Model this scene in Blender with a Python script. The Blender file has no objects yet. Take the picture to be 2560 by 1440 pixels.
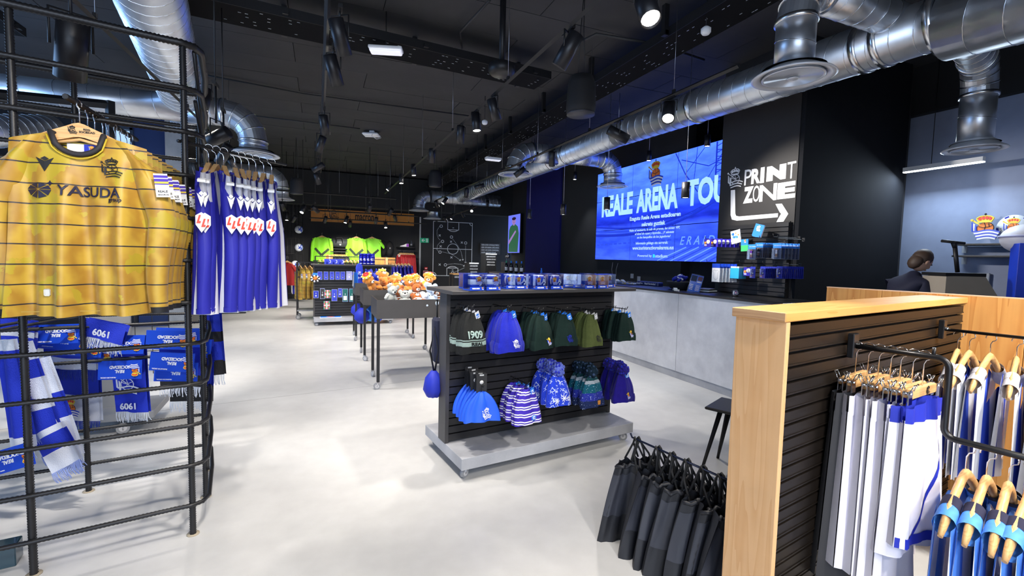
import bpy, bmesh, math, random
from math import sin, cos, pi, radians as RD, sqrt
from mathutils import Vector as V, Matrix as MX
random.seed(7)
C = bpy.context.scene.collection
SC = bpy.context.scene
# ------------------------------------------------------------------ camera
CH, FP, PITCH, ROLL, YAW = 1.5, 1159.78, .06550671, .02383165, .39164793
fh = V((sin(YAW), cos(YAW), 0)); rh = V((cos(YAW), -sin(YAW), 0)); zz = V((0, 0, 1))
FW = fh*cos(PITCH)-zz*sin(PITCH); up0 = fh*sin(PITCH)+zz*cos(PITCH)
RT = rh*cos(ROLL)+up0*sin(ROLL); UP = -rh*sin(ROLL)+up0*cos(ROLL)
CP = V((0, 0, CH))
cam = bpy.data.objects.new('camera', bpy.data.cameras.new('camera')); C.objects.link(cam)
cam.matrix_world = MX(((RT.x, UP.x, -FW.x, 0), (RT.y, UP.y, -FW.y, 0), (RT.z, UP.z, -FW.z, CH), (0, 0, 0, 1)))
cam.data.sensor_width = 36; cam.data.lens = 36*FP/2560; cam.data.clip_start = .05
SC.camera = cam
# ------------------------------------------------------------------ light
SC.view_settings.view_transform = 'Standard'; SC.view_settings.look = 'None'
SC.view_settings.exposure = EXPO = 0.0; SC.view_settings.gamma = 1; SC.view_settings.use_curve_mapping = False
W = bpy.data.worlds.new('sky'); SC.world = W; W.use_nodes = True
W.node_tree.nodes['Background'].inputs[0].default_value = (.45, .65, 1, 1)
W.node_tree.nodes['Background'].inputs[1].default_value = 2.2
SPOT_W = 56      # watts of one lit track spotlight
FILL_W = 30
def area(name, loc, size, w, col, rot=(0, 0, 0), sy=None):
    l = bpy.data.lights.new(name, 'AREA'); l.energy = w; l.color = col; l.size = size
    if sy: l.shape = 'RECTANGLE'; l.size_y = sy
    o = bpy.data.objects.new(name, l); C.objects.link(o); o.location = loc; o.rotation_euler = rot
    return o
# soft fill added behind the camera, then daylight at the left window
area('front_fill', (-1.5, -2.9, 1.9), 5.5, 165, (.8, .88, 1), (RD(90), 0, 0), 2.6)
area('side_window_daylight', (-5.9, 6.4, 2.1), 5.4, 420, (.5, .7, 1), (0, RD(-90), 0), 2.4)
# ------------------------------------------------------------------ pixel of the photo + a known plane -> point in the shop
def ray(x, y): return RT*(x-1280)+UP*(720-y)+FW*FP
def PZ(x, y, z): d = ray(x, y); return CP+d*((z-CH)/d.z)
def PX(x, y, v): d = ray(x, y); return CP+d*(v/d.x)
def PY(x, y, v): d = ray(x, y); return CP+d*(v/d.y)
def PD(x, y, v): return CP+ray(x, y)*(v/FP)
def PP(x, y, p0, hdg):
    a = RD(hdg); n = V((cos(a), -sin(a), 0)); d = ray(x, y)
    return CP+d*(n.dot(V((p0[0], p0[1], 0)))/n.dot(d))
# ------------------------------------------------------------------ materials
MATS = {}
def nt(m): return m.node_tree.nodes, m.node_tree.links
def mat(name, col=(.5, .5, .5), rough=.6, metal=0, noise=0, scale=8, bump=0, bscale=60, emit=None, es=1, spec=.5, sheen=0, coat=0, alpha=1):
    if name in MATS: return MATS[name]
    m = bpy.data.materials.new(name); m.use_nodes = True; N, L = nt(m)
    b = N['Principled BSDF']; b.inputs['Base Color'].default_value = (*col, 1)
    b.inputs['Roughness'].default_value = rough; b.inputs['Metallic'].default_value = metal
    b.inputs['Specular IOR Level'].default_value = spec
    if sheen: b.inputs['Sheen Weight'].default_value = sheen
    if coat: b.inputs['Coat Weight'].default_value = coat
    if emit: b.inputs['Emission Color'].default_value = (*emit, 1); b.inputs['Emission Strength'].default_value = es
    m.diffuse_color = (*col, 1)
    tc = N.new('ShaderNodeTexCoord')
    n = N.new('ShaderNodeTexNoise'); n.inputs['Scale'].default_value = scale; n.inputs['Detail'].default_value = 5
    L.new(tc.outputs['Object'], n.inputs['Vector'])
    mr = N.new('ShaderNodeMapRange'); L.new(n.outputs[0], mr.inputs[0])
    k = noise or .04
    mr.inputs[1].default_value = .3; mr.inputs[2].default_value = .7
    mr.inputs[3].default_value = 1-k; mr.inputs[4].default_value = 1+k
    hs = N.new('ShaderNodeHueSaturation'); hs.inputs['Color'].default_value = (*col, 1)
    L.new(mr.outputs[0], hs.inputs['Value']); L.new(hs.outputs[0], b.inputs['Base Color'])
    if bump:
        n2 = N.new('ShaderNodeTexNoise'); n2.inputs['Scale'].default_value = bscale; n2.inputs['Detail'].default_value = 3
        L.new(tc.outputs['Object'], n2.inputs['Vector'])
        bp = N.new('ShaderNodeBump'); bp.inputs['Strength'].default_value = bump; bp.inputs['Distance'].default_value = .01
        L.new(n2.outputs[0], bp.inputs['Height']); L.new(bp.outputs[0], b.inputs['Normal'])
    MATS[name] = m
    return m
def math_node(N, L, op, a, b=None, c=None):
    n = N.new('ShaderNodeMath'); n.operation = op
    for i, v in enumerate((a, b, c)):
        if v is None: continue
        if isinstance(v, (int, float)): n.inputs[i].default_value = v
        else: L.new(v, n.inputs[i])
    return n.outputs[0]
def mixc(N, L, f, a, b):
    n = N.new('ShaderNodeMix'); n.data_type = 'RGBA'
    L.new(f, n.inputs[0]) if not isinstance(f, (int, float)) else setattr(n.inputs[0], 'default_value', f)
    for i, v in ((6, a), (7, b)):
        if isinstance(v, tuple): n.inputs[i].default_value = (*v, 1)
        else: L.new(v, n.inputs[i])
    return n.outputs[2]
def obj_axis(N, L, ax):
    tc = N.new('ShaderNodeTexCoord'); s = N.new('ShaderNodeSeparateXYZ'); L.new(tc.outputs['Object'], s.inputs[0]); return s.outputs[ax]
def striped(name, a, b, axis, period, duty, off=0, rough=.7, wob=0, **k):
    """cloth printed with stripes: colour a, stripes of b, along one object axis"""
    if name in MATS: return MATS[name]
    m = mat(name, a, rough, **k); N, L = nt(m)
    v = obj_axis(N, L, axis)
    v = math_node(N, L, 'ADD', v, off+100*period)
    fr = math_node(N, L, 'FRACT', math_node(N, L, 'DIVIDE', v, period))
    f = math_node(N, L, 'LESS_THAN', fr, duty)
    hs = [n for n in N if n.type == 'HUE_SAT'][0]
    L.new(mixc(N, L, f, a, b), hs.inputs['Color'])
    return m
def concrete(name, a, b, scale, rough=.5, bump=.05):
    if name in MATS: return MATS[name]
    m = mat(name, a, rough, bump=bump, bscale=90); N, L = nt(m)
    tc = N.new('ShaderNodeTexCoord')
    n = N.new('ShaderNodeTexNoise'); n.inputs['Scale'].default_value = scale; n.inputs['Detail'].default_value = 9; n.inputs['Roughness'].default_value = .62
    L.new(tc.outputs['Object'], n.inputs['Vector'])
    cr = N.new('ShaderNodeValToRGB'); cr.color_ramp.elements[0].position = .32; cr.color_ramp.elements[1].position = .66
    cr.color_ramp.elements[0].color = (*b, 1); cr.color_ramp.elements[1].color = (*a, 1)
    L.new(n.outputs[0], cr.inputs[0])
    hs = [x for x in N if x.type == 'HUE_SAT'][0]; L.new(cr.outputs[0], hs.inputs['Color'])
    return m
def wood(name, a, b, axis, freq=9, rough=.45):
    """grain runs along object axis 'axis'"""
    if name in MATS: return MATS[name]
    m = mat(name, a, rough, spec=.4); N, L = nt(m)
    tc = N.new('ShaderNodeTexCoord'); mp = N.new('ShaderNodeMapping'); L.new(tc.outputs['Object'], mp.inputs[0])
    s = [freq, freq, freq]; s[axis] = freq*.05; mp.inputs['Scale'].default_value = s
    n = N.new('ShaderNodeTexNoise'); n.inputs['Scale'].default_value = 1.2; n.inputs['Detail'].default_value = 2; L.new(mp.outputs[0], n.inputs['Vector'])
    w = math_node(N, L, 'FRACT', math_node(N, L, 'MULTIPLY', n.outputs[0], 9.))
    w = math_node(N, L, 'POWER', w, 2.2)
    n2 = N.new('ShaderNodeTexNoise'); n2.inputs['Scale'].default_value = 14; n2.inputs['Detail'].default_value = 3; L.new(mp.outputs[0], n2.inputs['Vector'])
    w = math_node(N, L, 'ADD', math_node(N, L, 'MULTIPLY', w, .75), math_node(N, L, 'MULTIPLY', n2.outputs[0], .35))
    hs = [x for x in N if x.type == 'HUE_SAT'][0]; L.new(mixc(N, L, w, a, b), hs.inputs['Color'])
    return m
def clear(name='clear_plastic', tint=(.85, .9, 1), gloss=.12):
    if name in MATS: return MATS[name]
    m = bpy.data.materials.new(name); m.use_nodes = True; N, L = nt(m); N.remove(N['Principled BSDF'])
    t = N.new('ShaderNodeBsdfTransparent'); t.inputs[0].default_value = (*tint, 1)
    g = N.new('ShaderNodeBsdfGlossy'); g.inputs['Roughness'].default_value = .08
    lw = N.new('ShaderNodeLayerWeight'); lw.inputs[0].default_value = .35
    f = math_node(N, L, 'ADD', math_node(N, L, 'MULTIPLY', lw.outputs[0], .5), gloss)
    x = N.new('ShaderNodeMixShader'); L.new(f, x.inputs[0]); L.new(t.outputs[0], x.inputs[1]); L.new(g.outputs[0], x.inputs[2])
    L.new(x.outputs[0], N['Material Output'].inputs[0]); MATS[name] = m
    return m
BLK = mat('black_steel', (.012, .012, .014), .45, .2)
BLKM = mat('black_matt', (.012, .012, .014), .75)
DKG = mat('charcoal_board', (.045, .043, .045), .5, noise=.08)
CHR = mat('chrome', (.8, .8, .82), .12, 1)
STEEL = mat('brushed_steel', (.5, .5, .52), .3, 1)
WHT = mat('white_print', (.85, .86, .88), .6)
ROY = mat('royal_blue', (.008, .022, .4), .65)
BLU = mat('card_blue', (.01, .06, .55), .4)
AZU = mat('azure_blue', (.02, .22, .85), .5)
ORG = mat('crest_orange', (.8, .2, .02), .5)
RED = mat('crest_red', (.75, .03, .03), .5)
GOLDY = mat('crest_gold', (.8, .6, .05), .5)
INK = mat('black_ink', (.01, .01, .012), .6)
CLR = clear()
GREYP = mat('grey_plastic', (.25, .26, .28), .5)
HW = wood('hanger_wood', (.72, .45, .2), (.55, .3, .11), 0, 14, .4)
LENS = mat('lamp_lens', (1, 1, 1), .3, emit=(1, .93, .85), es=22)
LENSOFF = mat('lamp_reflector', (.6, .6, .6), .3)
# ------------------------------------------------------------------ mesh builder
class G:
    def __init__(s, M=None): s.v = []; s.f = []; s.m = []; s.M = M or MX(); s.sm = []
    def add(s, vs, fs, m=0, sm=False):
        k = len(s.v); s.v += [tuple(s.M @ V(p)) for p in vs]
        for f in fs: s.f.append(tuple(i+k for i in f)); s.m.append(m); s.sm.append(sm)
        return s
    def box(s, c, d, rz=0, m=0, M=None):
        x, y, z = d[0]/2, d[1]/2, d[2]/2
        T = MX.Translation(c) @ (M or MX.Rotation(rz, 4, 'Z'))
        vs = [T @ V((a*x, b*y, e*z)) for a in (-1, 1) for b in (-1, 1) for e in (-1, 1)]
        return s.add(vs, [(0, 1, 3, 2), (4, 6, 7, 5), (0, 4, 5, 1), (2, 3, 7, 6), (0, 2, 6, 4), (1, 5, 7, 3)], m)
    def cbox(s, c, d, b=.004, rz=0, m=0):
        """box with chamfered vertical edges and top"""
        x, y, z = d[0]/2, d[1]/2, d[2]/2
        T = MX.Translation(c) @ MX.Rotation(rz, 4, 'Z'); vs = []
        for zz_, i in ((-z, b), (-z+b, 0), (z-b, 0), (z, b)):
            for (px, py) in ((-x+i, -y+b+i*0), (-x+b, -y+i), (x-b, -y+i), (x-i, -y+b), (x-i, y-b), (x-b, y-i), (-x+b, y-i), (-x+i, y-b)):
                vs.append(T @ V((px, py, zz_)))
        fs = [tuple(range(7, -1, -1)), tuple(range(24, 32))]
        for r in range(3):
            for i in range(8): j = (i+1) % 8; fs.append((r*8+i, r*8+j, r*8+8+j, r*8+8+i))
        return s.add(vs, fs, m)
    def tube(s, pts, r, n=8, m=0, closed=False, caps=True, sq=None, sm=True):
        pts = [V(p) for p in pts]; N_ = len(pts); rings = []; prev = None
        for i, p in enumerate(pts):
            if closed: t = pts[(i+1) % N_]-pts[i-1]
            else: t = pts[min(i+1, N_-1)]-pts[max(i-1, 0)]
            t = t.normalized() if t.length > 1e-9 else V((0, 0, 1))
            if prev is None:
                a = V((0, 0, 1)) if abs(t.z) < .9 else V((0, 1, 0)); u = t.cross(a).normalized()
            else: u = (prev-t*prev.dot(t)).normalized()
            prev = u; w = t.cross(u); rr = r[i] if isinstance(r, (list, tuple)) else r
            a2 = sq if sq else 1
            rings.append([p+(u*cos(2*pi*k/n)+w*sin(2*pi*k/n)*a2)*rr for k in range(n)])
        vs = [q for R_ in rings for q in R_]; fs = []
        for i in range(N_ if closed else N_-1):
            j = (i+1) % N_
            for k in range(n): l = (k+1) % n; fs.append((i*n+k, i*n+l, j*n+l, j*n+k))
        k0 = len(s.v); s.add(vs, fs, m, sm)
        if caps and not closed: s.f += [tuple(range(k0+n-1, k0-1, -1)), tuple(k0+(N_-1)*n+k for k in range(n))]; s.m += [m, m]; s.sm += [False, False]
        return s
    def cyl(s, a, b, r, n=12, m=0, sm=True): return s.tube([a, b], r, n, m, sm=sm)
    def lathe(s, prof, n=16, m=0, c=(0, 0, 0), sx=1, sy=1, T=None, sm=True, wav=0, wn=6):
        T = MX.Translation(c) @ (T or MX()); vs = []; fs = []
        for (r, z) in prof:
            for k in range(n):
                a = 2*pi*k/n; q = r*(1+wav*sin(wn*a)) if wav else r
                vs.append(T @ V((q*cos(a)*sx, q*sin(a)*sy, z)))
        for i in range(len(prof)-1):
            for k in range(n): l = (k+1) % n; fs.append((i*n+k, i*n+l, i*n+n+l, i*n+n+k))
        if prof[0][0] > 1e-6: fs.append(tuple(range(n-1, -1, -1)))
        if prof[-1][0] > 1e-6: fs.append(tuple((len(prof)-1)*n+k for k in range(n)))
        return s.add(vs, fs, m, sm)
    def ball(s, c, r, n=12, m=0, T=None):
        r = (r, r, r) if isinstance(r, (int, float)) else r; h = max(5, n//2)
        prof = [(max(1e-4, sin(pi*i/h)), -cos(pi*i/h)) for i in range(h+1)]
        T2 = MX.Translation(c) @ (T or MX()) @ MX.Diagonal((*r, 1))
        return s.lathe(prof, n, m, T=T2)
    def prism(s, pl, h, m=0, T=None, y0=0):
        """outline in x,z extruded along -y by h (y0 .. y0-h)"""
        T = T or MX(); n = len(pl)
        vs = [T @ V((x, y0-h, z)) for x, z in pl]+[T @ V((x, y0, z)) for x, z in pl]
        return s.add(vs, [tuple(range(n)), tuple(range(2*n-1, n-1, -1))]+[(i, i+n, (i+1) % n+n, (i+1) % n) for i in range(n)], m)
    def grid(s, fn, nu, nv, m=0, sm=True, mf=None):
        vs = [fn(i/nu, j/nv) for j in range(nv+1) for i in range(nu+1)]; k = len(s.v)
        s.v += [tuple(s.M @ V(p)) for p in vs]
        for j in range(nv):
            for i in range(nu):
                a = j*(nu+1)+i+k; s.f.append((a, a+1, a+nu+2, a+nu+1)); s.m.append(mf((i+.5)/nu, (j+.5)/nv) if mf else m); s.sm.append(sm)
        return s
    def mesh(s, name, mats):
        me = bpy.data.meshes.new(name); me.from_pydata(s.v, [], s.f)
        for x in (mats if isinstance(mats, (list, tuple)) else [mats]): me.materials.append(x)
        me.polygons.foreach_set('material_index', s.m); me.polygons.foreach_set('use_smooth', s.sm)
        me.update(); return me
    def build(s, name, mats, parent=None, loc=None, rot=None):
        return put(name, s.mesh(name, mats), parent, loc, rot)
def put(name, me, parent=None, loc=None, rot=None):
    o = bpy.data.objects.new(name, me); C.objects.link(o); o.parent = parent
    if loc is not None: o.location = loc
    if rot is not None: o.rotation_euler = rot
    return o
def tag(o, label=None, cat=None, group=None, kind=None):
    if label: o['label'] = label
    if cat: o['category'] = cat
    if group: o['group'] = group
    if kind: o['kind'] = kind
    return o
def thing(name, label, cat, loc=(0, 0, 0), rz=0, group=None):
    o = bpy.data.objects.new(name, None); C.objects.link(o); o.location = loc; o.rotation_euler = (0, 0, rz); o.empty_display_size = .05
    return tag(o, label, cat, group)
KIDS = {}
def kids(o): return [c for c in bpy.data.objects if c.parent == o]
def dup(root, loc, rz=None, label=None, group=None, rot=None, tree=None, scale=None):
    """copy of a thing with copies of its parts; tree = cached kids list [(child,[grandkids])]"""
    tree = tree if tree is not None else [(c, kids(c)) for c in kids(root)]
    r = root.copy(); C.objects.link(r); r.location = loc
    if rz is not None: r.rotation_euler = (0, 0, rz)
    if rot is not None: r.rotation_euler = rot
    if scale is not None: r.scale = scale if isinstance(scale, tuple) else (scale,)*3
    if label: r['label'] = label
    if group: r['group'] = group
    for c, gs in tree:
        d = c.copy(); C.objects.link(d); d.parent = r
        for g in gs: e = g.copy(); C.objects.link(e); e.parent = d
    return r
def tree(root): return [(c, kids(c)) for c in kids(root)]
def struct(name, g, m, label=None):
    o = g.build(name, m); o['kind'] = 'structure'
    if label: o['label'] = label
    return o
ORD = ['first', 'second', 'third', 'fourth', 'fifth', 'sixth', 'seventh', 'eighth', 'ninth', 'tenth', 'eleventh', 'twelfth']
_tx = {}
def text(s, size, m, parent, M, bold=0, ext=.0008, sx=1, name='lettering', align='CENTER', space=1, shear=0):
    """lettering as thin raised mesh; M places it, text plane x (right) z (up), facing -y"""
    k = (s, size, bold, ext, align, space, m.name, shear)
    if k not in _tx:
        cu = bpy.data.curves.new('t', 'FONT'); cu.body = s; cu.size = size; cu.extrude = ext; cu.offset = bold; cu.align_x = align; cu.space_character = space; cu.align_y = 'CENTER'; cu.resolution_u = 3; cu.shear = shear
        o = bpy.data.objects.new('t', cu); C.objects.link(o)
        me = bpy.data.meshes.new_from_object(o.evaluated_get(bpy.context.evaluated_depsgraph_get()))
        bpy.data.objects.remove(o); me.materials.clear(); me.materials.append(m)
        me.transform(MX.Rotation(RD(90), 4, 'X')); _tx[k] = me
    o = put(name, _tx[k], parent); o.matrix_local = M @ MX.Diagonal((sx, 1, 1, 1)); return o
def circ(cx, cz, rx, rz=None, n=20, a0=0, a1=2*pi):
    rz = rz or rx; full = abs(a1-a0-2*pi) < 1e-6
    return [(cx+rx*cos(a0+(a1-a0)*i/(n if full else n-1)), cz+rz*sin(a0+(a1-a0)*i/(n if full else n-1))) for i in range(n)]
def strip(path, w):
    """2D polyline -> ribbon outline quads list"""
    out = []
    for (x0, z0), (x1, z1) in zip(path, path[1:]):
        dx, dz = x1-x0, z1-z0; l = math.hypot(dx, dz) or 1; nx, nz = -dz/l*w/2, dx/l*w/2
        out.append([(x0+nx, z0+nz), (x0-nx, z0-nz), (x1-nx, z1-nz), (x1+nx, z1+nz)])
    return out
_cr = {}
def crest(parent, M, size, mode='colour', name='crest', th=.0006):
    """club crest: crown over a laced ball, a flag on a pole waving below; about 1 high x .8 wide times size"""
    if mode == 'colour': ms = [BLU, WHT, ORG, RED, GOLDY, INK]
    else: x = {'white': WHT, 'black': INK, 'blue': ROY}[mode]; ms = [x]*6
    k = (mode, th)
    if k not in _cr:
        g = G(); solid = mode == 'colour'
        def P(pl, h, m): g.prism(pl, h, m)
        def wave(x, z0, ph=0): return z0+.055*sin((x+.1)*6.5+ph)-.12*x
        if solid:
            P(circ(.02, .02, .27, .245), th, 5); P(circ(.02, .02, .25, .225), 2*th, 2)
            for a in ([(-.2, .1), (-.05, .04), (.1, .06), (.24, .12)], [(-.02, .24), (.03, .1), (.0, -.05)], [(.12, .2), (.14, .08)]):
                for q in strip(a, .02): P(q, 3*th, 5)
        else:
            for q in strip(circ(.02, .02, .25, .225, 24)+[(.27, .02)], .03): P(q, th, 5)
            for a in ([(-.2, .1), (-.05, .04), (.1, .06), (.24, .12)], [(-.02, .24), (.03, .1), (.0, -.05)]):
                for q in strip(a, .022): P(q, th, 5)
        # pole
        for q in strip([(-.42, .36), (.1, -.02)], .055 if solid else .03): P(q, th*1.6 if solid else th, 4)
        P(circ(-.42, .36, .045, n=10), th*3.4, 4)
        # hanging part of the flag
        n = 6
        for i, mm in enumerate((0, 1, 0)):
            x0, x1 = -.42+.055*i, -.42+.055*(i+1)
            if not solid and mm == 1: continue
            P([(x0, .27-.05*i), (x1, .22-.05*i), (x1+.03, -.16-.06*i), (x0+.01, -.1-.06*i)], th*3.6, mm)
        # waving stripes
        for i in range(6):
            if not solid and i % 2: continue
            zt = -.08-.062*i; top = []; bot = []
            for j in range(9):
                x = -.34+.075*i*.35+.82*j/8*(1-.06*i)
                top.append((x, wave(x, zt+.1*(x > .1)*(x-.1)))); bot.append((x-.004, wave(x, zt-(.062 if solid else .05)+.1*(x > .1)*(x-.1))))
            for j in range(8): P([top[j], bot[j], bot[j+1], top[j+1]], th*4, i % 2 and 1 or 0)
        # crown
        if solid: P([(-.2, .25), (.2, .25), (.27, .42), (.18, .5), (0, .53), (-.18, .5), (-.27, .42)], th*3, 4)
        for cx_, cz_ in ((-.16, .4), (-.055, .43), (.055, .43), (.16, .4)): P(circ(cx_, cz_, .05, .065, 10), th*4, 3)
        for q in strip([(-.21, .27), (.21, .27)], .05): P(q, th*4.3, 4 if solid else 5)
        for q in strip([(-.2, .28), (-.27, .42), (-.17, .5), (0, .53), (.17, .5), (.27, .42), (.2, .28)], .03): P(q, th*4.4, 4)
        for q in strip([(0, .53), (0, .62)], .03)+strip([(-.035, .58), (.035, .58)], .025): P(q, th*4.4, 5)
        _cr[k] = g.mesh(name, ms)
    o = put(name, _cr[k], parent); o.matrix_local = M @ MX.Diagonal((size, 1, size, 1)); return o
def conform(o, yf, gap=.003):
    """print laid on cloth: follow the surface y = yf(x, z)"""
    B = o.matrix_basis.copy(); me = o.data.copy(); me.transform(B)
    ym = max(v.co.y for v in me.vertices)
    for v in me.vertices: v.co.y = yf(v.co.x, v.co.z)-gap+(v.co.y-ym)
    o.data = me; o.matrix_basis = MX(); return o
def TR(x, y, z): return MX.Translation((x, y, z))
def RX(a): return MX.Rotation(RD(a), 4, 'X')
def RY(a): return MX.Rotation(RD(a), 4, 'Y')
def RZ(a): return MX.Rotation(RD(a), 4, 'Z')
# ------------------------------------------------------------------ structure
CEIL = 4.0
FLO = concrete('polished_concrete', (.57, .57, .565), (.47, .47, .47), .9, .32, .02)
CEM = concrete('ceiling_concrete', (.036, .036, .039), (.026, .026, .029), 1.2, .8)
DARK = mat('wall_black_paint', (.014, .015, .018), .7)
DARK2 = mat('wall_black_blue', (.012, .016, .026), .7)
COLP = mat('column_anthracite', (.022, .021, .022), .65)
NAVY = mat('wall_navy', (.002, .004, .13), .7)
GREYW = mat('wall_pale_blue_grey', (.27, .32, .46), .8)
FXC = concrete('cement_board', (.42, .43, .46), (.3, .31, .34), 3.2, .5)
struct('floor', G().box((1.5, 7, -.05), (14, 21, .1)), FLO)
struct('floor_joint_strip', G().box((1.5, 5.55, .0005), (9, .006, .001), RD(8)), mat('joint_grey', (.3, .3, .3), .6))
cl = struct('ceiling', G().box((1.5, 7, CEIL+.1), (14, 21, .1)), BLKM)
pm = G().box((0, 0, 0), (2.392, .594, .05)).mesh('panel', CEM)
for i in range(5):
    for j in range(34):
        if random.random() < 0: continue
        o = put('panel', pm, cl, (-3.9+2.4*i+(j % 2)*.9, -3+.6*j, CEIL+.022+random.uniform(-.003, .003)))
# walls
struct('wall_back', G().box((1.5, 16.6, 2), (14, .2, 4)), DARK)
struct('wall_left', G().box((-5.6, .2, 2), (.2, 6.6, 4)).box((-5.6, 13, 2), (.2, 7.4, 4)).box((-5.6, 6.4, .4), (.2, 6, .8)).box((-5.6, 6.4, 3.7), (.2, 6, .6)), DARK2)
wf = G()
for y in (3.5, 5.4, 7.3, 9.25): wf.box((-5.6, y, 2.1), (.12, .09, 2.6))
wf.box((-5.6, 6.4, .83), (.12, 5.8, .06)).box((-5.6, 6.4, 3.37), (.12, 5.8, .06))
w1 = struct('window_1', wf, mat('window_frame_steel', (.06, .08, .12), .4, .5))
for y in (4.45, 6.35, 8.27): G().box((-5.6, y, 2.1), (.01, 1.8, 2.5)).build('pane', clear('window_glass', (.8, .9, 1), .1), w1)
struct('wall_front', G().box((-4.6, -3.1, 2), (2, .2, 4)).box((4.5, -3.1, 2), (8, .2, 4)).box((-1.5, -3.1, 3.7), (4.4, .2, .6)).box((-1.5, -3.1, .2), (4.4, .2, .4)), DARK2)
struct('wall_right', G().box((7.1, 6, 1.7), (.2, 18, 3.4)), GREYW)
struct('trim_1', G().box((7.05, 6, 3.7), (.3, 18, .6)), BLKM)
struct('wall_screen', G().box((5.75, 8.4, 2), (.2, 4.4, 4)), DARK)
struct('wall_navy', G().box((5.72, 11.55, 2), (.24, 2.1, 4)), NAVY)
struct('wall_bar', G().box((5.75, 13.2, 2), (.2, 1.2, 4)), DARK)
# column of the print zone and its dark flank
struct('column', G().box((5.9, 4.18, 2), (2, 1.08, 4)), COLP)
struct('column_flank', G().box((5.84, 3.62, 2), (1.86, .06, 4)), mat('flank_black', (.012, .013, .016), .85, spec=.08))
# concrete pillar and blue panel near the left window
struct('wall_side', G().box((-4.6, 11, 2), (2.0, .12, 4)).box((-3.45, 11, .5), (.4, .12, 1)).box((-3.45, 11, 3.9), (.4, .12, .3)), DARK2)
w2 = struct('window_2', G().box((-3.62, 10.98, 2.35), (.05, .14, 2.8)).box((-3.27, 10.98, 2.35), (.05, .14, 2.8)).box((-3.45, 10.98, 1.0), (.4, .14, .06)).box((-3.45, 10.98, 3.74), (.4, .14, .06)), MATS['window_frame_steel'])
G().box((-3.45, 11, 2.35), (.32, .02, 2.7)).build('pane', mat('daylit_pane', (.4, .5, .6), .2, emit=(.45, .68, 1), es=.95), w2)
struct('wall_blue', G().box((-3.0, 11, 2), (.52, .12, 4)), mat('partition_blue', (.012, .035, .14), .6))
struct('pillar', G().box((-2.6, 11.05, 2), (.3, .3, 4)), concrete('pillar_concrete', (.42, .44, .46), (.3, .32, .34), 3))
# ceiling beams far back
struct('ceiling_beam', G().box((1.5, 15.5, 3.45), (14, .5, 1.0)), mat('beam_dark', (.02, .022, .024), .8))
struct('trim_2', G().box((PY(1050, 600, 16.48).x, 16.47, 1.4), (.05, .03, 2.9)), mat('strip_grey', (.5, .52, .55), .5))
# ------------------------------------------------------------------ cable trays
def cable_tray(a, b, w, label):
    a, b = V(a), V(b); d = b-a; L_ = d.length; yaw = math.atan2(d.y, d.x)
    t = thing('cable_tray', label, 'cable tray', (a+b)/2, yaw)
    G().box((0, 0, 0), (L_, w, .006)).build('tray_bed', mat('tray_black', (.007, .007, .008), .9, spec=.1), t)
    for s in (-1, 1): G().box((0, s*w/2, .04), (L_, .006, .09)).build('side_rail', BLK, t)
    sl = G(); x = -L_/2+.05
    while x < L_/2-.05:
        if random.random() < .5:
            for k in range(5):
                if random.random() < .4: sl.box((x+random.uniform(0, .03), -w/2+w*(k+.7)/6, -.005), (.026, .004, .003))
        x += .06
    tag(sl.build('slot_light', mat('slot_light_pale', (.75, .78, .8), .35, .6), t), kind='stuff')  # pale solid plates imitate light showing through the tray's holes
    n = int(L_/1.4)
    for i in range(n+1):
        x = -L_/2+L_*i/n*.96+.05
        G().box((x, 0, .03), (.05, w+.08, .04)).box((x, w/2+.03, (CEIL-a.z)/2), (.05, .05, CEIL-a.z)).build('bracket', BLK, t)
    return t
cable_tray((-4.4, 4.85, 3.7), (2.6, 5.45, 3.7), .42, 'perforated black cable tray running across the ceiling above the left aisle')
cable_tray((3.35, 2.4, 3.7), (3.35, 15, 3.7), .4, 'perforated black cable tray running lengthwise beside the right ducts')
cable_tray((-3.2, 1.2, 3.65), (-3.0, 6.5, 3.65), .4, 'perforated black cable tray above the yellow jerseys')
def conduit(pts, r, label):
    t = tag(G().tube(pts, r, 8).build('conduit', mat('conduit_black', (.02, .02, .022), .6)), label, 'pipe'); return t
conduit([PZ(500, 185, 3.95), PZ(760, 235, 3.95), PZ(1190, 292, 3.95)], .012, 'thin black conduit crossing the middle of the ceiling')
conduit([PZ(640, 290, 3.95), PZ(900, 322, 3.95)], .012, 'thin black conduit ending at the white access point')
conduit([PZ(1225, 0, 3.9), PZ(1150, 80, 3.9), PZ(1155, 120, 3.93)], .012, 'thin black conduit bending down the ceiling at the top centre')
conduit([PZ(1440, 110, 3.9), PZ(1490, 85, 3.9), PZ(1640, 110, 3.9), PZ(1760, 150, 3.9)], .015, 'black conduit loop right of the middle track')
conduit([PZ(830, 442, 3.9), PZ(1010, 464, 3.9)], .015, 'thin black conduit across the far ceiling')
# ------------------------------------------------------------------ ceiling devices
def stem(t, h=None):
    z = t.location.z; G().cyl((0, 0, 0), (0, 0, CEIL-z), .005, 6).build('stem', BLK, t); return t
t = thing('emergency_light', 'white rectangular emergency light box on the ceiling tray', 'light', PZ(965, 123, 3.62), RD(-18))
G().cbox((0, 0, 0), (.34, .13, .03), .006).build('housing', WHT, t); G().cbox((0, 0, -.028), (.32, .11, .03), .01).build('diffuser', mat('opal', (.9, .9, .95), .4, emit=(.9, .9, 1), es=.55), t); stem(t)
t = thing('access_point', 'white wireless access point with a looped cable on the ceiling', 'access point', PZ(928, 337, 3.92), RD(-20))
G().cbox((0, 0, 0), (.32, .24, .05), .02).build('housing', WHT, t); G().cbox((.02, .0, .05), (.1, .1, .06), .01).build('mount', WHT, t)
G().tube([(.05, -.1, 0), (.05, -.15, -.06), (.15, -.16, -.12), (.22, -.1, -.08), (.18, 0, 0)], .006, 6).build('cable', WHT, t)
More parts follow.
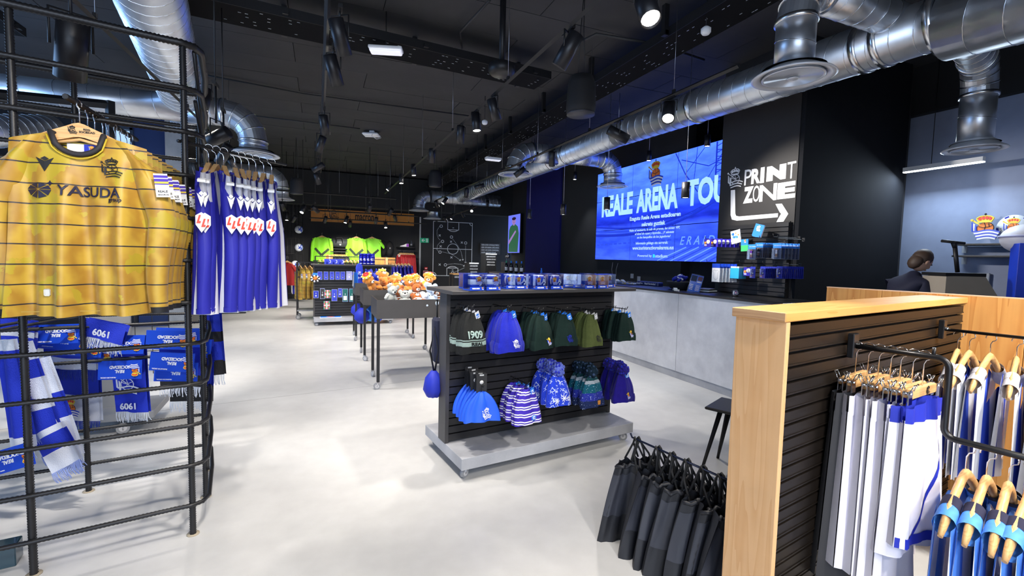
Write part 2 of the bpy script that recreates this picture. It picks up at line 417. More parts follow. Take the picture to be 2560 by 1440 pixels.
t = thing('emergency_light', 'small white emergency light far off beside the right tray', 'light', PZ(1233, 397, 3.5), 0)
G().cbox((0, 0, 0), (.33, .13, .05), .008).build('housing', WHT, t); G().cbox((0, 0, -.03), (.3, .1, .02), .008).build('diffuser', MATS['opal'], t); stem(t)
for x, y, l in ((1212, 303, 'tiny white motion sensor hanging beside the middle track'), (1765, 72, 'tiny white smoke detector on the dark ceiling at the right')):
    t = thing('sensor', l, 'sensor', PZ(x, y, 3.6)); G().lathe([(.03, -.05), (.045, -.03), (.045, 0), (.02, .02)], 12).build('housing', WHT, t); G().cyl((0, 0, .01), (0, 0, .38), .005, 6).build('rod', BLK, t)
for i, (x, y) in enumerate([(1254, 188)]):
    p = PZ(x, y, 3.25)
    t = thing('router_box', 'black router box hanging on a pole at the end of the tray', 'equipment box', p)
    G().lathe([(.1, 0), (.13, .03), (.13, .09), (.1, .11)], 16).build('housing', BLK, t); G().cyl((0, 0, .1), (0, 0, CEIL-p.z), .03, 10).build('pole', BLK, t)
def speaker(px, py, d, label, s=1):
    p = PD(px, py, d)
    t = thing('pendant_speaker', label, 'speaker', p)
    G().lathe([(.10*s, .17*s), (.125*s, .1*s), (.135*s, -.1*s), (.13*s, -.15*s), (.11*s, -.165*s)], 20).build('housing', BLKM, t)
    G().lathe([(.125*s, -.15*s), (.128*s, -.17*s), (.02, -.172*s)], 20).build('grille', mat('speaker_grille', (.06, .06, .07), .5, .5), t)
    for q in (-.04, .04): G().tube([(q, 0, .16*s), (q*.4, .02, (CEIL-p.z)*.6), (0, 0, CEIL-p.z)], .004, 5).build('cable', BLK, t)
speaker(1453, 240, 4.3, 'black bell-shaped speaker hanging beside the middle track', 1.02)
speaker(1088, 447, 10.3, 'black bell speaker hanging far off above the exit signs', 1.05)
speaker(741, 466, 10.2, 'black bell speaker hanging far off at the left, blue-lit')
# ------------------------------------------------------------------ ducts
ZINC = mat('galvanised_steel', (.62, .66, .72), .36, .9, noise=.12, scale=5)
ZINC2 = mat('galvanised_edge', (.75, .78, .82), .25, 1)
ALU = mat('diffuser_paint', (.62, .64, .68), .4, .3)
SEAM = []
def seams(parent):
    g = G()
    for a, b, r, k in SEAM:
        d = (b-a).normalized(); e = d.cross(V((0, 0, 1))); e = e.normalized() if e.length > .1 else V((1, 0, 0)); f = d.cross(e)
        for i in range(1, k):
            c = a+(b-a)*(i/k); g.tube([c+(e*cos(w)+f*sin(w))*(r+.001)+d*.03*sin(w) for w in [2*pi*j/24 for j in range(24)]], .0032, 4, closed=True)
    SEAM.clear(); tag(g.build('spiral_seam', ZINC2, parent), kind='stuff')
def pipe(g, a, b, r, n=28, ridge=.13, ph=0):
    a, b = V(a), V(b); L_ = (b-a).length; pts = []; rs = []; k = max(2, int(L_/ridge))
    for i in range(k):
        for dt, dr in ((0, 0), (.06, .0), (.085, .004), (.1, 0)) if False else ((.02, 0), (.86, 0), (.93, .006), (.98, 0)):
            pts.append(a+(b-a)*((i+dt)/k)); rs.append(r+dr)
    g.tube([a, b], r, n, 0); SEAM.append((a, b, r, max(2, int(L_/ridge))))
def collar(p, d, r, parent, w=.05):
    d = V(d).normalized(); G().tube([V(p)-d*w/2, V(p)-d*w/2.01, V(p)+d*w/2.01, V(p)+d*w/2], [r, r+.012, r+.012, r], 28).build('collar', ZINC2, parent)
def elbow(parent, p, d0, d1, R, r, seg=4):
    """quarter bend from direction d0 to d1 starting at p, as gored segments"""
    p = V(p); d0 = V(d0).normalized(); d1 = V(d1).normalized(); c = p+d1*R; pts = []
    for i in range(seg+1):
        a = pi/2*i/seg; pts.append(c-d1*R*cos(a)+d0*R*sin(a))
    G().tube(pts, r, 28, sm=False).build('elbow', ZINC, parent)
    for q in (1, 2, 3):
        a = pi/2*q/seg; tdir = d1*sin(a)+d0*cos(a)
        G().tube([pts[q]-tdir*.006, pts[q]+tdir*.006], r+.006, 28).build('seam', ZINC2, parent)
    return pts[-1]
def diffuser(parent, p, r, R):
    """round louvred outlet hanging below p, outer radius R"""
    g = G(); g.lathe([(r, 0), (r+.02, -.015), (R*.8, -.05), (R, -.075), (R+.01, -.085), (R-.005, -.09), (R*.8, -.075), (R*.8, -.055)], 40, c=p); d = g.build('diffuser', ALU, parent)
    for k, q in enumerate((.78, .56, .34)):
        G().lathe([(R*q, -.085+.006*k), (R*q-.012, -.09+.006*k), (R*(q-.17), -.05), (R*(q-.17), -.045), (R*q-.01, -.07)], 36, c=p).build('ring', ALU, d)
    G().lathe([(R*.15, -.09), (R*.13, -.095), (.001, -.095)], 24, c=p).build('cone', ALU, d)
    G().lathe([(R*.8, -.03), (.001, -.03)], 24, c=p).build('throat', mat('throat_dark', (.05, .05, .06), .6), d)
def drop(name_label, start, d, R, r, zend, Rd, run=.1, grp='round ceiling air outlets', adir=None):
    """branch leaving a main at start in direction d, bending down to a diffuser"""
    start = V(start); d = V(d).normalized(); o = thing('air_outlet', name_label, 'air duct', (0, 0, 0), 0, grp)
    e = start+d*run
    if run > .05: g = G(); pipe(g, start, e, r); g.build('branch_pipe', ZINC, o); collar(e, d, r, o)
    q = elbow(o, e, d, (0, 0, -1), R, r)
    g = G(); pipe(g, q, (q.x, q.y, zend+.09), r); g.build('riser', ZINC, o); collar(q, (0, 0, 1), r, o, .03)
    seams(o); diffuser(o, (q.x, q.y, zend+.09), r, Rd); return o
XD, ZD = 4.15, 3.4
m1 = thing('main_duct', 'long galvanised spiral duct running the length of the right side', 'air duct')
g = G(); pipe(g, (XD, 6, ZD), (XD, 15.4, ZD), .19, ridge=.16); pipe(g, (XD, 1.95, ZD-.13), (XD, 6, ZD), .19, ridge=.16); g.build('pipe', ZINC, m1)
g = G(); pipe(g, (XD+.02, -2.0, ZD-.55), (XD, 2.0, ZD-.17), .24, ridge=.2); g.build('wide_pipe', ZINC, m1); seams(m1)
for y, r in ((2.02, .24), (2.4, .19), (2.55, .19), (4.4, .19), (7.5, .19), (8.1, .19), (11, .19)): collar((XD, y, ZD-max(0, .13*(6-y)/4.05)), (0, 1, 0), r, m1)
for y in (3, 6, 9, 12): G().cyl((XD, y, ZD+.18), (XD, y, CEIL), .004, 5).build('hanger_wire', STEEL, m1)
drop('large galvanised air outlet with louvred disc above the tracks, nearest one', (XD-.05, 2.32, ZD), (-1, 0, 0), .24, .123, 2.78, .25, .84)
drop('galvanised air outlet with a tilted disc hanging before the grey-blue wall', (XD+.1, 2.0, ZD-.1), (1, .3, 0), .26, .125, 2.56, .215, .98)
drop('galvanised air outlet hanging left of the duct beside the navy pillar', (XD-.1, 7.76, ZD), (-1, 0, 0), .3, .17, 2.97, .3, .53)
drop('galvanised air outlet hanging in front of the video wall', (XD+.1, 7.57, ZD), (1, 0, 0), .28, .17, 2.89, .29, .62)
m2 = thing('main_duct', 'galvanised duct crossing in front of the far right wall', 'air duct')
g = G(); pipe(g, (3.2, 14.6, 3.35), (5.5, 14.6, 3.35), .19); g.build('pipe', ZINC, m2); seams(m2)
drop('galvanised air outlet above the far orange sign right end', (3.15, 14.6, 3.35), (-1, 0, 0), .3, .18, 2.88, .3, .02)
drop('galvanised air outlet farthest away above the pitch diagram', (XD-.3, 15.4, ZD), (-1, .1, 0), .3, .18, 2.72, .3, .1)
m3 = thing('main_duct', 'wide galvanised spiral duct coming overhead down the left side', 'air duct')
g = G(); pipe(g, PZ(330, -150, 3.45), PZ(475, 300, 3.45), .245, ridge=.16); g.build('pipe', ZINC, m3); seams(m3)
p0 = PZ(-120, 208, 3.3); p1 = PZ(470, 272, 3.3)
m4 = thing('main_duct', 'galvanised duct running level behind the steel cage', 'air duct')
g = G(); pipe(g, p0, p1, .165, ridge=.3); g.build('pipe', ZINC, m4); seams(m4)
e1 = drop('galvanised air outlet above the hanging striped jerseys', p1, (p1-p0).normalized(), .34, .17, 2.78, .31, .4)
_ = drop('galvanised air outlet far off left of the orange sign', PZ(640, 432, 3.3), (1, .0, 0), .3, .18, 2.72, .3, .2); q_ = PZ(640, 432, 3.3); g = G(); pipe(g, q_-V((1.6, 0, 0)), q_, .18); g.cyl(q_+V((-.5, 0, .1)), (q_.x-.5, q_.y, CEIL), .004, 5); g.build('feed_pipe', ZINC, _); seams(_)
# low window-side duct
m5 = thing('main_duct', 'galvanised duct low behind the cage at the far left', 'air duct')
g = G(); pipe(g, PD(-150, 330, 5), PD(125, 325, 6.5), .2); g.build('pipe', ZINC, m5); seams(m5)
# ------------------------------------------------------------------ lighting tracks
def track(a, b, label, wires=4):
    a, b = V(a), V(b); t = thing('light_track', label, 'light track')
    G().tube([a, b], .018, 4, sm=False).build('rail', BLK, t)
    for i in range(wires):
        p = a+(b-a)*((i+.5)/wires); G().cyl(p, (p.x, p.y, CEIL), .002, 4).build('wire', STEEL, t)
        G().box(p+V((0, 0, .03)), (.02, .03, .03)).build('clip', BLK, t)
    return t
TZ = 3.0
track((1.5, -2.5, TZ), (1.47, 11.9, TZ), 'long black light track down the middle of the ceiling', 8)
track((2.95, -2.5, TZ), (2.95, .3, TZ), 'short black light track behind the camera on the right', 2)
track((2.95, 2.72, TZ), (2.9, 12.6, TZ), 'long black light track in front of the video wall', 7)
track((.08, -2.5, TZ), (0, 9.5, TZ), 'long black light track left of the middle with dark spotlights', 6)
track((-1.55, -1, TZ), (-1.2, 9.0, TZ), 'black light track behind the steel cage top', 5)
track((-.9, 11.5, 2.85), (1.7, 11.6, 2.85), 'black light track crossing before the orange sign, upper one', 3)
track((-.3, 13.4, 2.62), (2.6, 13.5, 2.62), 'black light track crossing the orange sign, middle one', 3)
track((-.3, 14.6, 2.5), (3.1, 14.7, 2.5), 'black light track crossing the orange sign, lowest one', 3)
track((3.9, 12.0, 2.85), (3.5, 15.2, 2.62), 'short black light track above the pitch diagram', 3)
hb = {}
def head(p, tz, aim, on, label, s=1, w=None, col=(1, .93, .84), cone=75):
    """track spotlight whose can is centred at p, hung from z=tz, pointing along aim"""
    p = V(p); a = V(aim).normalized(); k = (s, on)
    t = thing('track_spotlight', label, 'spotlight', (p.x, p.y, tz), 0, 'track spotlights')
    if s not in hb:
        hb[s] = (G().lathe([(.03*s, -.1*s), (.044*s, -.095*s), (.045*s, .1*s), (.041*s, .1*s), (.038*s, .085*s)], 18).mesh('can', mat('spot_black', (.011, .011, .014), .4, .1)),
                 G().lathe([(.039*s, .088*s), (.001, .088*s)], 16).mesh('lens', LENS), G().lathe([(.039*s, .07*s), (.001, .06*s)], 16).mesh('lens', LENSOFF),
                 G().box((0, 0, -.012), (.025, .12*s, .025)).mesh('adapter', BLK))
    q = a.to_track_quat('Z', 'Y')
    c = put('can', hb[s][0], t); c.location = (0, 0, p.z-tz); c.rotation_mode = 'QUATERNION'; c.rotation_quaternion = q
    l = put('lens', hb[s][1] if on else hb[s][2], c)
    put('adapter', hb[s][3], t)
    h = tz-p.z; yk = G(); sd = a.cross(V((0, 0, 1))); sd = sd.normalized() if sd.length > .1 else V((1, 0, 0))
    top = -.03; o_ = sd*.055*s
    yk.tube([V((0, 0, -h))+o_, V((0, 0, -h+.12*s if h > .15*s else top))+o_, V((0, 0, -h+.12*s if h > .15*s else top))-o_, V((0, 0, -h))-o_], .005*s, 5)
    yk.cyl((0, 0, 0), (0, 0, -h+.1*s), .008, 6); yk.build('yoke', BLK, t)
    if on and w != 0:
        ld = bpy.data.lights.new('lamp', 'SPOT'); ld.energy = (w or SPOT_W)*3; ld.spot_size = RD(cone); ld.spot_blend = .6; ld.shadow_soft_size = .05; ld.color = col
        lo = bpy.data.objects.new('lamp', ld); C.objects.link(lo); lo.location = p+a*.11*s; lo.rotation_mode = 'QUATERNION'; lo.rotation_quaternion = (-a).to_track_quat('Z', 'Y')
    return t
RI = RT; CAMD = V((-.38, -.92, 0))
def H(px, py, X, aim, on, label, s=1, tz=TZ, **k): return head(PX(px, py, X), tz, aim, on, label, s, **k)
D_ = (0, 0, -1)
def HZ_(px, py, aim, on, label, s=1, z=2.83): return head(PZ(px, py, z), TZ, aim, on, label, s, w=50, cone=95)
H(1420, 125, 1.5, (-.35, .45, -.85), True, 'dark spotlight on the middle track below its router box', 1.15)
H(1235, 274, 1.48, (.35, .1, -.9), True, 'lit spotlight on the middle track tilted right, second from camera')
H(1190, 305, 1.48, (.05, -.2, -.95), True, 'lit spotlight on the middle track pointing straight down')
H(1151, 336, 1.48, (0.1, 0.45, -0.9), True, 'spotlight on the middle track left of the straight lit one')
H(1080, 389, 1.48, (0.1, 0.45, -0.95), True, 'blue-edged spotlight halfway along the middle track')
H(1034, 425, 1.48, (.05, -.1, -.95), True, 'lit spotlight far along the middle track, nearer of three')
H(1003, 447, 1.48, (0, -.2, -.95), True, 'lit spotlight far along the middle track, middle of three')
H(975, 468, 1.48, (-.6, -.1, -.7), True, 'lit spotlight at the far end of the middle track, tilted left')
H(1672, 278, 2.95, (-.42, -.45, -.7), True, 'bright spotlight facing the camera on the track before the video wall', 1.25, w=45)
H(1545, 336, 2.95, (.85, -.28, -.42), True, 'dark spotlight tilted right in front of the main duct', 1.2, w=110, cone=60)
H(1380, 397, 2.95, (0.25, 0.45, -0.9), True, 'dark spotlight upright against the main duct')
H(1300, 430, 2.95, (-0.7, 0.45, -0.6), True, 'dark spotlight tilted left before the round outlet')
H(1199, 466, 2.92, (-0.9, 0.45, -0.3), True, 'dark spotlight lying almost level against the thin duct')
H(1166, 482, 2.92, (0, 0.45, -0.95), True, 'blue-edged spotlight upright far along the duct-side track')
H(1112, 502, 2.92, (-.55, -.2, -.7), True, 'lit spotlight at the far end of the duct-side track')
H(1092, 510, 2.92, (0.5, 0.45, -0.7), True, 'dark spotlight last on the duct-side track')
HZ_(850, 92, (0.3, 0.45, -0.93), True, 'large dark spotlight nearest on the track left of the middle', 1.05)
HZ_(834, 175, (0.3, 0.45, -0.93), True, 'dark spotlight second on the left-middle track', 1.05)
HZ_(811, 312, (0.15, 0.45, -0.95), True, 'dark spotlight third on the left-middle track')
HZ_(802, 360, (-0.3, 0.45, -0.9), True, 'dark spotlight fourth on the left-middle track')
HZ_(796, 418, (-0.8, 0.45, -0.5), True, 'dark spotlight fifth on the left-middle track, nearly level')
HZ_(793, 447, (0.3, 0.45, -0.9), True, 'dark spotlight last on the left-middle track')
p = PD(510, 250, 3.6); head(p, TZ, (-.1, -.45, -.9), True, 'lit spotlight above the corner of the steel cage', 1, w=30)
stem(head(PD(541, 345, 3.5), 2.75, (-0.85, 0.45, -0.45), True, 'dark spotlight level above the striped jerseys', 1.1))
stem(head(PD(180, 122, 2.3), 2.85, (-0.25, 0.45, -0.9), True, 'big dark spotlight behind the cage top at upper left', 1.45))
stem(head(PD(560, 385, 4.3), 2.8, (-0.5, 0.45, -0.8), True, 'dark spotlight half hidden behind the jersey rail', w=90))
for (x, y, Y, aim, on, l) in [(706, 516, 11.5, (0.2, .8, -0.7), True, 'small spotlight left of the far orange sign'), (758, 523, 11.5, (-.3, -.5, -.8), True, 'lit spotlight just left of the far orange sign'),
        (788, 523, 11.5, (0.7, .8, -0.6), True, 'tilted spotlight over the left end of the orange sign'), (924, 521, 11.5, (-0.1, .8, -0.7), True, 'grey spotlight hanging before the middle of the orange sign'),
        (976, 530, 11.6, (-0.4, .8, -0.7), True, 'grey tilted spotlight before the right part of the orange sign'), (813, 549, 13.4, (-0.2, .8, -0.7), True, 'blue-grey spotlight on the middle sign track, left'),
        (866, 549, 13.4, (-.3, -.3, -.9), True, 'lit spotlight on the middle sign track'), (940, 551, 13.4, (0, .8, -0.7), True, 'grey spotlight on the middle sign track, right'),
        (988, 545, 13.4, (0.3, .8, -0.7), True, 'dark spotlight at the right end of the middle sign track'), (875, 560, 14.6, (0, .8, -0.7), True, 'small spotlight on the lowest sign track, left'),
        (964, 562, 14.6, (0, -.4, -.9), True, 'lit round spotlight on the lowest sign track'), (717, 541, 13, (0, -.2, -.98), True, 'lit spotlight hanging over the ball grid'),
        (735, 547, 13, (-0.5, .8, -0.7), True, 'tilted dark spotlight hanging over the ball grid')]:
    p = PY(x, y, Y); stem(head(p, p.z+.16, aim, on, l, 1.05, w=48))
for (x, y, on, l, aim) in [(1180, 525, True, 'dazzling spotlight above the pitch diagram, nearest of four', (-.35, -.8, -.45)), (1156, 536, True, 'lit spotlight above the pitch diagram, second of four', (.5, .2, -.6)),
        (1131, 541, True, 'lit spotlight above the pitch diagram, third of four', (-.4, -.1, -.8)), (1113, 548, True, 'lit spotlight above the pitch diagram, farthest of four', (.6, .4, -.5)), (1219, 508, False, 'dark spotlight at the near end of the short far track', (0, 0, -1))]:
    p = PY(x, y, 14); stem(head(p, p.z+.15, aim, on, l, 1, w=30))
for X_, Y_, A_ in ((-1.3, 6.9, (.25, .4, -.9)), (-1.25, 8.4, (.5, .5, -.8))): head((X_, Y_, 2.83), TZ, A_, True, 'added fill spotlight on the track behind the cage, %s one' % ('nearer' if Y_ < 7 else 'farther'), w=65, cone=95)  # two extra heads added to brighten the floor left of the middle
# spotlights on the same tracks outside or at the edge of the frame
H(1615, 12, 1.55, (-.1, -.5, -.85), True, 'dazzling spotlight at the very top edge of the frame', 1.2)
k = 0
for X, Y, aim in [(1.5, -.4, (-.2, .5, -.9)), (1.5, -1.6, (.5, .4, -.8)), (2.95, -.1, (-.25, .6, -.75)), (2.95, -.8, (.1, .6, -.75)), (.1, 1.0, (-.55, .4, -.65)), (.1, -.4, (-.5, .75, -.6)), (.1, 2.1, (.15, .3, -.95)), (2.95, .2, (.3, .35, -.9)), (.08, -1.6, (.3, .5, -.8)), (2.95, -1.5, (0, .75, -.6))]:
    head((X, Y, 2.83), TZ, aim, True, f'lit track spotlight overhead behind the camera, {ORD[k]} along its row'); k += 1
# pendants over the counter
def pendant(px, py, X, label, drop_=None, h=.17):
    p = PX(px, py, X); t = thing('pendant_lamp', label, 'pendant lamp', p, 0, 'black cylinder pendants over the counter')
    G().lathe([(.02, .17), (.042, .165), (.043, 0), (.039, 0), (.037, .01)], 16).build('shade', MATS['spot_black'], t)
    G().lathe([(.037, .006), (.001, .006)], 14).build('lens', mat('pendant_lens', (1, 1, 1), .3, emit=(.95, .95, 1), es=9), t)
    G().cyl((0, 0, .17), (0, 0, CEIL-p.z), .003, 5).build('cord', STEEL, t)
    ld = bpy.data.lights.new('lamp', 'SPOT'); ld.energy = 60; ld.spot_size = RD(80); ld.spot_blend = .6; ld.shadow_soft_size = .04; ld.color = (.9, .93, 1)
    lo = bpy.data.objects.new('lamp', ld); C.objects.link(lo); lo.location = (p.x, p.y, p.z-.01)
pendant(1324, 546, 3.6, 'black pendant lamp farthest left over the counter'); pendant(1408, 537, 3.6, 'black pendant lamp second from the left over the counter')
pendant(1517, 524, 3.6, 'black pendant lamp in front of the first screen letters'); pendant(1713, 495, 3.6, 'large black pendant lamp nearest, in front of the screen title')
pendant(1437, 449, 5.2, 'black downlight high beside the navy wall'); pendant(1513, 428, 5.3, 'small downlight above the left corner of the video wall')
pendant(1622, 402, 5.3, 'small downlight above the middle of the video wall'); pendant(1768, 366, 5.3, 'small downlight above the right corner of the video wall')
# linear light on the right wall
a, b = PX(2260, 431, 6.6), PX(2460, 405, 6.6)
t = thing('linear_lamp', 'long thin white linear lamp hanging before the grey-blue wall', 'lamp', (a+b)/2)
L_ = (b-a).length; G().box((0, 0, .03), (.06, L_, .05)).build('housing', WHT, t); G().box((0, 0, .0), (.045, L_, .012)).build('tube', mat('linear_lamp_glow', (1, 1, 1), .3, emit=(.85, .92, 1), es=14), t)
G().cyl((0, .1, .05), (0, .1, CEIL-a.z), .004, 5).build('cord', BLK, t)
area('linear_lamp_light', ((a+b)/2-V((0, 0, .02))), 0.06, 24, (.72, .86, 1), (0, RD(25), 0), L_)
# ------------------------------------------------------------------ fitted lettering
def fit(s, x0, x1, z0, z1, m, parent, y=0, bold=0, shear=0, name='lettering', ext=.0015, M=None, z_mid=None):
    """lettering squeezed into the box x0..x1, z0..z1 of the parent's front plane"""
    o = text(s, 1, m, parent, MX(), bold, ext, 1, name, 'LEFT', 1, shear)
    xs = [v.co.x for v in o.data.vertices]; zs = [v.co.z for v in o.data.vertices]
    a, b, c, d = min(xs), max(xs), min(zs), max(zs)
    sx = (x1-x0)/(b-a); sz = (z1-z0)/(d-c)
    o.matrix_local = (M or MX()) @ TR(x0-a*sx, y, z0-c*sz) @ MX.Diagonal((sx, 1, sz, 1)); return o
def emis(name, col, s):
    return mat(name, tuple(c*.1 for c in col), .3, emit=col, es=s)
# ------------------------------------------------------------------ video wall
YS = 6.94; XS = 5.6
vw = thing('video_wall', 'video wall of nine screens showing a blue stadium tour advert', 'screen', (XS, YS, 0), RD(-90))
def S(px, py): p = PX(px, py, XS-.02); return (YS-p.y, p.z)
scr = bpy.data.materials.new('screen_picture'); scr.use_nodes = True; MATS['screen_picture'] = scr
N, L = nt(scr); N.remove(N['Principled BSDF']); em = N.new('ShaderNodeEmission'); L.new(em.outputs[0], N['Material Output'].inputs[0])
tc = N.new('ShaderNodeTexCoord'); sp = N.new('ShaderNodeSeparateXYZ'); L.new(tc.outputs['Object'], sp.inputs[0])
gz = N.new('ShaderNodeMapRange'); L.new(sp.outputs[2], gz.inputs[0]); gz.inputs[1].default_value = 1.5; gz.inputs[2].default_value = 3.35
cr = N.new('ShaderNodeValToRGB'); e = cr.color_ramp.elements
e[0].position = 0; e[0].color = (.028, .065, .6, 1); e[1].position = 1; e[1].color = (.046, .12, .85, 1)
for p_, c_ in ((.2, (.014, .04, .5)), (.34, (.023, .055, .6)), (.4, (.006, .014, .28)), (.5, (.009, .027, .42)), (.6, (.028, .082, .75))): q = e.new(p_); q.color = (*c_, 1)
L.new(gz.outputs[0], cr.inputs[0])
mp = N.new('ShaderNodeMapping'); mp.inputs['Scale'].default_value = (.9, 1, 3.4); mp.inputs['Rotation'].default_value = (0, .25, 0); L.new(tc.outputs['Object'], mp.inputs[0])
no = N.new('ShaderNodeTexNoise'); no.inputs['Scale'].default_value = 2.3; no.inputs['Detail'].default_value = 6; L.new(mp.outputs[0], no.inputs['Vector'])
mr = N.new('ShaderNodeMapRange'); L.new(no.outputs[0], mr.inputs[0]); mr.inputs[1].default_value = .35; mr.inputs[2].default_value = .68; mr.inputs[3].default_value = .8; mr.inputs[4].default_value = 1.35
hs = N.new('ShaderNodeHueSaturation'); L.new(cr.outputs[0], hs.inputs['Color']); L.new(mr.outputs[0], hs.inputs['Value']); L.new(hs.outputs[0], em.inputs[0]); em.inputs[1].default_value = 2.5
SW, SH = 1.237, .617
for i in range(3):
    for j in range(3):
        x = -1.855+SW*(i+.5); z = 1.5+SH*(j+.5)
        o = G().box((x, .03, z), (SW-.004, .05, SH-.004)).build('screen_panel', BLKM, vw)
        G().box((x, .001, z), (SW-.012, .004, SH-.012)).build('display', scr, o)
TI = emis('title_glow', (.45, .8, 1), 1.0); TW = emis('text_glow', (.5, .78, 1), .95)
DK = emis('picture_dark_blue', (.012, .035, .62), 1.0); MD = emis('picture_mid_blue', (.025, .075, .85), 1.0); LT = emis('picture_light_blue', (.16, .36, 1), 1.1)
def SB(s, a, b, m, bold=.02, shear=0):
    """text between pixel corners a (top left) and b (bottom right of last letter)"""
    x0, z1 = S(*a); x1, z0 = S(*b); fit(s, x0, x1, z0, z1, m, vw, -.006, bold, shear)
x0, _ = S(1503, 540); x1, _ = S(1840, 480)
zt, zb = 2.757, 2.345
for w_, q0, q1 in (('REALE', -1.643, -.58), ('ARENA', -.46, .66), ('TOUR', .86, 1.97)): fit(w_, q0, q1, 2.405, 2.84, TI, vw, -.006, .04)
fit('Ezagutu Reale Arena estadioaren', -.65, .74, 2.245, 2.345, TW, vw, -.006, .03)
fit('sekretu guztiak', -.28, .37, 2.12, 2.22, TW, vw, -.006, .03)
for k, (s_, a_, b_) in enumerate((('Visite el vestuario, la sala de prensa, las zonas VIP,', -.65, .735), ('el túnel de copas y leyendas... ¡Y siéntate', -.47, .6), ('en los banquillos de los jugadores!', -.4, .52))):
    fit(s_, a_, b_, 2.045-.07*k, 2.1-.07*k, TW, vw, -.006, .01, .3)
fit('Informazio gehiago eta sarrerak:', -.43, .46, 1.79, 1.855, TW, vw, -.006, .012)
fit('www.tourinteractivorealearena.eus', -.53, .61, 1.705, 1.775, TW, vw, -.006, .02)
fit('Powered by', -.36, .05, 1.56, 1.615, TW, vw, -.006, .012); fit('B', .08, .14, 1.562, 1.62, emis('cyan_glow', (.05, .9, .9), 1), vw, -.006, .03); fit('stadium', .15, .46, 1.562, 1.62, TW, vw, -.006, .012)
a = S(1637, 436); crest(vw, TR(a[0], -.006, a[1]), .44, 'colour', 'crest')
# stadium picture: roof trusses and stands as flat print on the screen
g = G()
for pl in (strip([(.55, 3.34), (.8, 2.95), (1.1, 2.62)], .02), strip([(.7, 3.2), (1.3, 3.0), (1.75, 3.1)], .014), strip([(.8, 2.95), (1.2, 3.3)], .012), strip([(1.05, 3.34), (1.0, 2.8)], .012), strip([(1.2, 2.7), (1.6, 3.2)], .012), strip([(1.45, 3.34), (1.45, 2.7)], .03), strip([(1.62, 3.34), (1.62, 2.7)], .025)):
    for q in pl: g.prism(q, .001, 0, y0=-.0015)
for i in range(12): 
    for q in strip([(1.45, 2.72+.05*i), (1.62, 2.72+.05*(i+1) if i % 2 else 2.72+.05*(i-.6))], .012): g.prism(q, .001, 0, y0=-.0015)
g.build('roof_truss_picture', DK, vw)
g = G()
for k in range(3):
    for q in strip([(-1.85+.15*i, 2.2-.09*k-.012*i*(1-k*.3)+.00005*i*i*i) for i in range(24) if -1.85+.15*i < 1.8], .03+.012*k): g.prism(q, .001, k % 2, y0=-.0015)
for i in range(22): g.prism([(-1.8+.16*i, 1.8+.004*i), (-1.7+.16*i, 1.8+.004*i), (-1.7+.16*i, 1.83+.004*i), (-1.8+.16*i, 1.83+.004*i)], .001, 1, y0=-.0015)
for i in range(9): 
    for q in strip([(.2+.17*i, 1.51), (.9+.14*i, 1.74)], .018): g.prism(q, .001, 1 if i % 2 else 2, y0=-.0015)
g.build('stands_picture', [DK, MD, LT], vw)
fit('E R A I D', .75, 1.5, 1.78, 1.92, LT, vw, -.003, .01, .3, ext=.0005)
# cables and sockets on the wall below
for q in ((1532, 656, 1531, 690), (1545, 658, 1540, 690)):
    a, b = PX(q[0], q[1], 5.62), PX(q[2], q[3], 5.62); tag(G().tube([a, (a+b)/2+V((0, .03, .0)), b], .005, 5).build('cable', mat('cable_grey', (.25, .25, .27), .5)), 'thin grey cable dangling below the %s part of the video wall' % ('left' if q[0] == 1532 else 'left corner'), 'cable')
# ------------------------------------------------------------------ print zone sign on the column
XC = 4.9; YC = 4.15
pz = thing('wall_sign', 'white print zone sign with crest and bent arrow on the black column', 'sign', (XC, YC, 0), RD(-90))
def PC(cx, cy): p = PX(1600+cx/2.667, 200+cy/2.667, XC-.002); return (YC-p.y, p.z)
def LB(ch, x0, y0, x1, y1, bold):
    a = PC(x0, (y0)); b = PC(x1, y1); c = PC(x0, y1); d = PC(x1, y0)
    fit(ch, a[0], b[0], (b[1]+c[1])/2, (a[1]+d[1])/2, WHT, pz, -.001, bold)
for ch, x0, y0, x1, y1, b in (('P', 700, 597, 740, 700, 0), ('R', 746, 590, 800, 690, .05), ('I', 806, 582, 826, 686, .03), ('N', 848, 568, 970, 668, .09), ('T', 985, 545, 1035, 656, .0),
        ('Z', 693, 712, 752, 820, .06), ('O', 756, 704, 794, 812, 0), ('N', 800, 695, 908, 806, .02), ('E', 920, 680, 1032, 790, .06)): LB(ch, x0, y0, x1, y1, b)
g = G()
for cp in ([(605, 735), (633, 732), (635, 890), (603, 900)], [(603, 900), (635, 890), (640, 905), (612, 930)], [(612, 930), (640, 905), (660, 910), (645, 938)], [(645, 938), (660, 910), (920, 888), (918, 915)], [(903, 827), (945, 824), (988, 892), (940, 892), (930, 880)], [(940, 892), (988, 892), (935, 977), (895, 978), (918, 930)]):
    g.prism([PC(*q) for q in cp][::-1], .0015)
g.build('arrow', WHT, pz)
c = PC(632, 665); crest(pz, TR(c[0], -.001, c[1]), .26, 'white')
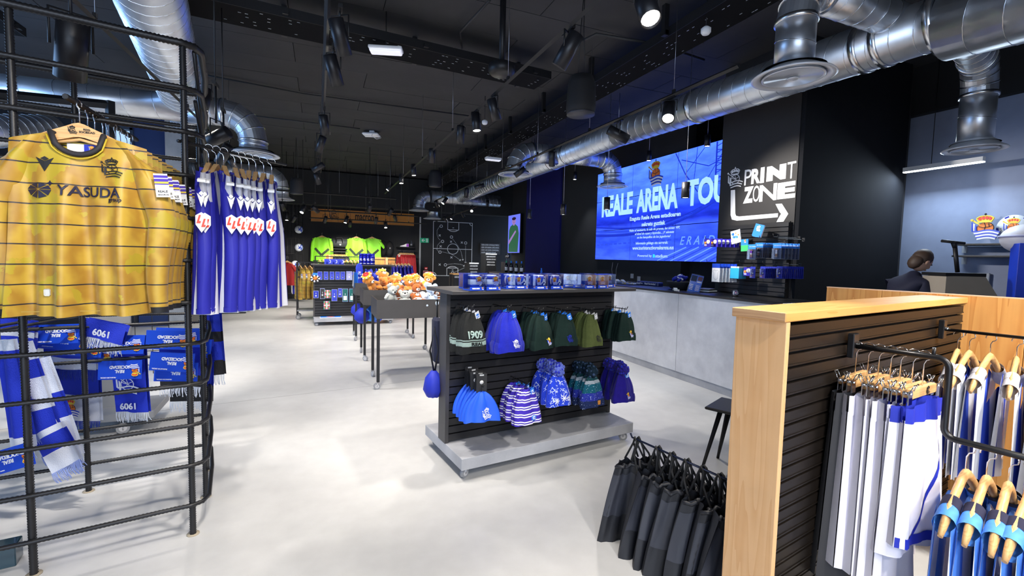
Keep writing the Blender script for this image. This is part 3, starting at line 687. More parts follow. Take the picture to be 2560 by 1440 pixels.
# ------------------------------------------------------------------ counter
ct = thing('service_counter', 'long cement-board service counter with a thin black worktop', 'counter', (4.2, 0, 0))
TOPZ = 1.115
ys = [3.22, 4.62, 6.3, 8.0, 9.7, 11.8]
for a, b in zip(ys, ys[1:]): G().box((.02, (a+b)/2, .6), (.04, b-a-.006, 1.0)).build('front_panel', concrete('counter_board', (.56, .57, .6), (.42, .43, .47), 3.2, .5), ct)
G().box((.05, 7.5, .05), (.04, 8.6, .1)).build('plinth', FXC, ct)
G().box((.36, 3.24, .6), (.64, .04, 1.0)).box((.36, 11.78, .55), (.64, .04, 1.1)).build('end_panel', FXC, ct)
G().box((.38, 7.5, .6), (.6, 8.5, .98)).build('carcass', BLKM, ct)
G().cbox((.34, 7.5, TOPZ-.012), (.72, 8.66, .025), .003).build('worktop', mat('worktop_black', (.02, .02, .022), .28, coat=.2), ct)
# items on the counter
t = thing('sign_holder', 'leaning blue leaflet in a clear stand on the counter before the screen', 'sign', PX(1733, 727, 4.42), RD(-70))
t.location.z = TOPZ
T_ = RX(-12) @ RY(8)
g = G(); g.box((0, .002, .105), (.16, .002, .23), M=MX()); o = g.build('leaflet', AZU, t); o.matrix_local = T_
o = G().box((0, -.002, .11), (.17, .003, .24)).box((0, .04, .003), (.17, .09, .004)).build('holder', CLR, t); o.matrix_local = T_
g = G(); g.box((-.035, 0, .175), (.075, .002, .075), m=0)
for i in range(6): g.box((.04, 0, .09-.013*i), (.05 if i % 2 else .06, .002, .005), m=1)
for i in range(4): g.box((-.045, 0, .09-.02*i), (.045, .002, .008), m=1)
g.box((.045, 0, .135), (.06, .002, .012), m=1); g.box((.045, 0, .18), (.055, .002, .05), m=2)
o = g.build('print', [mat('print_navy', (.01, .015, .05), .5), WHT, mat('print_photo', (.12, .04, .05), .5)], t); o.matrix_local = T_ @ TR(0, -.004, 0)
t = thing('basket', 'black basket full of blue and white club cloths on the counter', 'basket', PX(1700, 722, 4.6)); t.location.z = TOPZ; s_ = .95
G().lathe([(.09, 0), (.13, .02), (.17, .1), (.175, .11), (.165, .11), (.12, .02)], 20, sx=1, sy=1.15).build('bowl', mat('basket_black', (.015, .015, .018), .7), t)
g = G()
for i in range(26): a = random.uniform(0, 6.28); r = random.uniform(0, .11); g.ball((r*cos(a), r*1.2*sin(a), .11+.07*(1-r/.12)+random.uniform(-.01, .02)), (.05, .02, .03), 8, i % 3 == 0, T=MX.Rotation(random.uniform(0, 3), 4, V((1, 1, 1)).normalized()))
tag(g.build('cloths', [ROY, WHT], t), kind='stuff')
t = thing('toy_car', 'white toy rally car on the counter front edge', 'toy', PX(1688, 721, 4.25), RD(60)); t.location.z = TOPZ+.001
G().prism([(-.055, .006), (.055, .006), (.056, .02), (.03, .026), (.015, .042), (-.02, .042), (-.035, .028), (-.056, .024)], .045, y0=.0225).build('body', WHT, t)
for x in (-.034, .034):
    for y in (-.022, .022): G().cyl((x, y-.003, .0105), (x, y+.003, .0105), .0105, 10).build('wheel', BLKM, t)
G().box((0, 0, .031), (.03, .046, .012)).build('windows', INK, t)
t = thing('price_card', 'tiny white card beside the toy car on the counter', 'card', PX(1695, 722, 4.28), RD(-60)); t.location.z = TOPZ; G().box((0, 0, .012), (.04, .002, .024)).build('card', WHT, t); G().box((0, .01, .002), (.03, .02, .004)).build('foot', CLR, t)
t = thing('snow_globe', 'little snow globe with a striped scene on a black foot', 'snow globe', PX(1838, 734, 4.4)); t.location.z = TOPZ
G().lathe([(.034, 0), (.034, .014), (.03, .018)], 20).build('foot', BLK, t); G().lathe([(.03, .016), (.037, .035), (.033, .06), (.018, .075), (.001, .079)], 20).build('dome', clear('globe_glass', (.9, .93, 1), .2), t)
g = G(); [g.box((-.02+.01*i, 0, .042), (.01, .012, .045), m=i % 2) for i in range(5)]; g.box((0, -.007, .045), (.012, .003, .02), m=2); g.build('scene', [WHT, ROY, RED], t)
for i in range(3):
    t = thing('card_terminal', f'grey payment terminal on the counter behind the mugs, {ORD[i]} from the left', 'payment terminal', PX(1533+i*13, 706, 4.45+.03*i), RD(20), 'payment terminals'); t.location.z = TOPZ
    o = G().cbox((0, 0, .03), (.07, .14, .03), .006).build('body', GREYP, t); o.rotation_euler = (RD(35), 0, 0)
    o2 = G().box((0, .03, .047), (.055, .05, .002)).build('screen', mat('terminal_screen', (.25, .3, .32), .2), o)
t = thing('tray', 'clear acrylic tray of small badges on the counter', 'tray', PX(1570, 711, 4.5)); t.location.z = TOPZ
g = G(); g.box((0, 0, .003), (.2, .34, .005)); g.box((-.1, 0, .025), (.004, .34, .05)); g.box((.1, 0, .025), (.004, .34, .05)); g.box((0, .17, .025), (.2, .004, .05)); g.box((0, -.17, .025), (.2, .004, .05)); g.build('tray', CLR, t)
g = G(); [g.ball((random.uniform(-.08, .08), random.uniform(-.15, .15), .02), (.018, .018, .01), 8, i % 3) for i in range(22)]; tag(g.build('badges', [WHT, AZU, GOLDY], t), kind='stuff')
for i, (px, w) in enumerate(((1612, .16), (1632, .2))):
    t = thing('boxed_scarf', f'dark blue boxed scarf lying along the counter back, {ORD[i]}', 'box', PX(px, 706, 4.75), RD(3+i*4)); t.location.z = TOPZ
    G().cbox((0, 0, .03+0), (.12, w*1.6, .06), .01).build('carton', mat('carton_navy', (.01, .02, .12), .4), t); text('Real Sociedad', .04, WHT, t, RZ(-90) @ TR(0, -.062, .03), 0)
t = thing('notepad_stack', 'stack of dark notepads and cables behind the leaflet', 'notepads', PX(1770, 716, 4.6), RD(10)); t.location.z = TOPZ
for i in range(4): G().box((0.01*(i % 2), .01*i, .006+.012*i), (.2, .15, .011), .1*i).build('notepad', (INK, WHT, INK, GREYP)[i], t)
for i, (px, py) in enumerate(((1580, 690), (1597, 697))):
    t = thing('wall_socket', f'pale wall socket under the screen, {ORD[i]} from the left', 'socket', PX(px, py, 5.63), RD(-90)); G().cbox((0, 0, 0), (.09, .012, .09), .003).build('plate', mat('socket_grey', (.3, .32, .36), .5), t); G().lathe([(.02, 0), (.02, .004), (.015, .004)], 10, T=RX(90)).build('outlet', BLK, t)
t = thing('figurine', 'tiny blue figurine standing on the bar before the navy wall', 'figurine', PX(1353, 690, 4.6)); t.location.z = TOPZ; G().lathe([(.03, 0), (.03, .02), (.012, .03), (.022, .07), (.025, .1), (.01, .12), (.016, .14), (.012, .16), (.001, .165)], 12).build('body', AZU, t)
# bar end: wine and glasses
WOODD = wood('dark_veneer', (.2, .15, .15), (.12, .09, .09), 0, 20)
pt = PX(1262, 680, 5.0)
t = thing('display_cube', 'dark veneered cube on the bar carrying two wine glasses', 'display block', PX(1268, 686, 4.6)); t.location.z = TOPZ; G().cbox((0, 0, .13), (.26, .26, .26), .003).build('cube', WOODD, t)
cz = TOPZ+.26; cx = t.location.x; cy = t.location.y
for i in range(2):
    t = thing('wine_glass', 'long-stemmed wine glass standing on the dark cube, %s one' % ('left', 'right')[i], 'wine glass', (cx+.0, cy+.06-.12*i, cz)); G().lathe([(.035, 0), (.035, .003), (.004, .006), (.004, .1), (.03, .12), (.043, .16), (.032, .22), (.031, .22), (.041, .16), (.028, .122), (.001, .11)], 16).build('bowl', clear('glass', (.9, .92, .95), .3), t)
for i in range(6):
    t = thing('wine_bottle', f'dark wine bottle with a {"green" if i < 2 else "blue"} cap on the bar, {ORD[i]} from the left', 'bottle', (4.45+.06*(i % 2), cy-.3-.17*i, TOPZ), 0, 'wine bottles on the bar')
    G().lathe([(.036, 0), (.037, .18), (.033, .21), (.014, .25), (.014, .3)], 14).build('body', mat('bottle_glass', (.01, .015, .012), .12), t); G().lathe([(.015, .24), (.0155, .3), (.001, .302)], 12).build('cap', mat('cap_green', (.05, .5, .25), .4) if i < 2 else AZU, t); G().lathe([(.0375, .05), (.0378, .14)], 14).build('label', WHT, t)
# bar TV with the player portrait
tv = thing('wall_tv', 'upright screen showing a player in a green shirt beside the navy wall', 'screen', (5.55, 12.55, 0), RD(-90))
def TVP(px, py): p = PX(px, py, 5.55); return (12.55-p.y, p.z)
a = TVP(1272, 540); b = TVP(1299, 632); w_, h_ = b[0]-a[0], a[1]-b[1]; cx_ = (a[0]+b[0])/2; cz_ = (a[1]+b[1])/2
G().box((cx_, .02, cz_), (w_+.03, .05, h_+.03)).build('casing', BLK, tv); G().box((cx_, -.008, cz_), (w_, .004, h_)).build('display', emis('tv_lilac', (.16, .2, .95), 1.0), tv)
g = G(); zc = cz_
g.prism([(x+cx_, z*h_+zc) for x, z in [(-.42*w_, -.48), (-.4*w_, .1), (-.3*w_, .2), (-.1*w_, .25), (.12*w_, .25), (.33*w_, .18), (.42*w_, .0), (.35*w_, -.48)]], .002, 0, y0=-.011)
g.prism(circ(cx_, zc+.33*h_, .16*w_, .085*h_), .002, 1, y0=-.012); g.prism([(cx_-.07*w_, zc+.22*h_), (cx_+.07*w_, zc+.22*h_), (cx_+.06*w_, zc+.3*h_), (cx_-.06*w_, zc+.3*h_)], .002, 1, y0=-.0115)
g.prism(circ(cx_, zc+.4*h_, .17*w_, .04*h_), .002, 2, y0=-.013); g.prism([(cx_-.46*w_, zc-.2*h_), (cx_-.4*w_, zc-.27*h_), (cx_+.2*w_, zc+.05*h_), (cx_+.14*w_, zc+.09*h_)], .002, 1, y0=-.0135)
for s in (-1, 1): g.prism(circ(cx_+s*.06*w_, zc+.34*h_, .02*w_, .006*h_, 8), .002, 2, y0=-.0125)
g.prism(circ(cx_, zc+.295*h_, .04*w_, .006*h_, 8), .002, 2, y0=-.0125)
g.build('player_picture', [emis('tv_green', (.03, .12, .06), 1), emis('tv_skin', (.35, .2, .5), 1), emis('tv_hair', (.02, .01, .03), 1)], tv)
# ------------------------------------------------------------------ slat wall with gifts on the column
XW = 4.84
a = PX(1797, 700, XW).y; b = 3.66
sw = thing('slat_panel', 'black slatted display panel under the print zone sign', 'display panel', (XW, 0, 0))
G().box((.03, (a+b)/2, 1.55), (.02, a-b, .86)).build('backing', BLKM, sw)
sm_ = G().box((0, 0, 0), (.022, a-b, .043)).mesh('slat', mat('slat_black', (.016, .016, .018), .4))
for i in range(16): put('slat', sm_, sw, (.012, (a+b)/2, 1.15+.053*i))
def hookrod(x, y, z, L_, parent=None, label=None, group='display hooks', up=.03):
    """black display prong out from a panel in direction -X"""
    t = thing('display_hook', label, 'hook', (x, y, z), 0, group); G().tube([(0, 0, 0), (-L_, 0, 0), (-L_-.012, 0, up)], .004, 6).build('prong', BLK, t); G().box((.002, 0, 0), (.006, .03, .04)).build('plate', BLK, t); return t
def pack(name, label, cat, px, py, X, w, h, n, step, group, face, rz=-90, tilt=0, dY=0, gl=True):
    """n blister packs hung one behind another; front one centred at pixel"""
    p = PX(px, py, X); a, b = rz, tilt; root = None
    for i in range(n):
        lab = label if n == 1 else f'{label}, {ORD[i] if i < 12 else str(i+1)+"th"} from the front'
        q = V((p.x+step*i, p.y+dY*i, p.z))
        if root is None:
            root = thing(name, lab, cat, q, RD(rz), group); root.rotation_euler = (0, RD(tilt), RD(rz)); face(root); tr = tree(root)
        else: dup(root, q, None, lab, None, (0, RD(tilt+random.uniform(-2, 2)), RD(rz+random.uniform(-3, 3))), tr)
    return root
def f_figure(kit, head=AZU):
    def f(r):
        G().box((0, 0, 0), (.1, .003, .17)).build('backing_card', mat('card_greyblue', (.12, .14, .2), .5), r)
        G().box((0, -.002, .06), (.1, .004, .052)).build('header_card', head, r); text('REAL SOCIEDAD', .012, WHT, r, TR(.01, -.005, .06))
        g = G(); g.ball((0, -.012, .022), .008, 8, 1); g.box((0, -.012, .0), (.02, .008, .03), m=0); g.box((0, -.012, -.02), (.02, .008, .014), m=2)
        for s in (-1, 1): g.cyl((s*.006, -.012, -.025), (s*.007, -.012, -.06), .004, 6, 1 if s else 0); g.cyl((s*.011, -.012, .01), (s*.02, -.012, .02+.006), .003, 6, 1); g.box((s*.007, -.014, -.062), (.008, .012, .006), m=0)
        g.build('figure', [kit, mat('toy_skin', (.6, .35, .22), .5), WHT], r); G().box((0, -.012, -.025), (.095, .02, .11)).build('blister', CLR, r)
    return f
pack('figure_pack', 'blister pack with a purple-kit figure on the column panel', 'toy pack', 1880, 630, 4.52, 0, 0, 1, .02, 'figure blister packs', f_figure(mat('kit_purple', (.25, .05, .5), .5)))
pack('figure_pack', 'blister pack with a dark-kit figure behind the purple one', 'toy pack', 1898, 626, 4.6, 0, 0, 7, .028, 'figure blister packs', f_figure(mat('kit_dark', (.02, .02, .03), .5)), dY=-.003)
pack('figure_pack', 'blister pack with a white striped-kit figure at the panel right', 'toy pack', 1943, 628, 4.52, 0, 0, 6, .05, 'figure blister packs', f_figure(mat('kit_white', (.7, .72, .8), .5)), dY=-.004)
def f_key(r):
    G().box((0, 0, 0), (.065, .003, .13)).build('card', ROY, r); G().box((0, -.008, -.01), (.06, .012, .1)).build('blister', CLR, r)
    g = G(); g.tube([(.012*cos(a), -.008, .032+.012*sin(a)) for a in [i*pi/6 for i in range(12)]], .0018, 5, closed=True); g.cyl((0, -.008, .02), (0, -.008, .005), .002, 5); g.lathe([(.014, 0), (.014, .004), (.001, .004)], 14, T=TR(0, -.006, -.008) @ RX(90)); g.build('key_ring', CHR, r)
    crest(r, TR(-.016, -.003, -.045), .022, 'colour')
for px, X, n, l in ((1882, 4.5, 1, 'keyring pack with a round tag, lower row of the column panel'), (1907, 4.52, 12, 'keyring pack with a figure tag in the lower row middle'), (1949, 4.54, 12, 'keyring pack at the right of the lower row')):
    pack('keyring_pack', l, 'keyring', px, 681, X, 0, 0, n, .024, 'keyring packs on the column panel', f_key, dY=-.004)
def f_circ(r):
    G().box((0, 0, 0), (.11, .003, .1)).build('card', mat('card_indigo', (.03, .02, .4), .4), r); G().lathe([(.026, 0), (.026, .003), (.001, .003)], 20, T=TR(.012, -.002, .012) @ RX(90)).build('disc', WHT, r); crest(r, TR(-.03, -.004, -.014), .055, 'colour')
pack('magnet_pack', 'indigo magnet pack with crest at the top left of the panel', 'magnet', 1769, 607, 4.35, 0, 0, 1, .05, 'magnet packs', f_circ)
pack('magnet_pack', 'indigo magnet pack behind the crest one', 'magnet', 1786, 607, 4.43, 0, 0, 6, .055, 'magnet packs', f_circ, dY=-.012)
def f_white(r):
    G().box((0, 0, -.02), (.12, .006, .17)).build('card', WHT, r); G().box((0, -.001, .09), (.12, .008, .05)).build('header', BLU, r)
    g = G()
    for q in strip([(-.03, .04), (-.045, .02), (-.03, .0), (-.03, -.06), (.0, -.08), (.03, -.06), (.03, 0), (.045, .02), (.03, .04), (0, .03), (-.03, .04)], .002): g.prism(q, .001, y0=-.003)
    g.build('outline_print', GREYP, r)
pack('card_pack', 'white pack with a printed shirt outline left in the lower row', 'card pack', 1790, 683, 4.42, 0, 0, 6, .045, 'white card packs', f_white, dY=-.008)
t = thing('gift_box', 'bright turquoise box hanging between the white packs and keyrings', 'box', PX(1834, 680, 4.56), RD(-90)); G().cbox((0, .06, -.015), (.15, .12, .125), .002).build('box', mat('turquoise', (.03, .42, .75), .45), t); G().box((0, .06, .058), (.15, .12, .018)).build('hanging_flap', WHT, t)
t = thing('book', 'white children book propped tilted at the top of the panel', 'book', PX(1840, 592, 4.62), RD(-80)); t.rotation_euler = (RD(-8), RD(-14), RD(-80)); G().box((0, 0, 0), (.12, .012, .16)).build('cover', WHT, t)
g = G(); [g.prism(circ(random.uniform(-.04, .04), random.uniform(-.01, .06), random.uniform(.008, .018), n=12), .0005, random.choice((0, 0, 1)), y0=-.006) for _ in range(9)]; g.build('cover_print', [AZU, ORG], t)
t = thing('book', 'blue book with a white crest leaning above the figure packs', 'book', PX(1896, 577, 4.66), RD(-95)); t.rotation_euler = (RD(-8), RD(14), RD(-95)); G().box((0, 0, 0), (.13, .014, .15)).build('cover', AZU, t); crest(t, TR(0, -.008, .02), .07, 'white'); G().box((0, .002, 0), (.134, .01, .146)).build('pages', WHT, t)
t = thing('book', 'small blue and green book with an orange ball behind the purple figure', 'book', PX(1862, 612, 4.6), RD(-90)); t.rotation_euler = (0, RD(-3), RD(-90)); G().box((0, 0, .03), (.1, .01, .07), m=0).box((0, 0, -.04), (.1, .01, .07), m=1).build('cover', [AZU, mat('leaf_green', (.05, .5, .15), .5)], t); crest(t, TR(.01, -.006, .04), .04, 'colour')
t = thing('magnet_pack', 'indigo crest pack hanging behind the first keyring', 'magnet', PX(1869, 679, 4.62), RD(-90)); f_circ(t)
for i, (px, py, X) in enumerate([(1764, 597, 4.3), (1880, 593, 4.45), (1900, 596, 4.45), (1934, 592, 4.45), (1945, 596, 4.45), (1768, 655, 4.35), (1832, 658, 4.5), (1850, 657, 4.5), (1880, 658, 4.46), (1908, 660, 4.46), (1938, 661, 4.46)]):
    p = PX(px, py, X); hookrod(XW, p.y, p.z, XW-p.x, None, f'black display prong on the column panel, {ORD[i]} in reading order')
# ------------------------------------------------------------------ wheeled display units
def caster(parent, x, y, z=0, r=.035, a=.3):
    c = G().box((0, 0, .075), (.03, .03, .01)).tube([(0, .012, .07), (-.012, .014, .045), (-.012, .014, .03)], .005, 5).tube([(0, -.012, .07), (-.012, -.014, .045), (-.012, -.014, .03)], .005, 5).build('caster', STEEL, parent, (x, y, z), (0, 0, a))
    G().cyl((-.012, -.012, r), (-.012, .012, r), r, 16).build('wheel', GREYP, c)
    G().cyl((-.012, -.0135, r), (-.012, .0135, r), r*.6, 12).build('hub', mat('hub_grey', (.5, .5, .52), .4), c)
SLATM = mat('slat_black', (.016, .016, .018), .4)
def display_unit(o, yaw, label, W=1.545, topz=1.27, nsl=19):
    t = thing('display_unit', label, 'display unit', (o.x, o.y, 0), yaw)
    G().cbox((W/2, .355, .12), (W, .71, .08), .002).build('base', FXC, t)
    for x in (.06, W-.06):
        for y in (.07, .64): caster(t, x, y, 0, a=random.uniform(0, 3))
    for x in (-.02+.03, W-.01): G().box((x, .355, (.16+topz-.025)/2), (.028, .13, topz-.025-.16)).build('end_panel', DKG, t)
    G().box((W/2, .355, .7), (W-.05, .06, 1.06)).build('core', BLKM, t)
    p = (topz-.19)/nsl; sm = G().box((0, 0, 0), (W-.05, .022, p-.009)).mesh('slat', SLATM)
    for i in range(nsl):
        put('slat', sm, t, (W/2, .30, .17+p*(i+.5))); put('slat', sm, t, (W/2, .41, .17+p*(i+.5)))
    G().cbox((W/2, .33, topz-.0125), (W+.1, .5, .025), .002).build('top_board', DKG, t)
    return t
HF = 82.3; FY = RD(90-HF); FO = V((.858, 2.877, 0))
FA_ = V((cos(FY), sin(FY), 0)); FB_ = V((-sin(FY), cos(FY), 0))
du = display_unit(FO, FY, 'wheeled black slatted unit with beanies and mugs on a cement-look base')
def FP_(px, py, v):
    """pixel -> point on the vertical plane v metres behind the unit's front edge"""
    return PP(px, py, FO+FB_*v, HF)
# ------------------------------------------------------------------ beanies
def knit(name, col, **k): return mat(name, col, .9, noise=.08, scale=40, bump=.35, bscale=220, sheen=.15 if max(col) > .2 else 0, spec=.2, **k)
YF = {}
def beanie(name, label, cat, mats, cuff=True, pom=None, H_=.25, Wd=.105, loc=(0, 0, 0), group=None, bodymat=None, flare=0, cr=None, crs=.05, card=None, tagc=AZU, folds=.006, top=.03):
    t = thing(name, label, cat, loc, FY, group); ph = random.uniform(0, 6)
    def f(u, v):
        a = 2*pi*u; w = top+(Wd-top)*sin(min(1, v**.72)*pi/2)*(1+flare*v); th = .012+.03*sin(min(1, v*1.1)*pi/2)+.004*v
        k = folds*(1-v*.3)*v**.3*sin(a*5+ph)+.003*sin(a*11)
        x = (w+k)*cos(a); y = (th+k*1.3)*math.copysign(abs(sin(a))**.8, sin(a))-.02*v+.01*sin(v*5+ph)*.5; z = -.01-(H_-.01)*v-.012*abs(cos(a))**3*(v > .9)
        return (x, y, z)
    G().grid(f, 32, 14).build('hat_body', bodymat or mats, t)
    if cuff:
        def c(u, v):
            x, y, z = f(u, .76+.26*v); q = 1+.05*sin(v*pi)+.04; return (x*q, (y+.02)*1.12-.02-.002, z)
        G().grid(c, 32, 4).build('cuff', mats, t)
    if pom:
        g = G(); g.ball((0, 0, .02), .048, 12)
        for _ in range(90):
            d = V((random.gauss(0, 1), random.gauss(0, 1), random.gauss(0, 1))).normalized()*.047; g.ball((d.x, d.y, d.z+.02), random.uniform(.007, .013), 5, random.random() < .3)
        g.build('pompom', pom, t)
    def yf(x, z):
        v = min(1, max(.02, (-z-.01)/(H_-.01))); w = top+(Wd-top)*sin(min(1, v**.72)*pi/2)*(1+flare*v); a = -math.acos(max(-.98, min(.98, x/w))); u = a/(2*pi)
        y = f(u, v)[1]
        return (y+.02)*1.12-.02-.004 if cuff and v > .74 else y
    t['_'] = 0; del t['_']; YF[t.name] = yf
    if cr: conform(crest(t, TR(.02, -.06, -H_+.045), crs, cr), yf)
    if tagc:
        o = G().box((0, -.002, -.03), (.036, .0012, .055)).build('price_tag', tagc, t); o.location = (.015, -.03, -.0); o.rotation_euler = (.2, RD(-28), .1)
        G().box((0, -.0035, -.025), (.02, .0012, .012)).box((0, -.0035, -.042), (.024, .0012, .005)).build('print', WHT if tagc != WHT else AZU, o)
    g = G(); g.tube([(0, 0, -.02), (-.004, 0, .0), (0, 0, .03), (.008, 0, .035)], .0025, 5); g.build('tag_loop', BLK, t)
    return t
def row(px, py, n, make, labels, step=.034, v0=.05, cnt_group=None, jitter=.012):
    """n copies hung one behind another on a prong reaching out of the panel"""
    p = FP_(px, py, v0); root = make(); root.location = p; root['label'] = f'{labels}, {ORD[0]} from the front'; root['group'] = cnt_group; tr = tree(root)
    root.rotation_euler = (0, 0, FY+random.uniform(-.25, .25))
    for i in range(1, n):
        q = p+FB_*step*i+FA_*random.uniform(-jitter, jitter); dup(root, q+V((0, 0, random.uniform(-.01, .01))), None, f'{labels}, {ORD[i]} from the front', None, (0, random.uniform(-.06, .06), FY+random.uniform(-.3, .3)), tr)
    t = thing('display_hook', f'black prong holding the {cnt_group}', 'hook', p+FB_*(-.02)+V((0, 0, .025)), FY, 'prongs of the beanie unit')
    L_ = .29-v0+.03; G().tube([(0, L_, 0), (0, 0, 0), (0, -.012, .022)], .0035, 6).build('prong', BLK, t); G().box((0, L_-.004, -.01), (.03, .006, .05)).build('plate', BLK, t)
GRN = knit('knit_dark_green', (.008, .022, .018)); OLV = knit('knit_olive', (.075, .095, .028)); KBL = knit('knit_black', (.014, .015, .015)); KRO = knit('knit_royal', (.012, .02, .42)); KDP = knit('knit_deep_blue', (.012, .006, .22))
kst = knit('knit_black_grey_bands', (.014, .015, .015)); N, L = nt(kst); v = obj_axis(N, L, 2)
def band(a, b): return math_node(N, L, 'MULTIPLY', math_node(N, L, 'GREATER_THAN', v, a), math_node(N, L, 'LESS_THAN', v, b))
f_ = math_node(N, L, 'ADD', band(-.19, -.183), band(-.225, -.197)); hs = [x for x in N if x.type == 'HUE_SAT'][0]; L.new(mixc(N, L, f_, (.014, .015, .015), (.27, .36, .33)), hs.inputs['Color'])
def b_black():
    t = beanie('beanie', '', 'beanie', kst, False, H_=.27, Wd=.1, bodymat=kst, folds=.008, tagc=WHT); t2 = mat('knit_grey_print', (.3, .4, .37), .8)
    conform(fit('1909', -.055, .05, -.175, -.125, t2, t, -.058, .03), YF[t.name]); conform(fit('REAL', -.03, .05, -.222, -.2, KBL, t, -.062, .03), YF[t.name]); return t
def mk(**k): return lambda: beanie('beanie', '', 'beanie', **k)
row(1180, 778, 6, b_black, 'black beanie with grey bands and 1909 lettering', .036, cnt_group='black and grey banded beanies')
row(1272, 778, 5, mk(mats=KRO, cr='white', crs=.06, H_=.27, Wd=.11), 'royal blue cuffed beanie with a white crest', .04, cnt_group='royal blue cuffed beanies')
row(1352, 785, 6, mk(mats=GRN, cr='colour', crs=.055, H_=.24, Wd=.1), 'dark green cuffed beanie with a coloured crest, third peg', .036, cnt_group='dark green beanies on the third peg')
row(1412, 783, 5, mk(mats=GRN, cr='blue', crs=.055, H_=.23, Wd=.09), 'dark green cuffed beanie with a blue crest', .036, cnt_group='dark green blue-crested beanies')
row(1478, 783, 5, mk(mats=OLV, cr='black', crs=.05, H_=.24, Wd=.09, tagc=mat('tag_grey', (.5, .5, .52), .5)), 'olive green cuffed beanie', .036, cnt_group='olive beanies')
row(1562, 780, 7, mk(mats=GRN, cr='colour', crs=.055, H_=.22, Wd=.085), 'dark green cuffed beanie overhanging the right end', .034, v0=.06, cnt_group='dark green beanies at the right end')
# lower row
def card_cap():
    az = mat('microfibre_azure', (.01, .1, .72), .6)
    t = beanie('cap', '', 'cap', az, False, H_=.2, Wd=.11, bodymat=az, flare=.15, folds=.014, tagc=None, cr='white', crs=.075, top=.02)
    G().box((0, .012, .045), (.075, .001, .13)).build('black_card', mat('card_black', (.02, .02, .022), .5), t); G().box((.0, .011, .1), (.03, .001, .01)).lathe([(.014, 0), (.014, .001), (.001, .001)], 12, T=TR(0, .0115, .05) @ RX(90)).build('card_print', mat('card_print_grey', (.6, .6, .6), .5), t)
    return t
row(1205, 975, 7, card_cap, 'azure microfibre cap on a black card', .036, cnt_group='azure caps on black cards', jitter=.02)
hst = striped('knit_purple_white', (.04, .015, .4), (.8, .8, .85), 2, .047, .58, rough=.8); N, L = nt(hst)
v = obj_axis(N, L, 2); fr = math_node(N, L, 'FRACT', math_node(N, L, 'DIVIDE', math_node(N, L, 'ADD', v, 5), .05))
f_ = math_node(N, L, 'ADD', math_node(N, L, 'LESS_THAN', fr, .16), math_node(N, L, 'MULTIPLY', math_node(N, L, 'GREATER_THAN', fr, .32), math_node(N, L, 'LESS_THAN', fr, .48)))
hs = [x for x in N if x.type == 'HUE_SAT'][0]; L.new(mixc(N, L, f_, (.04, .015, .4), (.8, .8, .85)), hs.inputs['Color'])
def b_stripe():
    t = beanie('beanie', '', 'beanie', hst, False, H_=.25, Wd=.112, bodymat=hst, folds=.009, tagc=AZU)
    G().lathe([(.021, 0), (.021, .002), (.001, .002)], 18, T=TR(.02, -.062, -.21) @ RX(90)).build('badge', AZU, t); crest(t, TR(.02, -.0645, -.21), .028, 'white'); return t
row(1318, 968, 6, b_stripe, 'purple beanie with white double stripes', .036, cnt_group='purple and white striped beanies')
sn = knit('knit_snowflake', (.015, .05, .6)); N, L = nt(sn); tc = N.new('ShaderNodeTexCoord'); vo = N.new('ShaderNodeTexVoronoi'); vo.inputs['Scale'].default_value = 42; vo.feature = 'DISTANCE_TO_EDGE'; L.new(tc.outputs['Object'], vo.inputs['Vector'])
n_ = N.new('ShaderNodeTexNoise'); n_.inputs['Scale'].default_value = 26; L.new(tc.outputs['Object'], n_.inputs['Vector'])
f_ = math_node(N, L, 'MULTIPLY', math_node(N, L, 'LESS_THAN', vo.outputs[0], .07), math_node(N, L, 'GREATER_THAN', n_.outputs[0], .5)); hs = [x for x in N if x.type == 'HUE_SAT'][0]; L.new(mixc(N, L, f_, (.015, .05, .6), (.6, .68, .9)), hs.inputs['Color'])
snw = knit('yarn_pale_blue', (.1, .14, .5))
def b_snow():
    t = beanie('beanie', '', 'beanie', sn, False, [snw, KRO], H_=.24, Wd=.105, tagc=None); g = G()
    for (x, z, r) in ((-.045, -.2, .024), (.02, -.185, .026), (.06, -.19, .02)):
        for a in range(4):
            c_, s_ = cos(pi*a/4), sin(pi*a/4)
            for q in strip([(x-r*c_, z-r*s_), (x+r*c_, z+r*s_)], .0045): g.prism(q, .002, y0=-.052)
    conform(g.build('snowflake_pattern', WHT, t), YF[t.name]); return t
row(1395, 930, 4, b_snow, 'blue and white snowflake beanie with a pompom', .06, cnt_group='snowflake pompom beanies', jitter=.03)
tl = knit('knit_teal_bands', (.005, .06, .09)); N, L = nt(tl); v = obj_axis(N, L, 2); mr = N.new('ShaderNodeMapRange'); L.new(v, mr.inputs[0]); mr.inputs[1].default_value = -.25; mr.inputs[2].default_value = 0
cr = N.new('ShaderNodeValToRGB'); cr.color_ramp.interpolation = 'CONSTANT'; e = cr.color_ramp.elements; e[0].position = 0; e[0].color = (.01, .02, .08, 1); e[1].position = .22; e[1].color = (.02, .03, .3, 1)
for p_, c_ in ((.45, (.005, .09, .14)), (.72, (.3, .35, .4)), (.82, (.005, .04, .05))): q = e.new(p_); q.color = (*c_, 1)
L.new(mr.outputs[0], cr.inputs[0]); tc = N.new('ShaderNodeTexCoord'); n_ = N.new('ShaderNodeTexNoise'); n_.inputs['Scale'].default_value = 120; L.new(tc.outputs['Object'], n_.inputs['Vector'])
hs = [x for x in N if x.type == 'HUE_SAT'][0]; L.new(mixc(N, L, math_node(N, L, 'GREATER_THAN', n_.outputs[0], .66), cr.outputs[0], (.55, .65, .8)), hs.inputs['Color'])
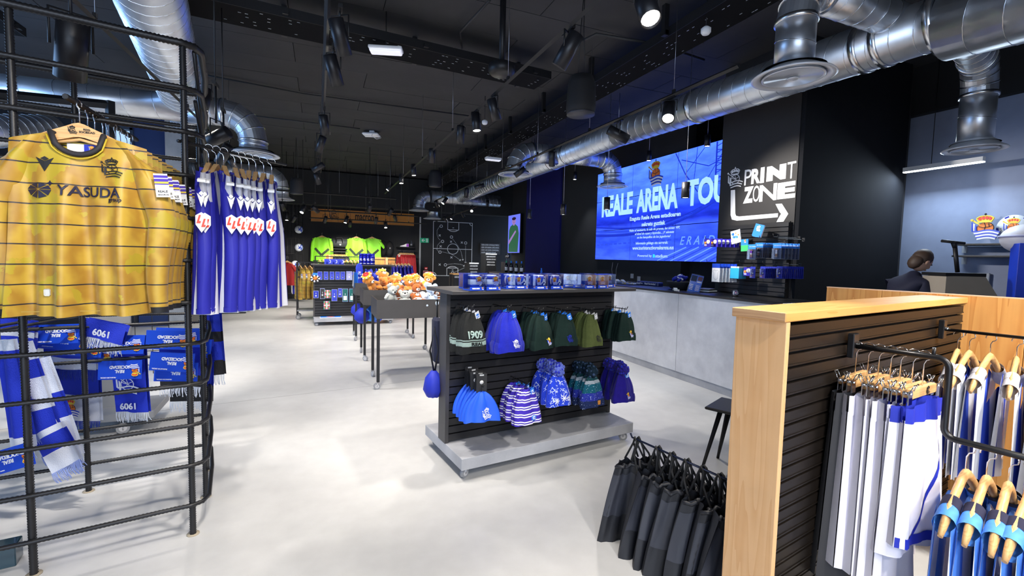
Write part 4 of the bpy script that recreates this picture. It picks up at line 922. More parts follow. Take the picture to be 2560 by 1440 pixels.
def b_teal():
    t = beanie('beanie', '', 'beanie', tl, True, [knit('yarn_dark_teal', (.004, .015, .03)), mat('yarn_fleck', (.02, .05, .12), .8)], H_=.24, Wd=.11, tagc=None); G().cbox((.03, -.066, -.215), (.03, .003, .034), .001).build('leather_patch', mat('leather_tan', (.5, .2, .03), .6), t); return t
row(1478, 935, 4, b_teal, 'teal and navy flecked beanie with a dark pompom', .065, cnt_group='teal flecked pompom beanies', jitter=.03)
row(1556, 930, 4, mk(mats=KDP, cr='colour', crs=.05, pom=[KDP, KRO], H_=.23, Wd=.1), 'deep blue beanie with pompom and crest at the right end', .065, v0=.06, cnt_group='deep blue pompom beanies', jitter=.03)
# ------------------------------------------------------------------ boxed mugs
MUGW = mat('mug_white', (.82, .83, .86), .2); MUGB = mat('mug_blue', (.01, .06, .5), .2)
def mug(kind, loc, rz, label, group='boxed mugs on the beanie unit', cat='mug'):
    t = thing('boxed_mug', label, cat, loc, rz, group)
    G().box((0, 0, .003), (.11, .1, .006)).box((0, -.05, .0125), (.11, .002, .025)).box((0, .05, .055), (.11, .002, .11)).build('carton', BLU, t)
    text('TAZA MUG', .011, WHT, t, TR(-.01, -.0515, .013), .001); crest(t, TR(.042, -.0515, .013), .018, 'colour')
    g = G(); g.lathe([(.036, .008), (.04, .012), (.04, .104), (.037, .104), (.036, .02), (.001, .018)], 24); g.build('mug', MUGW, t)
    g = G(); g.lathe([(.0403, .018), (.0406, .018), (.0406, .098), (.0403, .098)], 24) if kind != 'half' else g.lathe([(.0403, .018), (.0405, .04)], 24).lathe([(.0405, .075), (.0403, .098)], 24)
    if kind == 'white': g = G().lathe([(.0403, .02), (.0405, .06)], 24)
    g.build('glaze_band', MUGB, t)
    G().tube([(.038, 0, .09), (.056, 0, .088), (.064, 0, .07), (.062, 0, .045), (.05, 0, .03), (.038, 0, .03)], .0055, 8).build('handle', MUGW, t)
    if kind == 'la': text('LA', .045, WHT, t, TR(.012, -.0425, .06), .001); crest(t, TR(-.02, -.042, .058), .055, 'colour')
    elif kind == 'half': crest(t, TR(.018, -.042, .065), .055, 'colour')
    else: crest(t, TR(-.006, -.042, .06), .06, 'colour')
    G().box((0, -.049, .055), (.108, .001, .108)).box((-.054, 0, .055), (.001, .098, .108)).box((.054, 0, .055), (.001, .098, .108)).box((0, 0, .1095), (.108, .098, .001)).build('clear_window', CLR, t)
    return t
i = 0
for px, v, k, l in [(1184, .13, 'half', 'boxed blue and white banded mug, leftmost on the unit'), (1226, .13, 'half', 'boxed blue and white banded mug, second from the left'), (1172, .3, 'half', 'boxed mug behind the leftmost one'), (1208, .3, 'half', 'boxed mug behind the second one'),
        (1272, .24, 'la', 'boxed blue mug lettered LA, back left of the middle cluster'), (1296, .2, 'la', 'boxed blue mug lettered LA before the back left one'), (1345, .13, 'la', 'boxed blue crest mug lettered LA, front left of the middle cluster'), (1384, .13, 'la', 'boxed blue crest mug lettered LA, front right of the middle cluster'), (1330, .33, 'la', 'boxed mug at the back of the middle cluster'), (1372, .34, 'la', 'boxed mug at the back right of the middle cluster'),
        (1412, .3, 'white', 'boxed white and blue mug with its handle left, right cluster'), (1437, .24, 'white', 'boxed crest mug at the back of the right cluster'), (1466, .14, 'white', 'boxed white crest mug, front left of the right cluster'), (1498, .14, 'white', 'boxed white crest mug, front right of the right cluster'), (1516, .24, 'white', 'boxed crest mug farthest right on the unit'), (1470, .36, 'white', 'boxed mug hidden behind the right cluster')]:
    p = FP_(px, 716, v); mug(k, (p.x, p.y, 1.272), FY+random.uniform(-.06, .06)+(.0), l)
# ------------------------------------------------------------------ steel cage
REB = mat('rebar_black', (.018, .018, .02), .4, .35)
def rebar(pts, r, closed=False, pitch=.0125, m=REB):
    """ribbed reinforcing bar along a polyline"""
    P = []; rs = []; k = 0
    pts = [V(p) for p in pts]
    if closed: pts.append(pts[0])
    for a, b in zip(pts, pts[1:]):
        n = max(1, int((b-a).length/pitch*2))
        for i in range(n): P.append(a+(b-a)*i/n); rs.append(r*(1.14 if k % 2 else .93)); k += 1
    P.append(pts[-1]); rs.append(r)
    return G().tube(P, rs, 7)
cg = thing('steel_cage', 'tall black rebar cage rack with rounded corners standing on the floor', 'rack', (-.63, 2.82, 0))
O_ = V((-.63, 2.82, 0))
for i, (x, y, h) in enumerate([(-.629, 2.816, 2.53), (-.652, 3.231, 2.2), (-.723, 3.635, 2.53), (-1.328, 3.545, 2.53), (-1.219, 2.701, 2.53), (-2.05, 3.42, 2.53)]):
    rebar([(x-.63*0-O_.x, y-O_.y, 0), (x-O_.x, y-O_.y, h)], .0145).build('post', REB, cg); G().lathe([(.03, 0), (.03, .004), (.001, .004)], 12, c=(x-O_.x, y-O_.y, 0)).build('foot_plate', mat('rusty_mortar', (.35, .3, .22), .9), cg)
ring = [(-2.9, 2.42), (-2.0, 2.56), (-1.22, 2.68), (-.70, 2.79), (-.63, 2.80), (-.585, 2.83), (-.57, 2.9), (-.60, 3.1), (-.63, 3.3), (-.69, 3.6), (-.71, 3.66), (-.77, 3.67), (-1.33, 3.565), (-2.05, 3.44), (-3, 3.28)]
for i in range(12):
    z = .165+.2135*i
    rr = ring if i < 11 else ring
    rebar([(x-O_.x, y-O_.y, z) for x, y in rr], .017 if i == 11 else .0125 if i > 8 else .0105, pitch=.016).build('ring_bar', REB, cg)
for (a, b) in [((-.585, 2.84, 2.25), (-.66, 3.5, 1.95)), ((-.59, 2.86, 2.5), (-.65, 3.35, 2.15)), ((-.6, 2.9, 1.95), (-.62, 3.2, 1.75))]: G().tube([V(a)-O_, V(b)-O_], .009, 8).build('brace', REB, cg)
# square frame of another rack behind the cage
t = thing('rack_frame', 'black square-tube rack frame seen through the cage top', 'rack', (-1.9, 4.3, 0))
fr = [PD(-60, 228, 3.6), PD(275, 262, 3.9), PD(288, 480, 3.9)]
G().tube([p-t.location for p in fr[:2]], .035, 4, sm=False).build('top_rail', BLK, t); q = fr[1]-t.location; G().tube([q+V((0, 0, .03)), V((q.x, q.y, 0))], .035, 4, sm=False).build('upright', BLK, t)
q = fr[0]-t.location; G().tube([q+V((0, 0, .03)), V((q.x, q.y, 0))], .035, 4, sm=False).build('upright', BLK, t)
# ------------------------------------------------------------------ clothes
def hook(t, z=.0, h=.075, r=.02, m=CHR, ang=0):
    pts = [V((0, 0, z-.01)), V((0, 0, z+h-.03)), V((-.006, 0, z+h-.015))]+[V((r*cos(a), 0, z+h+r*sin(a)+.0)) for a in [pi*1.15-pi*1.2*i/8 for i in range(9)]]
    o = G().tube(pts, .0022, 6).build('hook', m, t); o.rotation_euler = (0, 0, RD(ang)); return o
def hanger(t, w=.21, m=HW, thick=.011, bar=True, logo=False, ang=90, drop=.085, hk=CHR, zt=0):
    top = []; bot = []; n = 20
    for i in range(n+1):
        u = -1+2*i/n; x = u*w; z = -drop*abs(u)**1.55+.012*math.exp(-(u*5)**2)
        hgt = .05-.022*abs(u) if not logo else .058-.03*abs(u)
        top.append((x, z+zt)); bot.append((x, z-hgt*(1 if abs(u) < .97 else .6)+zt))
    g = G()
    for i in range(n): g.prism([bot[i], bot[i+1], top[i+1], top[i]], thick*2, 0, y0=thick)
    if bar: pass
    g.build('wooden_hanger', m, t); hook(t, .012+zt, ang=ang, m=hk)
    if logo:
        crest(t, TR(-.02, -thick-.001, -.022+zt), .034, 'black'); text('REAL\nSOCIEDAD', .011, INK, t, TR(.028, -thick-.001, -.02+zt), .0003)
        G().tube([(-w*.72, 0, -drop*.8-.02+zt), (0, 0, -.055+zt), (w*.72, 0, -drop*.8-.02+zt)], .007, 6).build('trouser_bar', m, t)
def shirt(name, label, cat, bm, sm, cm, L_=.74, hw=.25, neck=.085, slope=.26, T=.03, sleeve='long', loc=(0, 0, 0), rz=0, group=None, collar=True, fold=.012, cuffm=None, flare=.06, slr=(.075, .045), nfold=5, parts=None, hang=True, logo=False, hz=.0, hw_h=.19, hang_ang=90, spread=.05, scoop=.085, sl_y=1.0, low=20, bell=0):
    t = thing(name, label, cat, loc, rz, group)
    if hang: hanger(t, hw_h, logo=logo, ang=hang_ang, hk=CHR, zt=.03)
    ph = random.uniform(0, 6)
    def ztop(x, front):
        a = abs(x)
        if a < neck: return -(scoop if front else .02)*sqrt(max(0, 1-(a/neck)**2))-.005
        return -.005-slope*(a-neck)
    def w(v): return hw*(1-.05*sin(v*pi)+flare*v)
    def fn(front):
        def f(u, v):
            s = -1+2*u; x0 = s*w(v); zt = ztop(s*hw, front); z = zt*(1-v)+(-L_)*v
            arc = sqrt(max(0, 1-s*s)); th = T*(.35+.65*min(1, v*2.5))*arc**.8*(1+bell*v)
            k = fold*v**.7*(sin(s*nfold*1.9+ph)*.8+.5*sin(s*nfold*3.7+ph*2))
            y = (-th+k) if front else (th+k)
            return (x0, y, z)
        return f
    def yf(x, z):
        zt = ztop(x, True); v = min(1, max(0, (z-zt)/(-L_-zt)))
        for _ in range(2): s = max(-.97, min(.97, x/w(v))); zt = ztop(s*hw, True); v = min(1, max(0, (z-zt)/(-L_-zt)))
        return fn(True)((s+1)/2, v)[1]
    YF[t.name] = yf
    g = G(); g.grid(fn(True), low+8, 14); g.grid(lambda u, v: fn(False)(1-u, v), low+8, 14); g.build('shirt_body', bm, t)
    if collar:
        pts = []
        for i in range(13): s = -1+2*i/12; x = neck*s; pts.append((x, -T*.38-.006, ztop(x, True)))
        for i in range(1, 12): s = 1-2*i/12; x = neck*s; pts.append((x, T*.4, ztop(x, False)))
        G().tube(pts, .011, 8, closed=True).build('collar', cm, t)
    if sleeve:
        for s in (-1, 1):
            Ls = L_*1.0 if sleeve == 'long' else .24
            def sf(u, v, s=s):
                a = 2*pi*u; zc = -.13-(Ls-.14)*v; xo = hw-.035+spread*min(1, v*3)+.015*sin(v*5+ph)
                r = slr[0]*(1-v)+slr[1]*v; r *= (.75+.25*min(1, v*8))
                if v < .001: r = .06; 
                ry = r*.55*sl_y*(1+.15*sin(v*9+ph+a)); rx = r*.62
                x = xo+rx*cos(a)-(.05 if v < .08 else 0)*(1-v/.08); y = ry*sin(a)+.008*sin(v*7+ph)
                z = zc+(.105*(1-min(1, v*5)) if cos(a) < .2 else .06*(1-min(1, v*6)))+.0*u
                return (s*x, y, z)
            if sleeve != 'long':
                def sf(u, v, s=s):
                    a = 2*pi*u; r = .075*(1-v)+.085*v; xo = hw-.05+.13*v; z = -.11-.17*v+r*.9*sin(a)*.5
                    return (s*(xo+.02*cos(a)), T*1.3*cos(a), z+.03*sin(a))
            k = G().grid(sf, 16, 14).build('sleeve', sm, t)
            if cuffm and sleeve == 'long': G().grid(lambda u, v: (V(sf(u, .965+.04*v)).x*1.004, V(sf(u, .965+.04*v)).y*1.06, V(sf(u, .965+.04*v)).z), 16, 2).build('cuff', cuffm, t)
    return t
# gold jersey cloth: thin dark hoops over a mottled gold
gold = mat('cloth_gold', (.5, .32, .07), .5, sheen=.15); N, L = nt(gold); v = obj_axis(N, L, 2)
tc = N.new('ShaderNodeTexCoord'); wv = N.new('ShaderNodeTexNoise'); wv.inputs['Scale'].default_value = 5; wv.inputs['Detail'].default_value = 6; L.new(tc.outputs['Object'], wv.inputs['Vector'])
mg = N.new('ShaderNodeTexWave'); mg.inputs['Scale'].default_value = 3.2; mg.inputs['Distortion'].default_value = 14; mg.inputs['Detail'].default_value = 4; L.new(tc.outputs['Object'], mg.inputs['Vector'])
base = mixc(N, L, mg.outputs['Fac'], (.36, .19, .018), (.5, .32, .035)); base = mixc(N, L, math_node(N, L, 'GREATER_THAN', wv.outputs[0], .56), base, (.42, .31, .02))
fr_ = math_node(N, L, 'FRACT', math_node(N, L, 'DIVIDE', math_node(N, L, 'ADD', v, 5.035), .083))
hs = [x for x in N if x.type == 'HUE_SAT'][0]; L.new(mixc(N, L, math_node(N, L, 'LESS_THAN', fr_, .065), base, (.015, .012, .02)), hs.inputs['Color'])
colr = striped('collar_black_gold', (.02, .018, .02), (.45, .33, .03), 2, .006, .3)
def gold_jersey(label, loc, rz=0, logo=False, group='gold long-sleeved jerseys on the cage arm'):
    t = shirt('jersey', label, 'jersey', gold, gold, mat('collar_black', (.02, .018, .022), .7), L_=.765, hw=.23, loc=loc, rz=rz, group=group, cuffm=INK, logo=True, T=.045, fold=.055, flare=.07, slr=(.1, .055), spread=.075, nfold=4, neck=.088)
    # inner collar rings, hem band, neck label
    pts = []
    for i in range(13): s = -1+2*i/12; x = .1*s; pts.append((x, -.028, -.09*sqrt(max(0, 1-s*s))-.018))
    G().tube(pts, .0035, 6).build('collar_line', mat('collar_yellow', (.5, .36, .02), .6), t)
    G().box((.0, .012, -.06), (.1, .002, .036), m=0).box((.03, .01, -.06), (.045, .002, .038), m=1).build('neck_label', [WHT, ROY], t); crest(t, TR(.035, .008, -.06), .025, 'colour')
    yf = -.042
    g = G(); g.prism([(-.138, -.112), (-.108, -.128), (-.108, -.17)], .001, y0=yf).prism([(-.078, -.112), (-.108, -.17), (-.108, -.128)], .001, y0=yf).prism([(-.108, -.108), (-.122, -.117), (-.108, -.126), (-.094, -.117)], .001, y0=yf); q_ = YF[t.name]; conform(g.build('maker_mark', INK, t), q_)
    conform(crest(t, TR(.115, yf, -.145), .085, 'black'), q_)
    conform(fit('YASUDA', -.06, .15, -.265, -.222, mat('logo_navy', (.012, .012, .04), .6), t, yf-.004, .012), q_); conform(fit('group', .105, .155, -.286, -.268, mat('logo_navy', (.012, .012, .04), .6), t, yf-.004, .004), q_)
    g = G(); c = (-.13, -.243)
    for i in range(8):
        a0, a1 = 2*pi*i/8+.06, 2*pi*(i+1)/8-.06; f_ = lambda a: (c[0]+.045*cos(a), c[1]+.032*sin(a)*(1.15 if sin(a) < 0 else .8)); g.prism([(c[0]+.004*cos((a0+a1)/2), c[1]+.004*sin((a0+a1)/2)), f_(a0), f_(a1)], .001, y0=yf-.004)
    g.prism([(-.09, -.205), (-.086, -.213), (-.078, -.217), (-.086, -.221), (-.09, -.229), (-.094, -.221), (-.102, -.217), (-.094, -.213)], .001, y0=yf-.004)
    conform(g.build('sponsor_emblem', MATS['logo_navy'], t), q_)
    # sleeve patch facing out and forward
    o = G().box((0, 0, 0), (.05, .0015, .1), m=0).box((0, -.001, .022), (.05, .0015, .042), m=1).box((0, -.002, .012), (.05, .0015, .008), m=2).box((0, -.002, .0), (.05, .0015, .006), m=0).box((0, -.002, .03), (.05, .0015, .004), m=0).build('sleeve_patch', [WHT, mat('patch_violet', (.05, .02, .4), .6), GOLDY], t)
    o.location = (.298, -.056, -.2); o.rotation_euler = (0, RD(-6), RD(28)); text('REALE', .013, INK, o, TR(0, -.002, -.026), .0002); text('SEGUROS', .009, INK, o, TR(0, -.002, -.04), .0001)
    conform(G().cbox((-.11, yf+.002, -.665), (.02, .002, .03), .004).build('hem_badge', mat('badge_cream', (.55, .55, .52), .4), t), q_, .002)
    G().box((0, -.033, -.745), (.4, .001, .003)).build('hem_seam', mat('seam_gold', (.4, .27, .05), .6), t)
    return t
r0 = PD(172, 246, 1.88)
HZ = r0.z
gj = gold_jersey('gold long-sleeved jersey with its whole sponsor print showing, front one on the cage arm', V((r0.x+.01, r0.y+.06, HZ-.125)), RD(-2)); gtr = tree(gj)
for i in range(8):
    y = r0.y+.15+.068*i
    dup(gj, V((r0.x+.01+random.uniform(-.006, .006), y, HZ-.125-.002*i)), None, f'gold long-sleeved jersey on the cage arm, {ORD[i+1]} from the front', None, (0, 0, RD(random.uniform(-7, 5))), gtr)
t = thing('hanging_arm', 'ribbed black arm reaching out of the cage with the gold jerseys', 'rail', (r0.x, r0.y, HZ)); rebar([(0, -.03, 0), (0, .75, 0)], .011).build('bar', REB, t)
# blue and white striped jerseys
cst = striped('cloth_blue_white', (.62, .63, .7), (.012, .013, .3), 0, .12, .5, off=.09, rough=.7)
BJ = mat('cloth_royal', (.012, .013, .3), .65)
def blue_jersey(label, loc, rz, group='blue and white jerseys on the cage side arm'):
    t = shirt('jersey', label, 'jersey', cst, BJ, BJ, L_=.74, hw=.25, loc=loc, rz=rz, group=group, cuffm=WHT if False else BJ, T=.05, fold=.02, slr=(.068, .06), spread=.02, sl_y=.9, flare=.0, bell=.25, hang_ang=90)
    o = thing('x', 'x', 'x'); bpy.data.objects.remove(o)
    # marks on the outer face of the +x sleeve
    g = G()
    g.prism([(-.035, .0), (-.035, .045), (0, .062), (.035, .045), (.035, 0), (0, -.04)], .002, 0); [g.prism([(x_-.016, z_), (x_, z_+.042), (x_+.012, z_+.042), (x_+.001, z_+.012), (x_+.012, z_+.012), (x_+.008, z_)], .002, 1, y0=-.002) for x_, z_ in ((-.014, .006), (.014, -.012))]
    o = g.build('league_patch', [WHT, mat('league_red', (.8, .05, .02), .5)], t); o.matrix_local = TR(.295, 0, -.30) @ RZ(90) @ MX.Diagonal((.68, 1, .95, 1))
    g = G(); g.prism([(-.022, .03), (0, .012), (.022, .03), (0, -.035)], .002); g.prism([(0, .04), (-.013, .028), (0, .018), (.013, .028)], .002); o = g.build('maker_mark', WHT, t); o.matrix_local = TR(.288, 0, -.18) @ RZ(90) @ MX.Diagonal((.8, 1, 1, 1))
    o = G().box((0, 0, 0), (.034, .03, .012)).build('shoulder_band', WHT, t); o.matrix_local = TR(.26, 0, -.085) @ RZ(90) @ RX(20)
    return t
A_, B_ = PD(505, 374, 2.42), PD(705, 402, 2.85); A_.z = B_.z = (A_.z+B_.z)/2
dr = (B_-A_); ang = math.atan2(dr.y, dr.x)
t = thing('hanging_arm', 'ribbed black arm sticking out of the cage side with striped jerseys', 'rail', A_, ang); rebar([(-.12, 0, 0), (dr.length+.03, 0, 0)], .008).build('bar', REB, t)
bj = None
for i, px in enumerate([519, 536, 553, 579, 595, 614, 632, 653, 675]):
    p = A_+dr*((px-505)/200.)**1.0*(1.0 if True else 1); p.z = A_.z-.12
    q = RD(-90+random.uniform(-9, 9)+6)
    lab = f'blue and white striped jersey hung edge-on, {ORD[i]} from the cage'
    if bj is None: bj = blue_jersey(lab, p, q); btr = tree(bj)
    else: dup(bj, p, None, lab, None, (0, 0, q), btr)
# ------------------------------------------------------------------ scarves behind the cage
def scarf(label, loc, rz, w, h, cols, tilt=0, cr=None, txt=None, fr=WHT, card=False, group='scarves hanging in the cage', cardlow=0):
    """folded scarf hanging: bands [(z0,z1,material)], fringe below"""
    t = thing('scarf', label, 'scarf', loc, rz, group); t.rotation_euler = (0, RD(tilt), rz); ph = random.uniform(0, 6)
    ms = []; 
    for a in cols:
        if a[2] not in ms: ms.append(a[2])
    def mf(u, v):
        for z0, z1, m in cols:
            if z0 <= v <= z1: return ms.index(m)
        return 0
    f = lambda u, v: ((u-.5)*w, .012*sin(u*5+ph+v*2)+.006*sin(u*9), -h*v)
    g = G(); g.grid(f, 10, 40, mf=mf); g.grid(lambda u, v: tuple(V(f(1-u, v))+V((0, .022, 0))), 10, 20, mf=lambda u, v: mf(u, v)); g.build('cloth', ms, t)
    g = G(); n = int(w/.006)
    for i in range(n):
        x = (i/(n-1)-.5)*w; y = .012*sin((i/(n-1))*5+ph+2); l = random.uniform(.05, .075); dx = random.uniform(-.012, .012); g.tube([(x, y, -h+.002), (x+dx*.4, y-.004, -h-l*.5), (x+dx, y+random.uniform(-.006, .01), -h-l)], .0022, 3, caps=False)
    tag(g.build('fringe', fr, t), kind='stuff')
    if cr: crest(t, TR(0, -.028, -h*cr[1]), cr[2], cr[0])
    if txt: o = text(txt[0], txt[2], txt[3], t, TR(0, -.026, -h*txt[1]) @ (RY(180) if len(txt) > 4 else MX()), txt[2]*.03)
    if card:
        c = G().cbox((0, 0, 0), (w*1.12, .002, .12), .0005).build('hang_card', BLU, t, (0.01, -.034, -.05-cardlow)); c.rotation_euler = (RD(-12), 0, 0)
        text('REAL\nSOCIEDAD', .024, WHT, c, RY(180) @ TR(.0, -.002, .002), .0008); crest(c, TR(w*.36, -.002, .0) @ RY(180), .075, 'colour'); text('www.realsociedad', .009, WHT, c, TR(-w*.3, -.002, -.045) @ RY(180), .0001)
    return t
SB_ = mat('scarf_blue', (.008, .03, .5), .85, bump=.3, bscale=200); SWt = mat('scarf_white', (.68, .72, .82), .85, bump=.3, bscale=200); SK = mat('scarf_black', (.012, .012, .014), .85, bump=.3, bscale=200); SF = mat('fringe_blue', (.02, .05, .4), .8)
SL = mat('fringe_pale', (.3, .38, .75), .8)
def SC_(px, py, d): return PD(px, py, d)
al = RD(-22)
sc = [('white and blue scarf with a coloured crest near its end, hanging left', (178, 820), 2.95, .34, .60, [(0, .3, SB_), (.3, .42, SWt), (.42, .72, SB_), (.72, 1, SWt)], 0, ('colour', .86, .12), None, SF, True),
      ('white scarf end with blue fringe lying over the crest scarf', (172, 828), 2.88, .32, .24, [(0, .7, SB_), (.7, 1, SWt)], 3, None, None, SF, True),
      ('blue scarf with upside-down 1909 and white fringe', (318, 840), 2.98, .22, .50, [(0, 1, SB_)], -2, ('white', .62, .16), ('1909', .9, .055, SWt, 1), SWt, True),
      ('blue scarf with white 1909 and white fringe just under the jerseys', (268, 805), 2.82, .24, .12, [(0, 1, SB_)], 12, None, ('1909', .55, .055, SWt, 1), SWt, False),
      ('blue and black scarf with a blue hang card at the cage corner', (450, 822), 3.0, .26, .38, [(0, .8, SB_), (.8, 1, SK)], 0, None, ('E', .6, .06, GOLDY), SWt, True),
      ('black banded scarf behind the cage corner', (475, 850), 3.1, .27, .42, [(0, .75, SB_), (.75, 1, SK)], 0, None, None, SWt, True),
      ('black and blue scarf hanging outside the cage corner post', (525, 770), 3.15, .14, .46, [(0, .35, SB_), (.35, .5, SK), (.5, .78, SB_), (.78, 1, SK)], -2, ('blue', .72, .08), None, SWt, False),
      ('striped blue and white scarf at the left edge', (48, 800), 2.75, .2, .34, [(0, .2, SB_), (.2, .3, SWt), (.3, .5, SB_), (.5, .6, SWt), (.6, 1, SB_)], 4, None, None, SL, False),
      ('white scarf with blue bands slanting at the left edge', (40, 860), 2.6, .16, .52, [(0, .2, SWt), (.2, .4, SB_), (.4, .75, SWt), (.75, 1, SB_)], -14, ('blue', .6, .1), None, SL, False),
      ('long white and blue scarf leaning beside the front post', (85, 900), 2.65, .15, .6, [(0, .35, SWt), (.35, .6, SB_), (.6, 1, SWt)], -16, None, None, SL, False),
      ('narrow blue and white scarf hanging low at the left edge', (8, 850), 2.5, .12, .6, [(0, .1, SWt), (.1, .9, SB_), (.9, 1, SWt)], -6, None, None, SL, False),
      ('blue scarf with white end slanting low behind the front post', (105, 1040), 2.7, .2, .22, [(0, .45, SB_), (.45, 1, SWt)], -24, None, None, SL, False),
      ('blue and white scarf lowest at the left, cut by the front post', (110, 1075), 2.62, .17, .24, [(0, .15, SWt), (.15, .55, SB_), (.55, 1, SWt)], -30, None, None, SL, False)]
for l, (px, py), d, w, h, cols, ti, cr, tx, fr, cd in sc:
    scarf(l, SC_(px, py, d), al, w, h, cols, ti, cr, tx, fr, cd)
for i, (px, py, d, ti) in enumerate([(60, 840, 2.9, 3), (140, 835, 2.8, -3), (200, 868, 2.86, 2), (20, 1150, 2.3, -18), (300, 925, 2.86, -3), (420, 850, 2.84, 0), (430, 905, 2.84, 2), (440, 930, 2.88, -1), (230, 885, 2.9, 0)]):
    c = thing('hang_card', ['blue club hang card upper left behind the front post', 'blue club hang card under the gold jerseys, left', 'blue club hang card over the crest scarf', 'blue website hang card lowest at the left edge', 'blue club hang card over the 1909 scarf', 'topmost blue club hang card at the cage corner', 'second blue club hang card at the cage corner', 'lowest blue club hang card at the cage corner', 'blue club hang card partly behind the crest scarf'][i], 'card', PD(px, py, d), al, 'blue club hang cards'); c.rotation_euler = (RD(-8), RD(ti), al)
    k_ = G().cbox((0, 0, 0), (.27, .002, .115), .0005).build('card', BLU, c); text('REAL\nSOCIEDAD', .026, WHT, c, RY(180) @ TR(.0, -.002, -.005), .0008); crest(c, TR(.095, -.002, .0) @ RY(180), .075, 'colour'); text('www.realsociedad.eus' if i == 3 else 'PRODUCTO OFICIAL', .01, WHT, c, TR(-.07, -.002, -.045) @ RY(180), .0001)
t = thing('hanging_arm', 'ribbed black arm inside the cage that carries the scarves', 'rail', PD(180, 800, 2.95), RD(-5)); rebar([(-.45, 0, .02), (.95, .15, .02)], .009).build('bar', REB, t)
for i, (px, d) in enumerate(((45, 2.7), (105, 2.7))):
    q = PD(px, 815, d); t = thing('hanging_arm', 'ribbed black arm at the left edge with slanting scarves, %s one' % ('left', 'right')[i], 'rail', q, RD(80)); rebar([(-.35, 0, .02), (.5, 0, .02)], .008).build('bar', REB, t)
# rolling base seen under the scarves
t = thing('rolling_stand', 'pale grey rolling stand base behind the scarves', 'stand', PZ(250, 1092, 0), RD(2))
G().cbox((0, .25, .14), (.7, .5, .06), .004).build('base', GREYP, t); caster(t, .15, .03, 0, .045); caster(t, -.3, .03, 0, .045); G().box((0, .25, .6), (.3, .03, .9)).build('upright', GREYP, t)
# smoked plate at bottom left
t = thing('plinth', 'dark blue-grey glass plinth corner at the bottom left', 'plinth', PZ(30, 1385, .05), RD(10)); G().cbox((-.14, .02, 0), (.32, .1, .1), .004).build('plate', mat('smoked_glass', (.02, .05, .07), .12, coat=.4), t)
# ------------------------------------------------------------------ wire grid far behind the cage with gold jerseys
t = thing('wire_grid', 'black wire grid panel behind the cage carrying gold jerseys', 'grid panel', (-1.75, 6.3, 0), RD(12))
for i in range(9): G().cyl((-.6+.15*i, 0, .1), (-.6+.15*i, 0, 2.0), .004, 5).build('wire', BLK, t)
for i in range(12): G().cyl((-.6, 0, .2+.16*i), (.6, 0, .2+.16*i), .004, 5).build('wire', BLK, t)
for i in range(7):
    p = PD(440+8*i, 575, 5.6+.05*i); dup(gj, V((p.x, p.y, p.z)), None, f'far gold jersey seen between cage and striped jerseys, upper row, {ORD[i]} from the left', 'far gold jerseys on the grid', (0, 0, RD(-62)), gtr, .55)
    p = PD(440+8*i, 668, 5.6+.05*i); dup(gj, V((p.x, p.y, p.z)), None, f'far gold jersey seen between cage and striped jerseys, lower row, {ORD[i]} from the left', 'far gold jerseys on the grid', (0, 0, RD(-62)), gtr, .5)
# ------------------------------------------------------------------ pine gondola at the right
GH = RD(90-79.6); GA = V((cos(GH), sin(GH), 0)); GB = V((-sin(GH), cos(GH), 0)); G0 = V((1.516, 1.129, 0)); GT = 1.33; HA, HB = 79.6, -10.4
PINE_Z = wood('pine_upright', (.72, .44, .22), (.64, .35, .15), 2, 9); PINE_X = wood('pine_lengthways', (.66, .37, .12), (.58, .28, .07), 0, 9); PINE_W = wood('pine_panel', (.7, .36, .11), (.52, .21, .05), 2, 7)
PEND = wood('pine_end_grain', (.62, .38, .2), (.4, .2, .09), 1, 22)
gd = thing('pine_gondola', 'pine-framed display partition with black slats', 'partition', G0, GH)
GW = .19; GL = 2.03
G().cbox((GL/2-.01, GW/2, GT-.017), (GL+.02, GW+.012, .034), .003).build('top_board', PINE_X, gd)
G().box((-.0205, GW/2, GT-.017), (.001, GW+.006, .03)).build('end_grain', PEND, gd)
G().cbox((.013, GW/2, (GT-.034)/2), (.026, GW, GT-.034), .002).build('post_board', PINE_Z, gd)
G().box((GL/2, GW/2, .65), (GL-.05, GW-.06, 1.2)).build('core', BLKM, gd)
pt_ = .0535; sm = G().box((0, 0, 0), (GL-.03, .02, pt_-.012)).box((0, -.011, -(pt_-.012)/2+.003), (GL-.03, .004, .006)).mesh('slat', mat('slat_brown_black', (.011, .008, .006), .4, spec=.3))
for i in range(23):
    put('slat', sm, gd, (GL/2+.012, .02, GT-.05-pt_*(i+.4))); o = put('slat', sm, gd, (GL/2+.012, GW-.02, GT-.05-pt_*(i+.4))); o.rotation_euler = (0, 0, pi)
g2 = thing('pine_panel_wall', 'tall pine board wall closing the far end of the gondola', 'partition', G0+GA*GL, GH)
for i in range(10): G().cbox((.02, .745-.33*i-.165, 1.34/2), (.036, .328, 1.34), .002).build('plank', PINE_W, g2)
G().box((.02, -.905, 1.342), (.036, 3.3, .006)).build('edge_band', mat('pine_edge', (.85, .55, .35), .5), g2)
